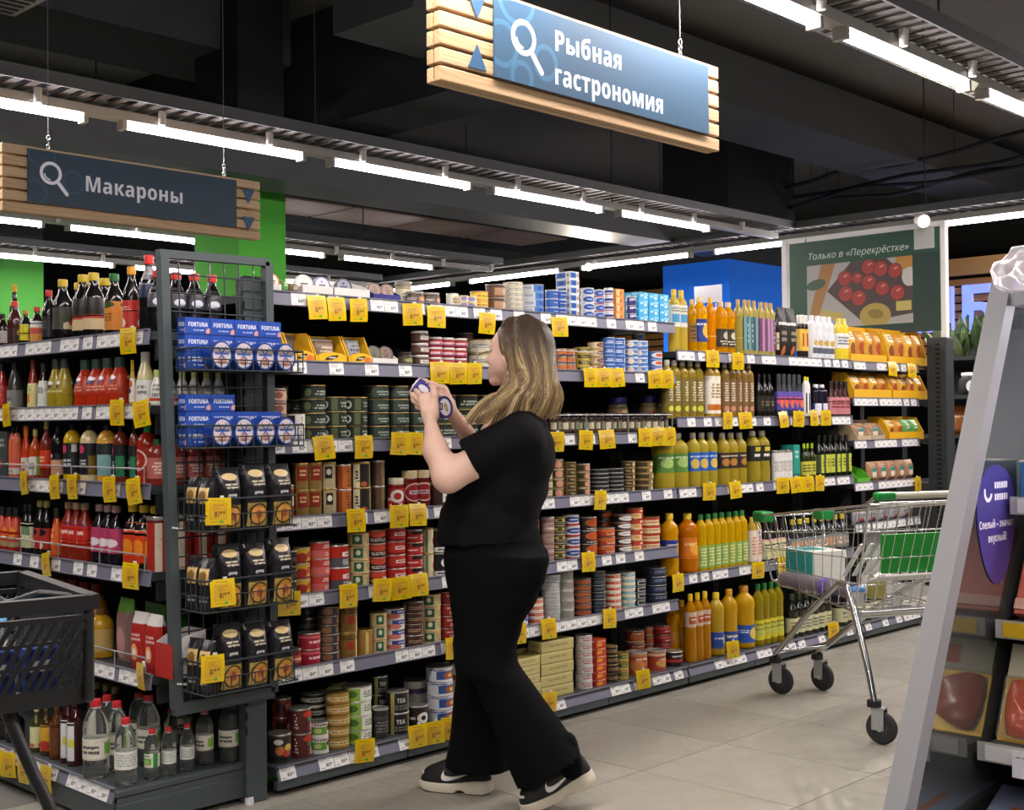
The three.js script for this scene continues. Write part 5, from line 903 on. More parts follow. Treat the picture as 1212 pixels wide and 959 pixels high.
const TAGS = `A 2.787 1.715 -0.035 top can rail, first of three at the left end
A 2.875 1.714 -0.035 top can rail, middle of three at the left end
A 2.978 1.716 -0.035 top can rail, third of three at the left end
A 3.246 1.715 -0.035 top can rail, under the dark glass jars
A 3.370 1.712 -0.035 top can rail, right of the dark glass jars
A 3.652 1.700 -0.035 top can rail, just left of the woman
A 4.099 1.707 -0.035 top can rail, under the tall blue box stack
A 3.386 1.492 -0.035 second can rail, first left of the woman
A 3.487 1.491 -0.035 second can rail, second left of the woman
A 3.577 1.493 -0.035 second can rail, beside the woman's face
A 4.300 1.490 -0.035 second can rail, first right of her hair
A 4.394 1.492 -0.035 second can rail, second right of her hair
A 4.490 1.493 -0.035 second can rail, third right of her hair
A 4.774 1.491 -0.035 second can rail, left one at the oil rack
A 4.867 1.492 -0.035 second can rail, right one at the oil rack
A 2.813 1.208 -0.035 third can rail, under the dark green tins at left
A 2.997 1.207 -0.035 third can rail, second under the dark green tins
A 3.171 1.216 -0.035 third can rail, left of the near elbow
A 3.253 1.215 -0.035 third can rail, against the near forearm
A 4.069 1.207 -0.035 third can rail, against her shirt back
A 4.266 1.211 -0.035 third can rail, first under the spice jars
A 4.413 1.212 -0.035 third can rail, second under the spice jars
A 4.692 1.216 -0.035 third can rail, first of three by the oil
A 4.789 1.218 -0.035 third can rail, middle of three by the oil
A 4.882 1.217 -0.035 third can rail, last of three by the oil
A 2.958 0.936 -0.035 fourth can rail, alone under the tall tins
A 3.168 0.939 -0.035 fourth can rail, left under the red shield jars
A 3.263 0.939 -0.035 fourth can rail, right under the red shield jars
A 4.361 0.939 -0.035 fourth can rail, under the flat black tins
A 2.655 0.663 -0.035 fifth can rail, at the left rack end
A 2.919 0.662 -0.035 fifth can rail, under the big red tin
A 3.081 0.667 -0.035 fifth can rail, left of a pair under red tins
A 3.173 0.664 -0.035 fifth can rail, right of a pair under red tins
A 3.268 0.668 -0.035 fifth can rail, under the cream striped tin
A 4.274 0.669 -0.035 fifth can rail, right of the woman
A 3.449 0.398 -0.035 sixth can rail, against the near knee
A 3.824 0.408 -0.035 sixth can rail, just behind the trousers
A 4.008 0.406 -0.035 sixth can rail, under the pale grey stack
A 4.417 0.401 -0.035 sixth can rail, under the red banded stack
A 2.951 0.097 0.012 bottom can rail, under the green and white tins
A 3.211 0.102 0.012 bottom can rail, first of three by the ankle
A 3.298 0.099 0.012 bottom can rail, middle of three by the ankle
A 3.383 0.100 0.012 bottom can rail, last of three by the ankle
A 3.957 0.106 0.012 bottom can rail, under the cream yellow tins
A 4.598 0.105 0.012 bottom can rail, under the orange bean tins
B 5.247 1.601 -0.035 top oil rail, under the dark labelled oil
B 5.471 1.595 -0.035 top oil rail, under the pale oil
B 5.373 1.291 -0.035 second oil rail, left of a pair
B 5.534 1.290 -0.035 second oil rail, right of a pair
B 5.899 1.293 -0.035 second oil rail, under the purple dressings, first
B 6.053 1.296 -0.035 second oil rail, under the purple dressings, second
B 6.212 1.300 -0.035 second oil rail, under the white capped bottles
B 6.340 1.300 -0.035 second oil rail, under the red sauces
B 5.204 0.938 -0.035 third oil rail, under the blue labelled oil
B 5.434 0.936 -0.035 third oil rail, under the brown labelled oil
B 5.882 0.939 -0.035 third oil rail, first under the white cans
B 6.018 0.937 -0.035 third oil rail, second under the white cans
B 6.141 0.937 -0.035 third oil rail, under the olive oil, left
B 6.266 0.936 -0.035 third oil rail, under the olive oil, right
B 4.936 0.511 -0.035 fourth oil rail, at the left end
B 5.634 0.508 -0.035 fourth oil rail, behind the trolley basket, left
B 5.888 0.512 -0.035 fourth oil rail, behind the trolley basket, right
B 5.324 0.142 0.012 bottom oil rail, in front of the blue labelled bottle
B 6.310 0.116 0.012 bottom oil rail, behind the trolley frame
C 7.137 1.595 -0.035 top snack rail, left one
C 7.390 1.591 -0.035 top snack rail, right one
C 7.448 0.882 -0.035 fourth snack rail, at the right end
E -0.151 1.574 -0.115 top sauce rail at the grid post
E -1.058 1.340 -0.115 second sauce rail, at the picture edge
E -0.226 1.339 -0.115 second sauce rail, left of two at the post
E -0.068 1.334 -0.115 second sauce rail, nearest the post
E -0.912 1.088 -0.115 third sauce rail, leftmost
E -0.672 1.079 -0.115 third sauce rail, second from left
E -0.540 1.083 -0.115 third sauce rail, middle one
E -0.279 1.082 -0.115 third sauce rail, second from the post
E -0.119 1.081 -0.115 third sauce rail, nearest the post
E -0.740 0.797 -0.115 fourth sauce rail, above the black basket
E -0.144 0.803 -0.115 fourth sauce rail, nearest the post
E -0.083 0.483 -0.115 fifth sauce rail, under the red bags
E -0.826 0.098 0.02 vinegar rail, at the picture edge
E -0.758 0.102 0.02 vinegar rail, second from the picture edge
E -0.639 0.103 0.02 vinegar rail, left beside the black strap
E -0.469 0.108 0.02 vinegar rail, right beside the black strap
A 2.218 1.022 .196 upper pasta basket
A 2.232 0.765 .196 middle pasta basket
A 2.193 0.531 .196 lowest pasta basket`;
// ------------------------------------------------------------------ yellow price tags
const promoTex = canvas(512, 512, (c) => {
  const q = mulberry(5);
  for (let k = 0; k < 4; k++) {
    const x = (k % 2) * 256, y = Math.floor(k / 2) * 256; c.fillStyle = '#e2bf08'; c.fillRect(x, y, 256, 256);
    c.fillStyle = '#9a8410'; for (let i = 0; i < 5; i++) c.fillRect(x + 60 + i * 26, y + 22 + i * 1.5, 20, 9);
    c.strokeStyle = '#c2a406'; c.lineWidth = 5; c.strokeRect(x + 42, y + 50, 172, 150); c.fillStyle = '#d8aa2c'; c.fillRect(x + 46, y + 54, 164, 142);
    c.fillStyle = '#b0862a'; for (let i = 0; i < 3; i++) c.fillRect(x + 62 + q() * 20, y + 66 + i * 18, 60 + q() * 60, 8);
    c.fillStyle = '#8a6a1c'; c.fillRect(x + 92, y + 126, 26, 52); c.fillRect(x + 124, y + 126, 10, 52); c.fillRect(x + 140, y + 126, 24, 26); c.fillRect(x + 172, y + 126, 24, 22);
    c.fillStyle = '#a8940c'; for (let i = 0; i < 4; i++) c.fillRect(x + 52 + i * 24, y + 220, 18, 10); c.fillStyle = '#5cae34'; c.beginPath(); c.ellipse(x + 160, y + 224, 20, 14, 0, 0, 7); c.fill();
  }
});
const promoMat = new THREE.MeshPhysicalMaterial({ map: promoTex, roughness: 0.3, clearcoat: 0.4, clearcoatRoughness: 0.2 });
const promoGeo = Array.from({ length: 4 }, (_, k) => { const w = 0.08, h = 0.086, nx = 1, ny = 5, tri = [], uv = []; const Z = (v) => 0.004 * Math.sin(v * 3), grid = (s) => { for (let j = 0; j < ny; j++) for (const q of s > 0 ? [[0, 0], [1, 0], [1, 1], [0, 0], [1, 1], [0, 1]] : [[0, 0], [1, 1], [1, 0], [0, 0], [0, 1], [1, 1]]) { const u = q[0], v = (j + q[1]) / ny; tri.push([(u - 0.5) * w, (v - 0.5) * h, Z(v) + s * 0.0008]); uv.push([((k % 2) + 0.01 + 0.98 * u) / 2, 1 - (Math.floor(k / 2) + 1 - (0.01 + 0.98 * v)) / 2]); } }; grid(1); grid(-1); return soup(tri, uv); });
const clipGeo = box(0.012, 0.018, 0.006, 0.012, 0.04, -0.006), clipMat = phys('#e8e8e4', { roughness: 0.2 });
for (const line of TAGS.split('\n')) {
  const [k, u, y, w, ...txt] = line.split(' '), where = txt.join(' ');
  const t = thing('price_tag', `yellow price tag, ${where}`, 'price tag', sysOf(k)(+u, +y - 0.004, +w + 0.006), turnOf(k) - (k === 'E' ? 0 : 0.22) + rr(-0.25, 0.25), 'yellow price tags on the racks');
  t.rotation.z = rr(-0.07, 0.07); t.rotation.x = rr(-0.14, 0.06);
  part('printed_card', promoGeo[Math.floor(rnd() * 4)], promoMat, t); part('clip', clipGeo, clipMat, t);
}
// ------------------------------------------------------------------ hanging wooden signs
const woodTex = (seed, a, b) => noiseTex(128, (() => { const p = valueNoise(6, seed), q = valueNoise(48, seed + 1); return (u, v) => { const g = 0.5 + 0.5 * Math.sin((v * 9 + p(u * 0.5, v) * 2.2) * 6.28), k = 0.55 * g + 0.45 * q(u * 0.15, v); return a.map((x, i) => x + (b[i] - x) * k); }; })(), true);
const pineA = new THREE.MeshStandardMaterial({ map: woodTex(21, [206, 178, 140], [186, 154, 114]), roughness: 0.55 }), pineB = new THREE.MeshStandardMaterial({ map: woodTex(31, [198, 168, 128], [176, 142, 102]), roughness: 0.55 });
function magnifier(c, x, y, r) { c.strokeStyle = '#f2f3fa'; c.lineWidth = r * 0.34; c.beginPath(); c.arc(x, y, r, 0, 7); c.stroke(); c.lineWidth = r * 0.4; c.lineCap = 'round'; c.beginPath(); c.moveTo(x + r * 0.85, y + r * 0.95); c.lineTo(x + r * 1.7, y + r * 1.95); c.stroke(); c.lineWidth = r * 0.16; c.beginPath(); c.arc(x, y, r * 0.68, 1.7, 2.9); c.stroke(); }
function hangingSign(label, x0, x1, z, y0, y1, p, draw, tri, hooks, top) {
  const t = thing('hanging_sign', label, 'sign', [(x0 + x1) / 2, y0, z]), cx = (x0 + x1) / 2, n = 6, ph = (y1 - y0) / n, W = x1 - x0;
  const g = rbox(W, ph - 0.009, 0.026, 0.004); { const uv = g.attributes.uv, ps = g.attributes.position; for (let i = 0; i < uv.count; i++) uv.setXY(i, ps.getX(i) * 1.2, ps.getY(i) * 6 + ps.getZ(i) * 5); }
  for (let k = 0; k < n; k++) for (const l of [0, 1]) { const m = part('plank', g, (k + l) % 2 ? pineA : pineB, t); m.position.set(0, (k + 0.5) * ph, -0.014 - l * 0.031); if (k % 2) m.rotation.z = Math.PI; }
  for (const s of [-0.42, 0.1, 0.44]) part('batten', box(0.03, y1 - y0 - 0.02, 0.005, s * W, (y1 - y0) / 2, -0.0295), pineB, t);
  const tex = canvas(1024, Math.round((1024 * (p[3] - p[2])) / (p[1] - p[0])), draw), face = new THREE.MeshStandardMaterial({ map: tex, roughness: 0.5 });
  const pg = new THREE.BoxGeometry(p[1] - p[0], p[3] - p[2], 0.006), uv = pg.attributes.uv; for (let i = 0; i < uv.count; i++) if (Math.floor(i / 4) !== 4) uv.setXY(i, 0.98, 0.5);
  const pl = part('printed_panel', pg, face, t); pl.position.set((p[0] + p[1]) / 2 - cx, (p[2] + p[3]) / 2 - y0, 0.004);
  for (const [a, b] of tri) { const s = new THREE.Shape([new THREE.Vector2(a - cx - 0.037, (b > 0 ? b : -b + 0.072) - y0), new THREE.Vector2(a - cx + 0.037, (b > 0 ? b : -b + 0.072) - y0), new THREE.Vector2(a - cx, (b > 0 ? b + 0.072 : -b) - y0)]); part('arrow', new THREE.ExtrudeGeometry(s, { depth: 0.003, bevelEnabled: false }), std('#1f5078', 0.5), t); }
  for (const h of hooks) { const w = [bar([h - cx, y1 - y0 + 0.07, -0.03], [h - cx, top - y0, -0.03], 0.0018, 5)], c = []; for (let k = 0; k < 3; k++) c.push(new THREE.TorusGeometry(0.011, 0.003, 6, 12).scale(0.6, 1, 1).rotateY(k * 1.4).translate(h - cx, y1 - y0 + 0.012 + k * 0.02, -0.03)); part('wire', w, std('#8d9092', 0.4, 0.6), t); part('chain_hook', c, M.chrome, t); }
  return t;
}
hangingSign('large wooden hanging sign with blue panel reading Рыбная гастрономия', 2.41, 3.775, 1.04, 2.25, 2.562, [2.622, 3.7, 2.303, 2.545], (c, w, h) => {
  c.fillStyle = '#1d4a69'; c.fillRect(0, 0, w, h); c.strokeStyle = 'rgba(70,140,180,0.35)'; c.lineWidth = 16; for (const [x, y, r] of [[90, -10, 70], [30, 130, 60], [210, 150, 46], [110, 210, 40]]) { c.beginPath(); c.arc(x, y, r, 0, 7); c.stroke(); }
  magnifier(c, 118, 96, 44); c.fillStyle = '#eef0fa'; c.font = 'bold 84px sans-serif'; c.textBaseline = 'alphabetic'; c.fillText('Рыбная', 246, 104); c.save(); c.translate(246, 204); c.scale(0.96, 1); c.fillText('гастрономия', 0, 0); c.restore();
}, [[2.555, 2.313], [2.555, -2.459]], [2.7, 3.584], 4.4);
hangingSign('dark blue wooden hanging sign reading Макароны at upper left', 2.414, 3.757, -1.77, 2.232, 2.54, [2.526, 3.61, 2.284, 2.524], (c, w, h) => {
  c.fillStyle = '#0e3448'; c.fillRect(0, 0, w, h); c.strokeStyle = 'rgba(50,110,140,0.3)'; c.lineWidth = 14; for (const [x, y, r] of [[60, 10, 60], [200, 120, 46], [30, 180, 50]]) { c.beginPath(); c.arc(x, y, r, 0, 7); c.stroke(); }
  magnifier(c, 100, 92, 42); c.fillStyle = '#e4e8ee'; c.font = 'bold 94px sans-serif'; c.save(); c.translate(250, 148); c.scale(0.98, 1); c.fillText('Макароны', 0, 0); c.restore();
}, [[3.684, -2.415], [3.684, -2.275]], [2.638, 3.56], 4.4);

// ------------------------------------------------------------------ green banner in its white frame, above the far rack end
{
  const t = thing('sign_stand', 'white metal frame standing on the far rack end', 'frame', [7.6, 1.8, -0.45]), P = (y, z) => [0, y - 1.8, z + 0.45];
  for (const z of [-1.05, 0.095]) part('post', beam(P(z > 0 ? 1.795 : 1.62, z), P(2.53, z), 0.035, 0.045), M.white, t);
  part('top_bar', beam(P(2.515, -1.05), P(2.515, 0.1), 0.035, 0.035), M.white, t);
  const b = thing('banner', 'dark green banner with a photo of red tomatoes hanging in the white frame', 'banner', [7.575, 1.84, -0.46]);
  const tex = canvas(1024, 640, (c, w, h) => {
    const q = mulberry(8); c.fillStyle = '#234c3a'; c.fillRect(0, 0, w, h); c.fillStyle = '#1c362e'; c.fillRect(850, 150, 174, 490); c.fillRect(0, 585, 1024, 55);
    c.fillStyle = '#b8bab4'; c.fillRect(862, 0, 130, 128);
    c.fillStyle = '#c8d4cc'; c.font = 'italic 62px sans-serif'; c.fillText('Только в «Перекрёстке»', 130, 122);
    c.save(); c.beginPath(); c.rect(125, 160, 725, 420); c.clip(); c.fillStyle = '#a8a6a2'; c.fillRect(125, 160, 725, 420);
    c.fillStyle = '#a4743c'; c.beginPath(); c.moveTo(125, 560); c.lineTo(230, 160); c.lineTo(330, 160); c.lineTo(180, 580); c.lineTo(125, 580); c.fill(); c.fillStyle = '#3c5a44'; c.beginPath(); c.ellipse(190, 290, 70, 34, -0.2, 0, 7); c.fill();
    c.fillStyle = '#4a3c38'; c.beginPath(); c.moveTo(270, 340); c.lineTo(440, 160); c.lineTo(680, 160); c.lineTo(850, 330); c.lineTo(850, 520); c.lineTo(520, 560); c.closePath(); c.fill(); c.fillStyle = '#b8863c'; c.fillRect(740, 150, 120, 90); c.fillStyle = '#c4c2bc'; c.beginPath(); c.ellipse(830, 290, 50, 60, 0, 0, 7); c.fill();
    for (const [x, y, r] of [[395, 265, 46], [480, 270, 34], [560, 205, 46], [640, 225, 46], [735, 245, 44], [400, 365, 48], [490, 400, 48], [560, 305, 46], [650, 350, 44], [750, 385, 46]]) { c.fillStyle = '#5c2420'; c.beginPath(); c.arc(x, y, r + 4, 0, 7); c.fill(); c.fillStyle = '#a43a34'; c.beginPath(); c.arc(x, y, r, 0, 7); c.fill(); c.fillStyle = '#d88878'; c.beginPath(); c.ellipse(x + 6, y - r * 0.35, r * 0.35, r * 0.14, -0.4, 0, 7); c.fill(); }
    c.fillStyle = '#b09a4c'; c.beginPath(); c.ellipse(600, 520, 105, 80, 0, 0, 7); c.fill(); c.fillStyle = '#8a7434'; c.beginPath(); c.ellipse(605, 510, 52, 30, 0.2, 0, 7); c.fill(); c.fillStyle = '#c0ae60'; c.fillRect(740, 440, 100, 60); c.save(); c.translate(300, 500); c.rotate(0.2); c.fillRect(-80, -28, 160, 56); c.restore(); c.restore();
  });
  const m = new THREE.MeshStandardMaterial({ map: tex, roughness: 0.5 }), g = new THREE.BoxGeometry(0.006, 0.655, 1.08), uv = g.attributes.uv; for (let i = 0; i < uv.count; i++) if (Math.floor(i / 4) !== 1) uv.setXY(i, 0.02, 0.9);
  part('printed_sheet', g.translate(0, 0.3275, 0), m, b);
  for (const z of [-0.42, 0.45]) part('hanger', [bar([0, 0.65, z], [0.01, 0.68, z], 0.004, 6)], M.chrome, b);
}
// spot lamps on the cross track
for (const [x, y, z, l] of [[7.46, 2.52, 0.03, 'small round spot lamp at the banner corner'], [9.2, 2.77, -4.2, 'small bright spot lamp above the blue boxes']]) {
  const t = thing('spot_lamp', l, 'spot lamp', [x, y, z]), d = V(-0.72, -0.25, 0.65).normalize(), q = new THREE.Quaternion().setFromUnitVectors(V(0, 0, 1), d);
  const housing = lathe([[0, -0.09], [0.035, -0.09], [0.045, 0], [0.038, 0.002]], 16); housing.rotateX(Math.PI / 2); housing.applyQuaternion(q); part('housing', housing, M.white, t);
  const glow = new THREE.SphereGeometry(0.034, 16, 8).scale(1, 1, 0.5).applyQuaternion(q); part('lamp_glass', glow, new THREE.MeshStandardMaterial({ color: '#fff', emissive: '#fff4e0', emissiveIntensity: 16 }), t); part('stem', bar([0, 0, 0], [-d.x * 0.02, y < 2.6 ? 0.03 : 0.06, -d.z * 0.05], 0.008, 8), M.white, t);
  const l2 = new THREE.SpotLight('#fff2dd', 14, 8, 0.6, 0.5); l2.name = 'spot_lamp_light'; l2.position.set(x + d.x * 0.05, y + d.y * 0.05, z + d.z * 0.05); l2.target.position.set(x + d.x, y + d.y, z + d.z); l2.castShadow = true; scene.add(l2); scene.add(l2.target); l2.target.name = 'spot_lamp_target';
}
// ------------------------------------------------------------------ timber wall and its luminous letters far behind
{
  const t = thing('timber_wall', 'slatted timber fascia wall behind the luminous letters', 'wall cladding', [14.1, 1.9, -3]), slatA = new THREE.MeshStandardMaterial({ color: '#ffd9a8', map: pineA.map, roughness: 0.6 }), slatB = new THREE.MeshStandardMaterial({ color: '#f0c896', map: pineB.map, roughness: 0.6 }), slat = rbox(0.06, 0.076, 10, 0.006, 0, 0, 0, 1); { const uv = slat.attributes.uv, ps = slat.attributes.position; for (let i = 0; i < uv.count; i++) uv.setXY(i, ps.getZ(i), ps.getY(i) * 6); }
  for (let k = 0; k < 11; k++) { const m = part('slat', slat, k % 2 ? slatA : slatB, t); m.position.set(0, k * 0.095, 0); }
  const fas = rbox(0.08, 0.2, 10, 0.008); part('fascia_board', fas.translate(0, 1.13, 0), std('#c99a62', 0.6), t); part('backing', box(0.04, 1.3, 10, 0.07, 0.55, 0), M.blackMatt, t);
  const light = new THREE.MeshStandardMaterial({ color: '#8f9cd0', emissive: '#7f93ff', emissiveIntensity: 0.6 }), H = 0.5, Wd = 0.34, s = 0.1;
  const r = (x0, y0, x1, y1) => { const q = new THREE.Shape(); q.moveTo(x0, y0); q.lineTo(x1, y0); q.lineTo(x1, y1); q.lineTo(x0, y1); q.closePath(); return q; };
  const bowl = (x0, y0, x1, y1) => { const q = new THREE.Shape(), R = (y1 - y0) / 2; q.moveTo(x0, y0); q.lineTo(x1 - R, y0); q.absarc(x1 - R, (y0 + y1) / 2, R, -Math.PI / 2, Math.PI / 2); q.lineTo(x0, y1); q.closePath(); const h = new THREE.Path(), R2 = R - s * 0.8; h.moveTo(x0 + s, y0 + s * 0.8); h.lineTo(x1 - R, y0 + s * 0.8); h.absarc(x1 - R, (y0 + y1) / 2, R2, -Math.PI / 2, Math.PI / 2); h.lineTo(x0 + s, y1 - s * 0.8); h.closePath(); q.holes.push(h); return q; };
  const A = (() => { const q = new THREE.Shape(); q.moveTo(0, 0); q.lineTo(s, 0); q.lineTo(Wd * 0.5, H * 0.72); q.lineTo(Wd - s, 0); q.lineTo(Wd, 0); q.lineTo(Wd * 0.62, H); q.lineTo(Wd * 0.38, H); q.closePath(); return q; })();
  const glyph = { Р: [r(0, 0, s, H), bowl(0, H * 0.4, Wd, H)], Ы: [r(0, 0, s, H), bowl(0, 0, Wd * 0.8, H * 0.58), r(Wd * 0.95, 0, Wd * 0.95 + s, H)], Б: [r(0, 0, s, H), r(0, H - s * 0.85, Wd * 0.9, H), bowl(0, 0, Wd, H * 0.6)], А: [A, r(Wd * 0.28, H * 0.2, Wd * 0.72, H * 0.36)] };
  const zs = { Р: -3.66, Ы: -3.22, Б: -2.67, А: -2.25 };
  for (const k of ['Р', 'Ы', 'Б', 'А']) { const g = merge(glyph[k].map((q) => new THREE.ExtrudeGeometry(q, { depth: 0.05, bevelEnabled: true, bevelSize: 0.008, bevelThickness: 0.008, bevelSegments: 2, curveSegments: 12 }))); g.rotateY(-Math.PI / 2); const o = thing('luminous_letter', `${{ Р: 'leftmost, mostly hidden', Ы: 'second, half hidden', Б: 'clearly visible third', А: 'rightmost, cut off' }[k]} pale blue luminous letter on the timber wall`, 'letter', [14.055, 2.3, zs[k]]); part('glowing_face', g, light, o); }
  const pl = new THREE.RectAreaLight('#b9c4ff', 1.2, 1.7, 0.5); pl.name = 'letters_light'; pl.position.set(13.85, 2.5, -2.9); pl.lookAt(0, 2.5, -2.9); scene.add(pl);
}
{ // small blank board on a thin stand in front of the blue column
  const t = thing('blank_board', 'small grey blank board before the blue column', 'sign board', [9.5, 2.2, -3.035]); part('board', rbox(0.012, 0.158, 0.3, 0.003, 0, 0.235, 0), std('#8c8c92', 0.5), t); part('rod', bar([0.01, -2.2, 0.08], [0.01, 0.2, 0.08], 0.006, 8), M.chrome, t); part('rod_foot', new THREE.CylinderGeometry(0.1, 0.1, 0.015, 20).translate(0.01, -2.19, 0.08), M.chrome, t);
}
// ------------------------------------------------------------------ produce stand far right
{
  const t = thing('produce_stand', 'dark tiered produce stand behind the far rack end', 'display stand', [9.5, 0, -0.1]);
  part('cabinet', rbox(0.7, 0.8, 2.0, 0.02, 0.1, 0.4, 0), M.black, t); for (const [y, x] of [[1.12, 0.02], [1.42, 0.1], [1.72, 0.18]]) part('tier', box(0.5, 0.03, 2.0, x, y, 0, 0, 0, -0.12), std('#1d2022', 0.6), t); part('rear_board', box(0.03, 2.0, 2.0, 0.44, 1.0, 0), M.black, t); for (const z of [-0.98, 0.98]) part('side_post', box(0.05, 1.75, 0.04, -0.1, 0.875, z), M.black, t);
  const leafG = (() => { const tri = [], n = 5; const X = (v) => 0.055 * Math.sin(Math.PI * Math.min(1, v * 1.05)) * (1 - 0.3 * v), C = (v) => 0.06 * v * v; for (let i = 0; i < n; i++) { const a = i / n, b = (i + 1) / n; for (const s of [-1, 1]) { const q = [[0, a, C(a)], [s * X(a), a, C(a) + 0.012], [s * X(b), b, C(b) + 0.012], [0, b, C(b)]].map(([x, y, z]) => [x, y * 0.24, z]); tri.push(...(s > 0 ? [q[0], q[1], q[2], q[0], q[2], q[3]] : [q[0], q[2], q[1], q[0], q[3], q[2]])); } } return soup(tri); })();
  const greens = ['#3c5a2c', '#5c7c44', '#8a9c70', '#2c4426'].map((c) => phys(c, { roughness: 0.55, transmission: 0.2, side: THREE.DoubleSide }));
  ['leftmost', 'second', 'third', 'fourth', 'fifth', 'sixth'].forEach((w, k) => { const b = thing('greens_bunch', `leafy green bunch, ${w} on the top produce tier`, 'greens', [9.58, 1.74, -0.86 + k * 0.17], rr(0, 6)); for (let i = 0; i < 16; i++) { const m = part('leaf', leafG, greens[(i + k) % 4], b); m.rotation.set(rr(-0.7, 0.5), i * 0.52, 0, 'YXZ'); m.scale.setScalar(rr(1.0, 1.5)); } });
  for (const [k, w] of [[0, 'left'], [1, 'right']]) addItem(k ? 'bg_tan' : 'bg_amber', [9.42, 1.135, -0.68 + k * 0.26], [0.24, 0.25, 0.16], -0.9, `large brown bag, ${w} on the middle produce tier`);
  const j = thing('storage_jar', 'round dark jar with pale front on the produce tier', 'jar', [9.46, 1.44, -0.58]); part('jar_body', lathe([[0, 0], [0.07, 0.005], [0.085, 0.05], [0.08, 0.14], [0.05, 0.17]], 20), M.black, j); part('jar_lid', lathe([[0.05, 0.165], [0.06, 0.17], [0.06, 0.195], [0, 0.2]], 18), M.white, j); part('pale_disc', new THREE.CircleGeometry(0.05, 20).rotateY(-0.9).translate(-0.068, 0.09, 0.055), M.white, j);
}
// dark ducts and metal panels under the far ceiling
struct('trim_6', box(7.6, 0.32, 0.42, 6.4, 3.05, -3.35), std('#3a3d3e', 0.6, 0.2));
struct('trim_7', box(8, 0.3, 0.5, 5.5, 3.36, -4.1), std('#6f706c', 0.45, 0.6));
{ const pm = std('#a08c82', 0.55, 0.15), g = new THREE.Group(); g.name = numbered('trim_8'); g.userData.kind = 'structure'; scene.add(g); for (let k = 0; k < 8; k++) for (let j = 0; j < 2; j++) struct('ceiling_panel', rbox(0.96, 0.02, 0.7, 0.005, 2.6 + k * 1.0 + j * 0.3, 3.3, -4.9 - j * 0.95), pm, g); }
for (const x of [3.1, 4.35, 5.65, 6.9]) { const t = thing('air_vent', `white framed air vent above the lighting track, ${x < 4 ? 'nearest' : x < 5 ? 'second' : x < 6 ? 'third' : 'farthest'}`, 'vent', [x, 2.915, -2.05]); part('frame', [box(0.34, 0.02, 0.03, 0, 0, 0.1), box(0.34, 0.02, 0.03, 0, 0, -0.1), box(0.03, 0.02, 0.2, 0.155, 0, 0), box(0.03, 0.02, 0.2, -0.155, 0, 0)], trunkMat, t); part('grille', box(0.28, 0.01, 0.17, 0, 0.004, 0), M.black, t); }
{ // cables and a conduit under the dark ceiling
  const c = thing('conduit', 'thin grey conduit running along the dark ceiling', 'conduit', [13.5, 4.3, -3.55]); part('pipe', bar([-6, 0, 0], [6, 0, 0], 0.03, 8), std('#5c605f', 0.6), c); for (const x of [-5, -2, 1, 4]) part('strap', bar([x, 0, 0], [x, 0.2, 0], 0.012, 6), M.steelDark, c);
  const runs = [[[3.8, -4.07], [3.85, -3.43], [3.92, -3.03], [3.88, -2.45], [3.92, -1.83], [4.01, -1.14], [4.1, 0.4]], [[3.66, -4.3], [3.61, -3.75], [3.72, -2.9], [3.66, -2.09], [3.69, -1.15], [3.75, 0.4]], [[3.55, -4.2], [3.66, -3.3], [3.6, -2.5], [3.72, -1.6], [3.62, -0.6], [3.66, 0.4]], [[3.75, -4.2], [3.74, -3.2], [3.8, -2.4], [3.78, -1.5], [3.86, -0.7], [3.85, 0.4]]];
  runs.forEach((r, i) => { const t = thing('cable', `loose black ceiling cable, ${['topmost', 'second', 'lowest', 'third'][i]} of the sagging bundle`, 'cable', [12 + i * 0.06, 3.8, -2]); part('sheath', tube(r.map(([y, z]) => [0, y - 3.8, z + 2]), 0.022, 6, 40), M.black, t); part('hanger', [bar([0, r[1][0] - 3.8, r[1][1] + 2], [0, 0.7, r[1][1] + 2], 0.004, 5), bar([0, r[4][0] - 3.8, r[4][1] + 2], [0, 0.7, r[4][1] + 2], 0.004, 5)], M.steelDark, t); });
  const a = thing('ceiling_unit', 'pale ceiling ventilation unit at the top left corner', 'vent', [2.85, 3.72, -3.1]); part('housing', rbox(0.7, 0.2, 0.5, 0.02, 0, 0, 0), std('#b9b8a8', 0.6), a); part('grille', Array.from({ length: 6 }, (_, k) => box(0.6, 0.006, 0.03, 0, -0.102, -0.18 + k * 0.07)), M.steelDark, a); part('hanger', [bar([-0.3, 0.1, 0], [-0.3, 0.78, 0], 0.006, 6), bar([0.3, 0.1, 0], [0.3, 0.78, 0], 0.006, 6)], M.steelDark, a);
}
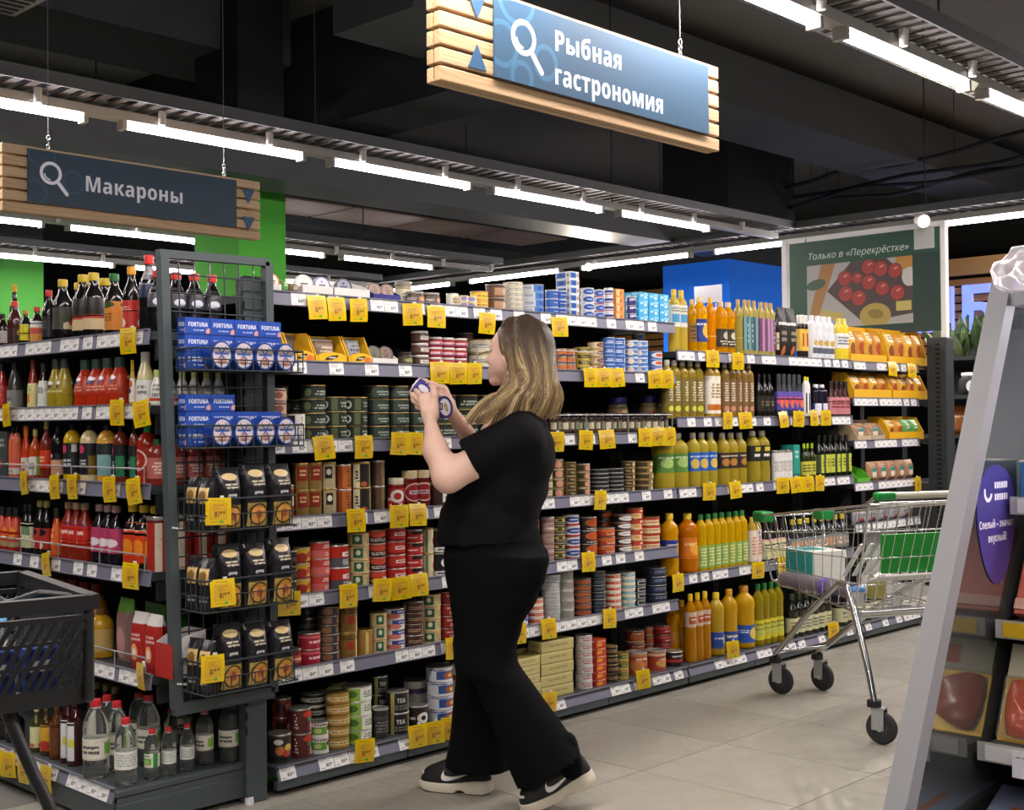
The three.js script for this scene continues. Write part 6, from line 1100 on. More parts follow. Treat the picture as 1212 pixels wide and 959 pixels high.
// ------------------------------------------------------------------ the shopper (local axes: x to image right, y up, z towards the camera)
{
  const woman = thing('person', 'woman with long blond hair in black T-shirt and trousers reading a tin', 'person', [3.109, 0, 0.611], rad(-46.05));
  const rotY = (f, ang, cx, cz) => { const s = Math.sin(ang), c = Math.cos(ang); return (x, y, z) => { const dx = x - cx, dz = z - cz; return f(cx + c * dx - s * dz, y, cz + s * dx + c * dz); }; };
  const HY = -0.2; // the head looks a little away from the camera
  const headF = rotY(blend([
    ell([0.05, 1.552, 0], [0.09, 0.093, 0.074]), ell([-0.005, 1.535, 0], [0.052, 0.075, 0.062]), cap([-0.03, 1.45, 0], [0.02, 1.475, 0], 0.032, 0.055), ell([-0.012, 1.492, 0.032], [0.042, 0.045, 0.032]), ell([-0.012, 1.492, -0.032], [0.042, 0.045, 0.032]),
    cap([-0.05, 1.53, 0], [-0.07, 1.505, 0], 0.008, 0.0095), cap([-0.06, 1.503, 0.01], [-0.06, 1.503, -0.01], 0.008), ell([-0.046, 1.433, 0], [0.016, 0.016, 0.02]), cap([-0.045, 1.557, -0.03], [-0.045, 1.557, 0.03], 0.012),
    ell([-0.052, 1.466, 0], [0.013, 0.009, 0.022]), ell([-0.05, 1.455, 0], [0.012, 0.008, 0.019]), ell([-0.04, 1.475, 0], [0.02, 0.03, 0.03]), cap([0.03, 1.5, 0.06], [0.05, 1.47, 0.05], 0.03),
  ], 0.014), HY, 0.045, 0);
  const earF = rotY((x, y, z) => Math.min(ell([0.05, 1.525, 0.077], [0.02, 0.032, 0.01])(x, y, z), ell([0.05, 1.525, -0.077], [0.02, 0.032, 0.01])(x, y, z)), HY, 0.045, 0);
  const neckF = cap([0.055, 1.48, 0], [0.045, 1.3, 0], 0.054, 0.064);
  // arms
  const shL = [0.035, 1.235, 0.155], elL = [-0.196, 1.112, 0.2], wrL = [-0.256, 1.288, 0.125], shR = [-0.02, 1.24, -0.16], elR = [-0.07, 1.13, -0.22], wrR = [-0.196, 1.332, -0.02];
  const armsF = (x, y, z) => Math.min(smin(cap(shL, elL, 0.06, 0.05)(x, y, z), smin(cap(elL, [-0.238, 1.2, 0.165], 0.046, 0.041)(x, y, z), cap([-0.238, 1.2, 0.165], wrL, 0.041, 0.0225)(x, y, z), 0.02), 0.03), smin(cap(shR, elR, 0.06, 0.046)(x, y, z), cap(elR, wrR, 0.044, 0.023)(x, y, z), 0.03));
  const torsoF = blend([ell([-0.015, 1.12, 0], [0.115, 0.2, 0.15]), ell([-0.05, 0.87, 0], [0.125, 0.14, 0.14]), cap([0.03, 1.26, -0.13], [0.03, 1.26, 0.13], 0.055), cap([-0.05, 0.8, -0.08], [-0.1, 0.47, -0.08], 0.075, 0.05), cap([-0.1, 0.47, -0.08], [-0.11, 0.09, -0.07], 0.05, 0.034), cap([-0.04, 0.8, 0.09], [-0.06, 0.47, 0.1], 0.075, 0.05), cap([-0.06, 0.47, 0.1], [0.2, 0.17, 0.13], 0.05, 0.034), neckF], 0.05);
  const bodyF = (x, y, z) => smin(torsoF(x, y, z), armsF(x, y, z), 0.03);
  // hands: palm and five fingers of three bones each
  const chain = (pts, r) => pts.slice(1).map((p, i) => cap(pts[i], p, r[i], r[i + 1]));
  const flatPalm = (a, b, ra, rb, nrm, k) => { const n = V(...nrm).normalize(); return (x, y, z) => { const m = V((a[0] + b[0]) / 2, (a[1] + b[1]) / 2, (a[2] + b[2]) / 2), d = (x - m.x) * n.x + (y - m.y) * n.y + (z - m.z) * n.z; return cap(a, b, ra, rb)(x + n.x * d * (k - 1), y + n.y * d * (k - 1), z + n.z * d * (k - 1)) / 1.2; }; };
  const handL = blend([
    cap(wrL, [-0.26, 1.32, 0.118], 0.0225, 0.023), flatPalm([-0.258, 1.318, 0.116], [-0.27, 1.364, 0.1], 0.027, 0.03, [0.25, 0.2, 1], 2.0), cap([-0.246, 1.32, 0.112], [-0.246, 1.355, 0.108], 0.017, 0.014),
    ...chain([[-0.246, 1.345, 0.108], [-0.243, 1.383, 0.108], [-0.247, 1.408, 0.098], [-0.256, 1.42, 0.086]], [0.013, 0.0115, 0.0095, 0.007]),
  ], 0.012);
  const fingersL = [
    chain([[-0.286, 1.373, 0.1], [-0.306, 1.402, 0.078], [-0.314, 1.416, 0.05], [-0.306, 1.419, 0.026]], [0.0105, 0.0092, 0.0082, 0.0068]), chain([[-0.292, 1.363, 0.096], [-0.318, 1.386, 0.07], [-0.326, 1.396, 0.04], [-0.316, 1.4, 0.014]], [0.0105, 0.0094, 0.0084, 0.007]),
    chain([[-0.29, 1.35, 0.094], [-0.315, 1.366, 0.066], [-0.321, 1.376, 0.038], [-0.31, 1.38, 0.014]], [0.01, 0.009, 0.008, 0.0066]), chain([[-0.284, 1.337, 0.096], [-0.303, 1.346, 0.07], [-0.308, 1.355, 0.047], [-0.298, 1.36, 0.026]], [0.0092, 0.008, 0.0072, 0.006]),
  ].map((c) => blend(c, 0.006));
  const handR = blend([
    cap(wrR, [-0.203, 1.352, -0.014], 0.023, 0.023), flatPalm([-0.203, 1.352, -0.014], [-0.222, 1.395, 0.002], 0.026, 0.03, [0.7, 0.2, 0.7], 1.9),
    ...chain([[-0.212, 1.355, 0.006], [-0.228, 1.372, 0.03], [-0.238, 1.384, 0.046], [-0.25, 1.39, 0.056]], [0.013, 0.011, 0.0092, 0.007]),
  ], 0.012);
  const fingersR = [
    chain([[-0.224, 1.408, 0.012], [-0.254, 1.422, 0.032], [-0.278, 1.432, 0.044], [-0.296, 1.439, 0.05]], [0.0105, 0.0092, 0.008, 0.0066]), chain([[-0.23, 1.402, -0.002], [-0.262, 1.42, 0.012], [-0.288, 1.428, 0.022], [-0.308, 1.43, 0.028]], [0.0105, 0.0094, 0.0082, 0.0068]),
    chain([[-0.232, 1.392, -0.012], [-0.264, 1.406, -0.004], [-0.29, 1.412, 0.006], [-0.31, 1.412, 0.014]], [0.01, 0.009, 0.0078, 0.0064]), chain([[-0.228, 1.38, -0.02], [-0.254, 1.39, -0.016], [-0.276, 1.394, -0.008], [-0.294, 1.394, 0.0]], [0.0092, 0.008, 0.007, 0.0058]),
  ].map((c) => blend(c, 0.006));
  const withFingers = (palm, fs) => (x, y, z) => { let d = palm(x, y, z); let m = 1; for (const f of fs) m = Math.min(m, f(x, y, z)); return smin(d, m, 0.008); };
  const skinTex = noiseTex(128, (u, v) => { const k = 0.6 * n32(u, v) + 0.4 * n96(u, v); return [222 + 14 * k, 168 + 16 * k, 144 + 18 * k]; }, true);
  const skin = phys('#efc6b2', { roughness: 0.5, sheen: 0.15 });
  const clip = (f, g) => (x, y, z) => Math.max(f(x, y, z), g(x, y, z));
  const neckCut = (x, y, z) => 1.43 - y + 0.0 * x + 0 * z;
  const skinGeo = merge([
    nets(clip(bodyF, (x, y) => (y > 1.44 ? 0.02 : -1)), [-0.36, 0.06, -0.3], [0.28, 1.46, 0.3], 0.013),
    nets((x, y, z) => Math.min(smin(headF(x, y, z), neckF(x, y, z), 0.02), earF(x, y, z)), [-0.1, 1.38, -0.11], [0.16, 1.67, 0.11], 0.0045),
    nets(withFingers(handL, fingersL), [-0.34, 1.285, -0.01], [-0.22, 1.435, 0.16], 0.003), nets(withFingers(handR, fingersR), [-0.335, 1.325, -0.06], [-0.165, 1.46, 0.09], 0.003),
  ].map((g) => g));
  part('body', skinGeo, skin, woman);
  const hp = (x, y, z) => { const s = Math.sin(-HY), c = Math.cos(-HY), dx = x - 0.045; return [0.045 + c * dx - s * z, y, s * dx + c * z]; };
  for (const s of [1, -1]) { const e = part('eye', new THREE.SphereGeometry(0.0105, 16, 10).translate(...hp(-0.043, 1.535, s * 0.029)), std('#d8d4d0', 0.2), woman); part('iris', new THREE.SphereGeometry(0.0055, 10, 8).translate(...hp(-0.0492, 1.5345, s * 0.0295)), std('#3c4a54', 0.2), e); part('eyelid', cap3(hp(-0.05, 1.5425, s * 0.018), hp(-0.047, 1.5425, s * 0.042), 0.0045), skin, woman); part('eyelash', bar(hp(-0.055, 1.539, s * 0.02), hp(-0.05, 1.538, s * 0.043), 0.0016, 5), std('#2c211c', 0.8), woman); part('eyebrow', bar(hp(-0.056, 1.561, s * 0.014), hp(-0.046, 1.566, s * 0.045), 0.0032, 6, 0.002), std('#6a5240', 0.8), woman); }
  part('lips', merge([ell3(hp(-0.0625, 1.4655, 0), [0.004, 0.004, 0.018], -HY), ell3(hp(-0.06, 1.4565, 0), [0.004, 0.0045, 0.015], -HY)]), std('#b8716a', 0.45), woman);
  function cap3(a, b, r) { return new THREE.CapsuleGeometry(r, V(...a).distanceTo(V(...b)), 4, 8).applyQuaternion(new THREE.Quaternion().setFromUnitVectors(V(0, 1, 0), V(...b).sub(V(...a)).normalize())).translate((a[0] + b[0]) / 2, (a[1] + b[1]) / 2, (a[2] + b[2]) / 2); }
  function ell3(c, r, ry) { return new THREE.SphereGeometry(1, 16, 10).scale(...r).rotateY(ry).translate(...c); }
  // clothes: a stack of ellipses through measured heights, with sleeves; soft folds are displaced in the cloth itself
  const lerpT = (T, y) => { if (y <= T[0][0]) return T[0]; for (let i = 1; i < T.length; i++) if (y <= T[i][0]) { const a = T[i - 1], b = T[i], t = (y - a[0]) / (b[0] - a[0]), s = t * t * (3 - 2 * t); return a.map((v, k) => v + (b[k] - v) * s); } return T.at(-1); };
  const stack = (T) => (x, y, z) => { const [, cx, ra, rz] = lerpT(T, y), q = Math.hypot((x - cx) / ra, z / rz); return (q - 1) * Math.min(ra, rz); };
  const shirtT = [[0.86, -0.07, 0.172, 0.178], [0.9, -0.072, 0.172, 0.18], [0.98, -0.062, 0.172, 0.178], [1.07, -0.03, 0.17, 0.182], [1.16, -0.008, 0.168, 0.19], [1.22, 0.015, 0.145, 0.19], [1.28, 0.04, 0.1, 0.165], [1.315, 0.048, 0.074, 0.1], [1.34, 0.05, 0.062, 0.07]];
  const slEnd = [-0.132, 1.173, 0.186], slDir = V(elL[0] - shL[0], elL[1] - shL[1], elL[2] - shL[2]).normalize(), srEnd = [-0.055, 1.17, -0.2], srDir = V(elR[0] - shR[0], elR[1] - shR[1], elR[2] - shR[2]).normalize();
  const fold = (x, y, z) => 0.0045 * Math.sin(38 * y + 26 * x + 2.5 * Math.sin(14 * z)) * Math.exp(-Math.pow((y - 1.0) / 0.09, 2)) + 0.004 * Math.sin(30 * x - 22 * y + 9 * z) * Math.exp(-Math.pow((y - 1.17) / 0.08, 2)) + 0.003 * Math.sin(55 * x + 12 * y + 2) * Math.exp(-Math.pow((y - 0.9) / 0.04, 2));
  const sleeve = (sh, end, dir, ra, rb) => { const c = cap(sh, [end[0] + dir.x * 0.05, end[1] + dir.y * 0.05, end[2] + dir.z * 0.05], ra, rb); return (x, y, z) => Math.max(c(x, y, z), (x - end[0]) * dir.x + (y - end[1]) * dir.y + (z - end[2]) * dir.z); };
  const torsoShirt = stack(shirtT), sL = sleeve([0.04, 1.238, 0.14], slEnd, slDir, 0.078, 0.071), sR = sleeve([0.0, 1.245, -0.14], srEnd, srDir, 0.074, 0.068);
  const shirtF = (x, y, z) => { const hem = 0.882 + 0.06 * (x + 0.07), t = Math.max(smin(torsoShirt(x, y, z), smin(cap([0.045, 1.272, -0.11], [0.045, 1.272, 0.11], 0.045)(x, y, z), 1, 0.01), 0.04), hem - y, y - 1.335); return smin(t, Math.min(sL(x, y, z), sR(x, y, z)), 0.035) + fold(x, y, z); };
  const weave = noiseTex(128, (u, v) => 110 + 90 * n96(u * 1, v * 1) + 40 * n32(v, u)); weave.repeat.set(6, 6);
  const cotton = new THREE.MeshPhysicalMaterial({ color: '#0d0d10', roughness: 0.9, specularIntensity: 0.35 }), knit = new THREE.MeshPhysicalMaterial({ color: '#08090c', roughness: 0.95, specularIntensity: 0.25 });
  const shirt = part('t_shirt', nets(shirtF, [-0.28, 0.85, -0.3], [0.22, 1.36, 0.3], 0.0085), cotton, woman);
  { // turned hems of shirt and sleeves
    const ring = []; for (let k = 0; k < 40; k++) { const a = (k / 40) * Math.PI * 2, x = -0.07 + 0.1755 * Math.cos(a); ring.push([x, 0.892 + 0.06 * (x + 0.07), 0.182 * Math.sin(a)]); } part('hem_seam', tube(ring, 0.0018, 5, 80, true), cotton, shirt);
  }
  const trT = [[0.7, -0.045, 0.13, 0.15], [0.76, -0.045, 0.155, 0.172], [0.82, -0.041, 0.172, 0.178], [0.88, -0.052, 0.166, 0.175], [0.96, -0.06, 0.155, 0.168]], thighT = [[0.46, -0.09, 0.086, 0.082], [0.52, -0.086, 0.096, 0.086], [0.6, -0.074, 0.116, 0.093], [0.7, -0.054, 0.146, 0.1], [0.78, -0.044, 0.166, 0.1], [0.84, -0.042, 0.17, 0.095]];
  const pelvis = stack(trT), thigh = (zc) => { const f = stack(thighT); return (x, y, z) => Math.max(f(x, y, z - zc), 0.46 - y, y - 0.84); }, cutAt = (p, d) => (x, y, z) => (x - p[0]) * d.x + (y - p[1]) * d.y + (z - p[2]) * d.z;
  const kR = [-0.1, 0.5, -0.08], hR = [-0.115, 0.082, -0.085], kL = [-0.075, 0.5, 0.095], hL = [0.133, 0.128, 0.12], dL = V(hL[0] - kL[0], hL[1] - kL[1], 0).normalize();
  const flare = (a, b, ra, rb, pw) => { const d = V(b[0] - a[0], b[1] - a[1], b[2] - a[2]), l2 = d.lengthSq(); return (x, y, z) => { const px = x - a[0], py = y - a[1], pz = z - a[2], t = Math.min(1.15, Math.max(0, (px * d.x + py * d.y + pz * d.z) / l2)); return Math.hypot(px - t * d.x, py - t * d.y, pz - t * d.z) - (ra + (rb - ra) * Math.pow(Math.min(1, t), pw)); }; };
  const thR = thigh(-0.082), thL = thigh(0.09), fR = flare(kR, hR, 0.082, 0.116, 1.4), fL = flare(kL, hL, 0.078, 0.124, 1.2);
  const legR = (x, y, z) => smin(thR(x, y, z), fR(x, y, z), 0.06), legL = (x, y, z) => smin(thL(x, y, z), fL(x, y, z), 0.06);
  const trFold = (x, y, z) => 0.004 * Math.sin(40 * y + 18 * x + 6 * z) * Math.exp(-Math.pow((y - 0.5) / 0.06, 2)) + 0.004 * Math.sin(46 * x + 30 * z + 4 * y) * Math.exp(-Math.pow((y - 0.16) / 0.1, 2));
  const cR = V(-0.02, -1, 0).normalize();
  const trouserF = (x, y, z) => { const pl = Math.max(pelvis(x, y, z), 0.72 - y, y - 0.95), a = Math.max(legR(x, y, z), cutAt([-0.115, 0.086, 0], cR)(x, y, z)), b = Math.max(legL(x, y, z), cutAt([0.133, 0.134, 0], dL)(x, y, z)); return smin(pl, Math.min(a, b), 0.05) + trFold(x, y, z); };
  part('trousers', nets(trouserF, [-0.26, 0.05, -0.24], [0.27, 0.97, 0.26], 0.0105), knit, woman);
  // shoes, built pointing to -x, then turned
  const shoe = (pos, yaw, pitch, name) => {
    const foot = (x) => 0.036 + 0.012 * Math.exp(-Math.pow((x + 0.07) / 0.07, 2)) - 0.004 * Math.exp(-Math.pow((x - 0.03) / 0.05, 2));
    const outline = (x, z, grow = 0) => { const c = x < -0.1 ? Math.hypot(x + 0.1, z) : x > 0.08 ? Math.hypot(x - 0.08, z) : Math.abs(z); return c - foot(Math.max(-0.1, Math.min(0.08, x))) - grow; };
    const soleF = (x, y, z) => { const lo = 0.012 * Math.pow(Math.max(0, -(x + 0.06)) / 0.09, 2) + 0.012 * Math.pow(Math.max(0, x - 0.07) / 0.06, 2), top = 0.034 + 0.014 * Math.max(0, Math.min(1, (x + 0.02) / 0.1)); const notch = 0.008 - Math.hypot((x - 0.012) * 0.5, y - 0.003), v = Math.max(outline(x, z, 0.004 + 0.003 * Math.sin(Math.PI * Math.min(1, y / 0.04))), lo - y, y - top); return Math.max(v, notch); };
    const upperF = (x, y, z) => { const h = x < -0.02 ? 0.05 + 0.05 * Math.pow(Math.max(0, Math.min(1, (x + 0.14) / 0.12)), 1.2) : 0.1 - 0.012 * Math.sin(Math.min(1, Math.max(0, (x + 0.02) / 0.12)) * Math.PI), hh = Math.max(0.03, h), q = Math.max(0, (y - 0.02) / hh); return Math.max((Math.hypot(Math.max(0, outline(x, z, 0) + 0.03) / 0.032, q * 0.98) - 1) * 0.03, 0.022 - y); };
    const g = new THREE.Group(); g.name = name; g.position.set(...pos); g.rotation.set(0, yaw, pitch, 'YXZ'); woman.add(g);
    part('sole', nets(soleF, [-0.16, -0.01, -0.065], [0.14, 0.06, 0.065], 0.0042), std('#d8d0bc', 0.6), g);
    part('upper', nets(upperF, [-0.155, 0.01, -0.06], [0.135, 0.135, 0.06], 0.0045), std('#131316', 0.6), g);
    // the white curved mark on the side, laid against the upper
    const sw = new THREE.Shape(); sw.moveTo(0.075, 0.042); sw.quadraticCurveTo(-0.02, -0.004, -0.045, 0.004); sw.quadraticCurveTo(-0.062, 0.012, -0.042, 0.04); sw.quadraticCurveTo(-0.05, 0.02, -0.03, 0.018); sw.quadraticCurveTo(0.0, 0.014, 0.075, 0.042);
    for (const s of [1, -1]) { const geo = new THREE.ExtrudeGeometry(sw, { depth: 0.004, bevelEnabled: false, curveSegments: 10 }), p = geo.attributes.position; for (let i = 0; i < p.count; i++) { const x = p.getX(i), y = p.getY(i) + 0.04; let z = 0.06; while (z > 0.01 && upperF(x, y, z) > 0) z -= 0.001; p.setXYZ(i, x, y, s * (z + p.getZ(i) - 0.001)); } geo.computeVertexNormals(); part('white_mark', geo, std('#eceae4', 0.5), g); }
    const tip = []; for (let k = 0; k <= 10; k++) { const a = -0.9 + k * 0.18; tip.push([-0.1 - 0.038 * Math.cos(a), 0.056, 0.036 * Math.sin(a)]); } part('toe_trim', tube(tip, 0.005, 6, 16), std('#e4e0d6', 0.5), g);
    const lc = []; for (let k = 0; k < 5; k++) lc.push(tube([[-0.06 + k * 0.017, 0.074 + k * 0.008, -0.026], [-0.056 + k * 0.017, 0.088 + k * 0.0085, 0], [-0.06 + k * 0.017, 0.074 + k * 0.008, 0.026]], 0.0028, 5, 8)); part('laces', lc, std('#2a2a2c', 0.8), g); return g;
  };
  shoe([-0.178, 0.002, -0.1], rad(-20), 0, 'shoe'); const r2 = shoe([0.176, 0.047, 0.118], rad(8), rad(21), 'shoe');
  part('sock', cap3([0.2, 0.14, 0.13], [0.18, 0.22, 0.13], 0.042), knit, woman); part('sock', cap3([-0.11, 0.08, -0.085], [-0.11, 0.16, -0.08], 0.042), knit, woman);
  // hair: a full mass under separate strands, dark at the roots and dyed blond towards the ends
  const hairEdge = (y) => (y > 1.625 ? -0.034 - (y - 1.625) * 4 : y > 1.5 ? -0.034 + 0.012 * (1.625 - y) / 0.125 : y > 1.43 ? -0.022 + (1.5 - y) * 0.5 : -0.4);
  const hairMass = (() => {
    const capF = ell([0.054, 1.556, 0], [0.102, 0.1, 0.086]), drape = blend([cap([0.06, 1.55, 0.05], [0.04, 1.43, 0.072], 0.04, 0.034), cap([0.04, 1.43, 0.072], [-0.04, 1.345, 0.118], 0.032, 0.017), cap([-0.04, 1.345, 0.118], [-0.11, 1.302, 0.143], 0.017, 0.006), cap([0.1, 1.54, 0.02], [0.122, 1.4, 0.035], 0.052, 0.05), cap([0.122, 1.4, 0.035], [0.126, 1.345, 0.045], 0.046, 0.02), cap([0.08, 1.48, 0.058], [0.085, 1.385, 0.08], 0.044, 0.026), cap([0.1, 1.5, -0.05], [0.1, 1.35, -0.06], 0.046, 0.036)], 0.04);
    return (x, y, z) => { const w = 0.003 * Math.sin(90 * x + 40 * z + 14 * y) ; const front = z > -0.02 ? hairEdge(y) : hairEdge(y) + 0.0; return Math.max(smin(capF(x, y, z), drape(x, y, z), 0.03) + w, front - x, 0.0 + (y > 1.43 ? -1 : -1)); };
  })();
  const hairGeos = [nets(hairMass, [-0.18, 1.26, -0.13], [0.22, 1.68, 0.2], 0.006)];
  const lobe = (s, side) => { // strand from the parting at the crown down to the ends; s = 0 at the face, 1 at the nape
    const j = () => rr(-0.006, 0.006), cz = side;
    const root = [0.005 + 0.085 * s + j(), 1.652 - 0.012 * Math.abs(s - 0.4) + j() * 0.3, 0.004 * cz], side1 = [-0.022 + 0.165 * Math.pow(s, 1.0) + j(), 1.6 - 0.01 * s, cz * (0.068 - 0.05 * s * s * s)], side2 = [-0.02 + 0.185 * s + j(), 1.515, cz * (0.088 - 0.06 * s * s * s) + j()], low = [0.0 + 0.175 * s + j(), 1.425, cz * (0.098 - 0.03 * s * s) + j()];
    const t = Math.pow(s, 0.75), e0 = side > 0 ? [-0.145, 1.29, 0.158] : [0.02, 1.33, -0.11], e1 = side > 0 ? [0.165, 1.31, 0.05] : [0.15, 1.32, -0.02], end = [e0[0] + (e1[0] - e0[0]) * t + j(), e0[1] + (e1[1] - e0[1]) * t + rr(-0.012, 0.015), e0[2] + (e1[2] - e0[2]) * t + j()], mid = [low[0] * 0.45 + end[0] * 0.55 + (s > 0.6 ? 0.02 : 0), (low[1] + end[1]) / 2 + 0.004, low[2] * 0.4 + end[2] * 0.6 + 0.006 * cz];
    return [root, side1, side2, low, mid, end];
  };
  const strandCols = [];
  const pushOut = (q, f) => { for (let it = 0; it < 6; it++) { const d = hairMass(q.x, q.y, q.z); const want = f > 0.85 ? -0.002 : 0.0012; if (d > want + 0.004 && f < 0.7) { const e = 0.004, g = V(hairMass(q.x + e, q.y, q.z) - d, hairMass(q.x, q.y + e, q.z) - d, hairMass(q.x, q.y, q.z + e) - d); if (g.lengthSq() > 1e-12) q.addScaledVector(g.normalize(), -(d - want - 0.002) * 0.7); } else if (d < want) { const e = 0.004, g = V(hairMass(q.x + e, q.y, q.z) - d, hairMass(q.x, q.y + e, q.z) - d, hairMass(q.x, q.y, q.z + e) - d); if (g.lengthSq() > 1e-12) q.addScaledVector(g.normalize(), Math.min(0.02, want - d)); } } return q; };
  for (let k = 0; k < 600; k++) {
    const side = rnd() < 0.72 ? 1 : -1, s = rnd(), pts = lobe(s, side), c = new THREE.CatmullRomCurve3(pts.map((p) => V(...p)), false, 'catmullrom', 0.5), n = 16, r0 = rr(0.0022, 0.0052), g = new THREE.TubeGeometry(c, n, 1, 5, false), p = g.attributes.position, blond = Math.min(1, Math.max(0, 0.5 + 0.42 * Math.sin(s * 34 + side * 2) + 0.12 * Math.sin(s * 90))) * 0.7 + 0.3 * rnd();
    for (let i = 0; i <= n; i++) { const q = pushOut(c.getPointAt(i / n), i / n), f = i / n, r = r0 * (f < 0.12 ? 0.5 + f * 4 : 1) * (f > 0.7 ? Math.max(0.35, 1 - (f - 0.7) * 2.2) : 1); for (let m = 0; m <= 5; m++) { const o = i * 6 + m; p.setXYZ(o, q.x + (p.getX(o) - q.x) * r, q.y + (p.getY(o) - q.y) * r, q.z + (p.getZ(o) - q.z) * r); } }
    hairGeos.push(g); strandCols.push(blond);
  }
  const hair = mergeGeometries(hairGeos.map((g, gi) => { const q = g.index ? g.toNonIndexed() : g; q.deleteAttribute('uv'); const p = q.attributes.position, col = new Float32Array(p.count * 3), A = new THREE.Color('#5c4a3c'), B = new THREE.Color('#a48a60'), C = new THREE.Color('#dcc492'), D = new THREE.Color('#7a6248'), o = new THREE.Color(); for (let i = 0; i < p.count; i++) { const y = p.getY(i), b = gi ? strandCols[gi - 1] : 0.5, t = Math.min(1, Math.max(0, (1.59 - y) / 0.15 + (b - 0.5) * 0.5)); o.copy(b < 0.35 ? D : b > 0.75 ? C : B); const m = A.clone().lerp(o, t * t * (3 - 2 * t)); col[i * 3] = m.r; col[i * 3 + 1] = m.g; col[i * 3 + 2] = m.b; } q.setAttribute('color', new THREE.BufferAttribute(col, 3)); return q; }), false);
  part('hair', hair, new THREE.MeshPhysicalMaterial({ vertexColors: true, roughness: 0.42, sheen: 0.3, sheenRoughness: 0.4 }), woman);
  // the two violet tins she compares
  const place = (o, lx, ly, lz) => { const c = Math.cos(rad(-46.05)), s = Math.sin(rad(-46.05)); o.position.set(3.109 + c * lx + s * lz, ly, 0.611 - s * lx + c * lz); };
  const cV = newCell(paint(ITEM.tin_violet.design, 5)), lidC = newCell((x, w, h) => { x.fillStyle = '#3f357c'; x.fillRect(0, 0, w, h); x.fillStyle = '#e9ebf0'; x.beginPath(); x.ellipse(w / 2, h / 2, w * 0.4, h * 0.4, 0, 0, 7); x.fill(); x.fillStyle = '#1d2036'; x.fillRect(w * 0.12, h * 0.34, w * 0.2, h * 0.34); x.fillStyle = '#f0f0f2'; x.fillRect(w * 0.18, h * 0.4, w * 0.05, h * 0.22); x.fillStyle = '#9a8a5c'; x.beginPath(); x.ellipse(w * 0.56, h * 0.5, w * 0.15, h * 0.17, 0.4, 0, 7); x.fill(); x.fillStyle = '#d8b878'; x.beginPath(); x.ellipse(w * 0.58, h * 0.52, w * 0.07, h * 0.09, 0, 0, 7); x.fill(); });
  const tinV = (label, R, T, at, axis) => {
    const t = thing('held_tin', label, 'tin', [0, 0, 0]); place(t, ...at); const ax = V(...axis).normalize().applyAxisAngle(V(0, 1, 0), rad(-46.05)), q = new THREE.Quaternion().setFromUnitVectors(V(0, 1, 0), ax);
    const up = (g) => g.translate(0, -T / 2, 0).applyQuaternion(q); part('label_wrap', up(lathe([[R * 0.97, 0.001], [R, 0.004], [R, T - 0.005]], 28, cV.uv, 2)), atlases[cV.page].mat, t); part('rim', up(lathe([[R, T - 0.005], [R, T], [R * 0.93, T], [R * 0.92, T - 0.002]], 28)), std(R < 0.035 ? '#ecebf2' : '#463b86', 0.35), t);
    const d = new THREE.CircleGeometry(R * 0.93, 28), uv = d.attributes.uv; for (let i = 0; i < uv.count; i++) uv.setXY(i, lidC.uv[0] + (lidC.uv[2] - lidC.uv[0]) * uv.getX(i), lidC.uv[1] + (lidC.uv[3] - lidC.uv[1]) * uv.getY(i)); part('lid_picture', up(d.rotateX(-Math.PI / 2).translate(0, T - 0.002, 0)), atlases[lidC.page].mat, t); part('tin_base', up(new THREE.CircleGeometry(R * 0.97, 28).rotateX(Math.PI / 2).translate(0, 0.001, 0)), M.lid, t); return t;
  };
  tinV('violet tin with white rim in her fingertips, upper one', 0.03, 0.07, [-0.284, 1.4, 0.06], [-0.8, 0.58, -0.1]); tinV('violet tin with silver lid picture in her hands, lower one', 0.038, 0.04, [-0.224, 1.341, 0.062], [0.8, 0.12, 0.6]);
}
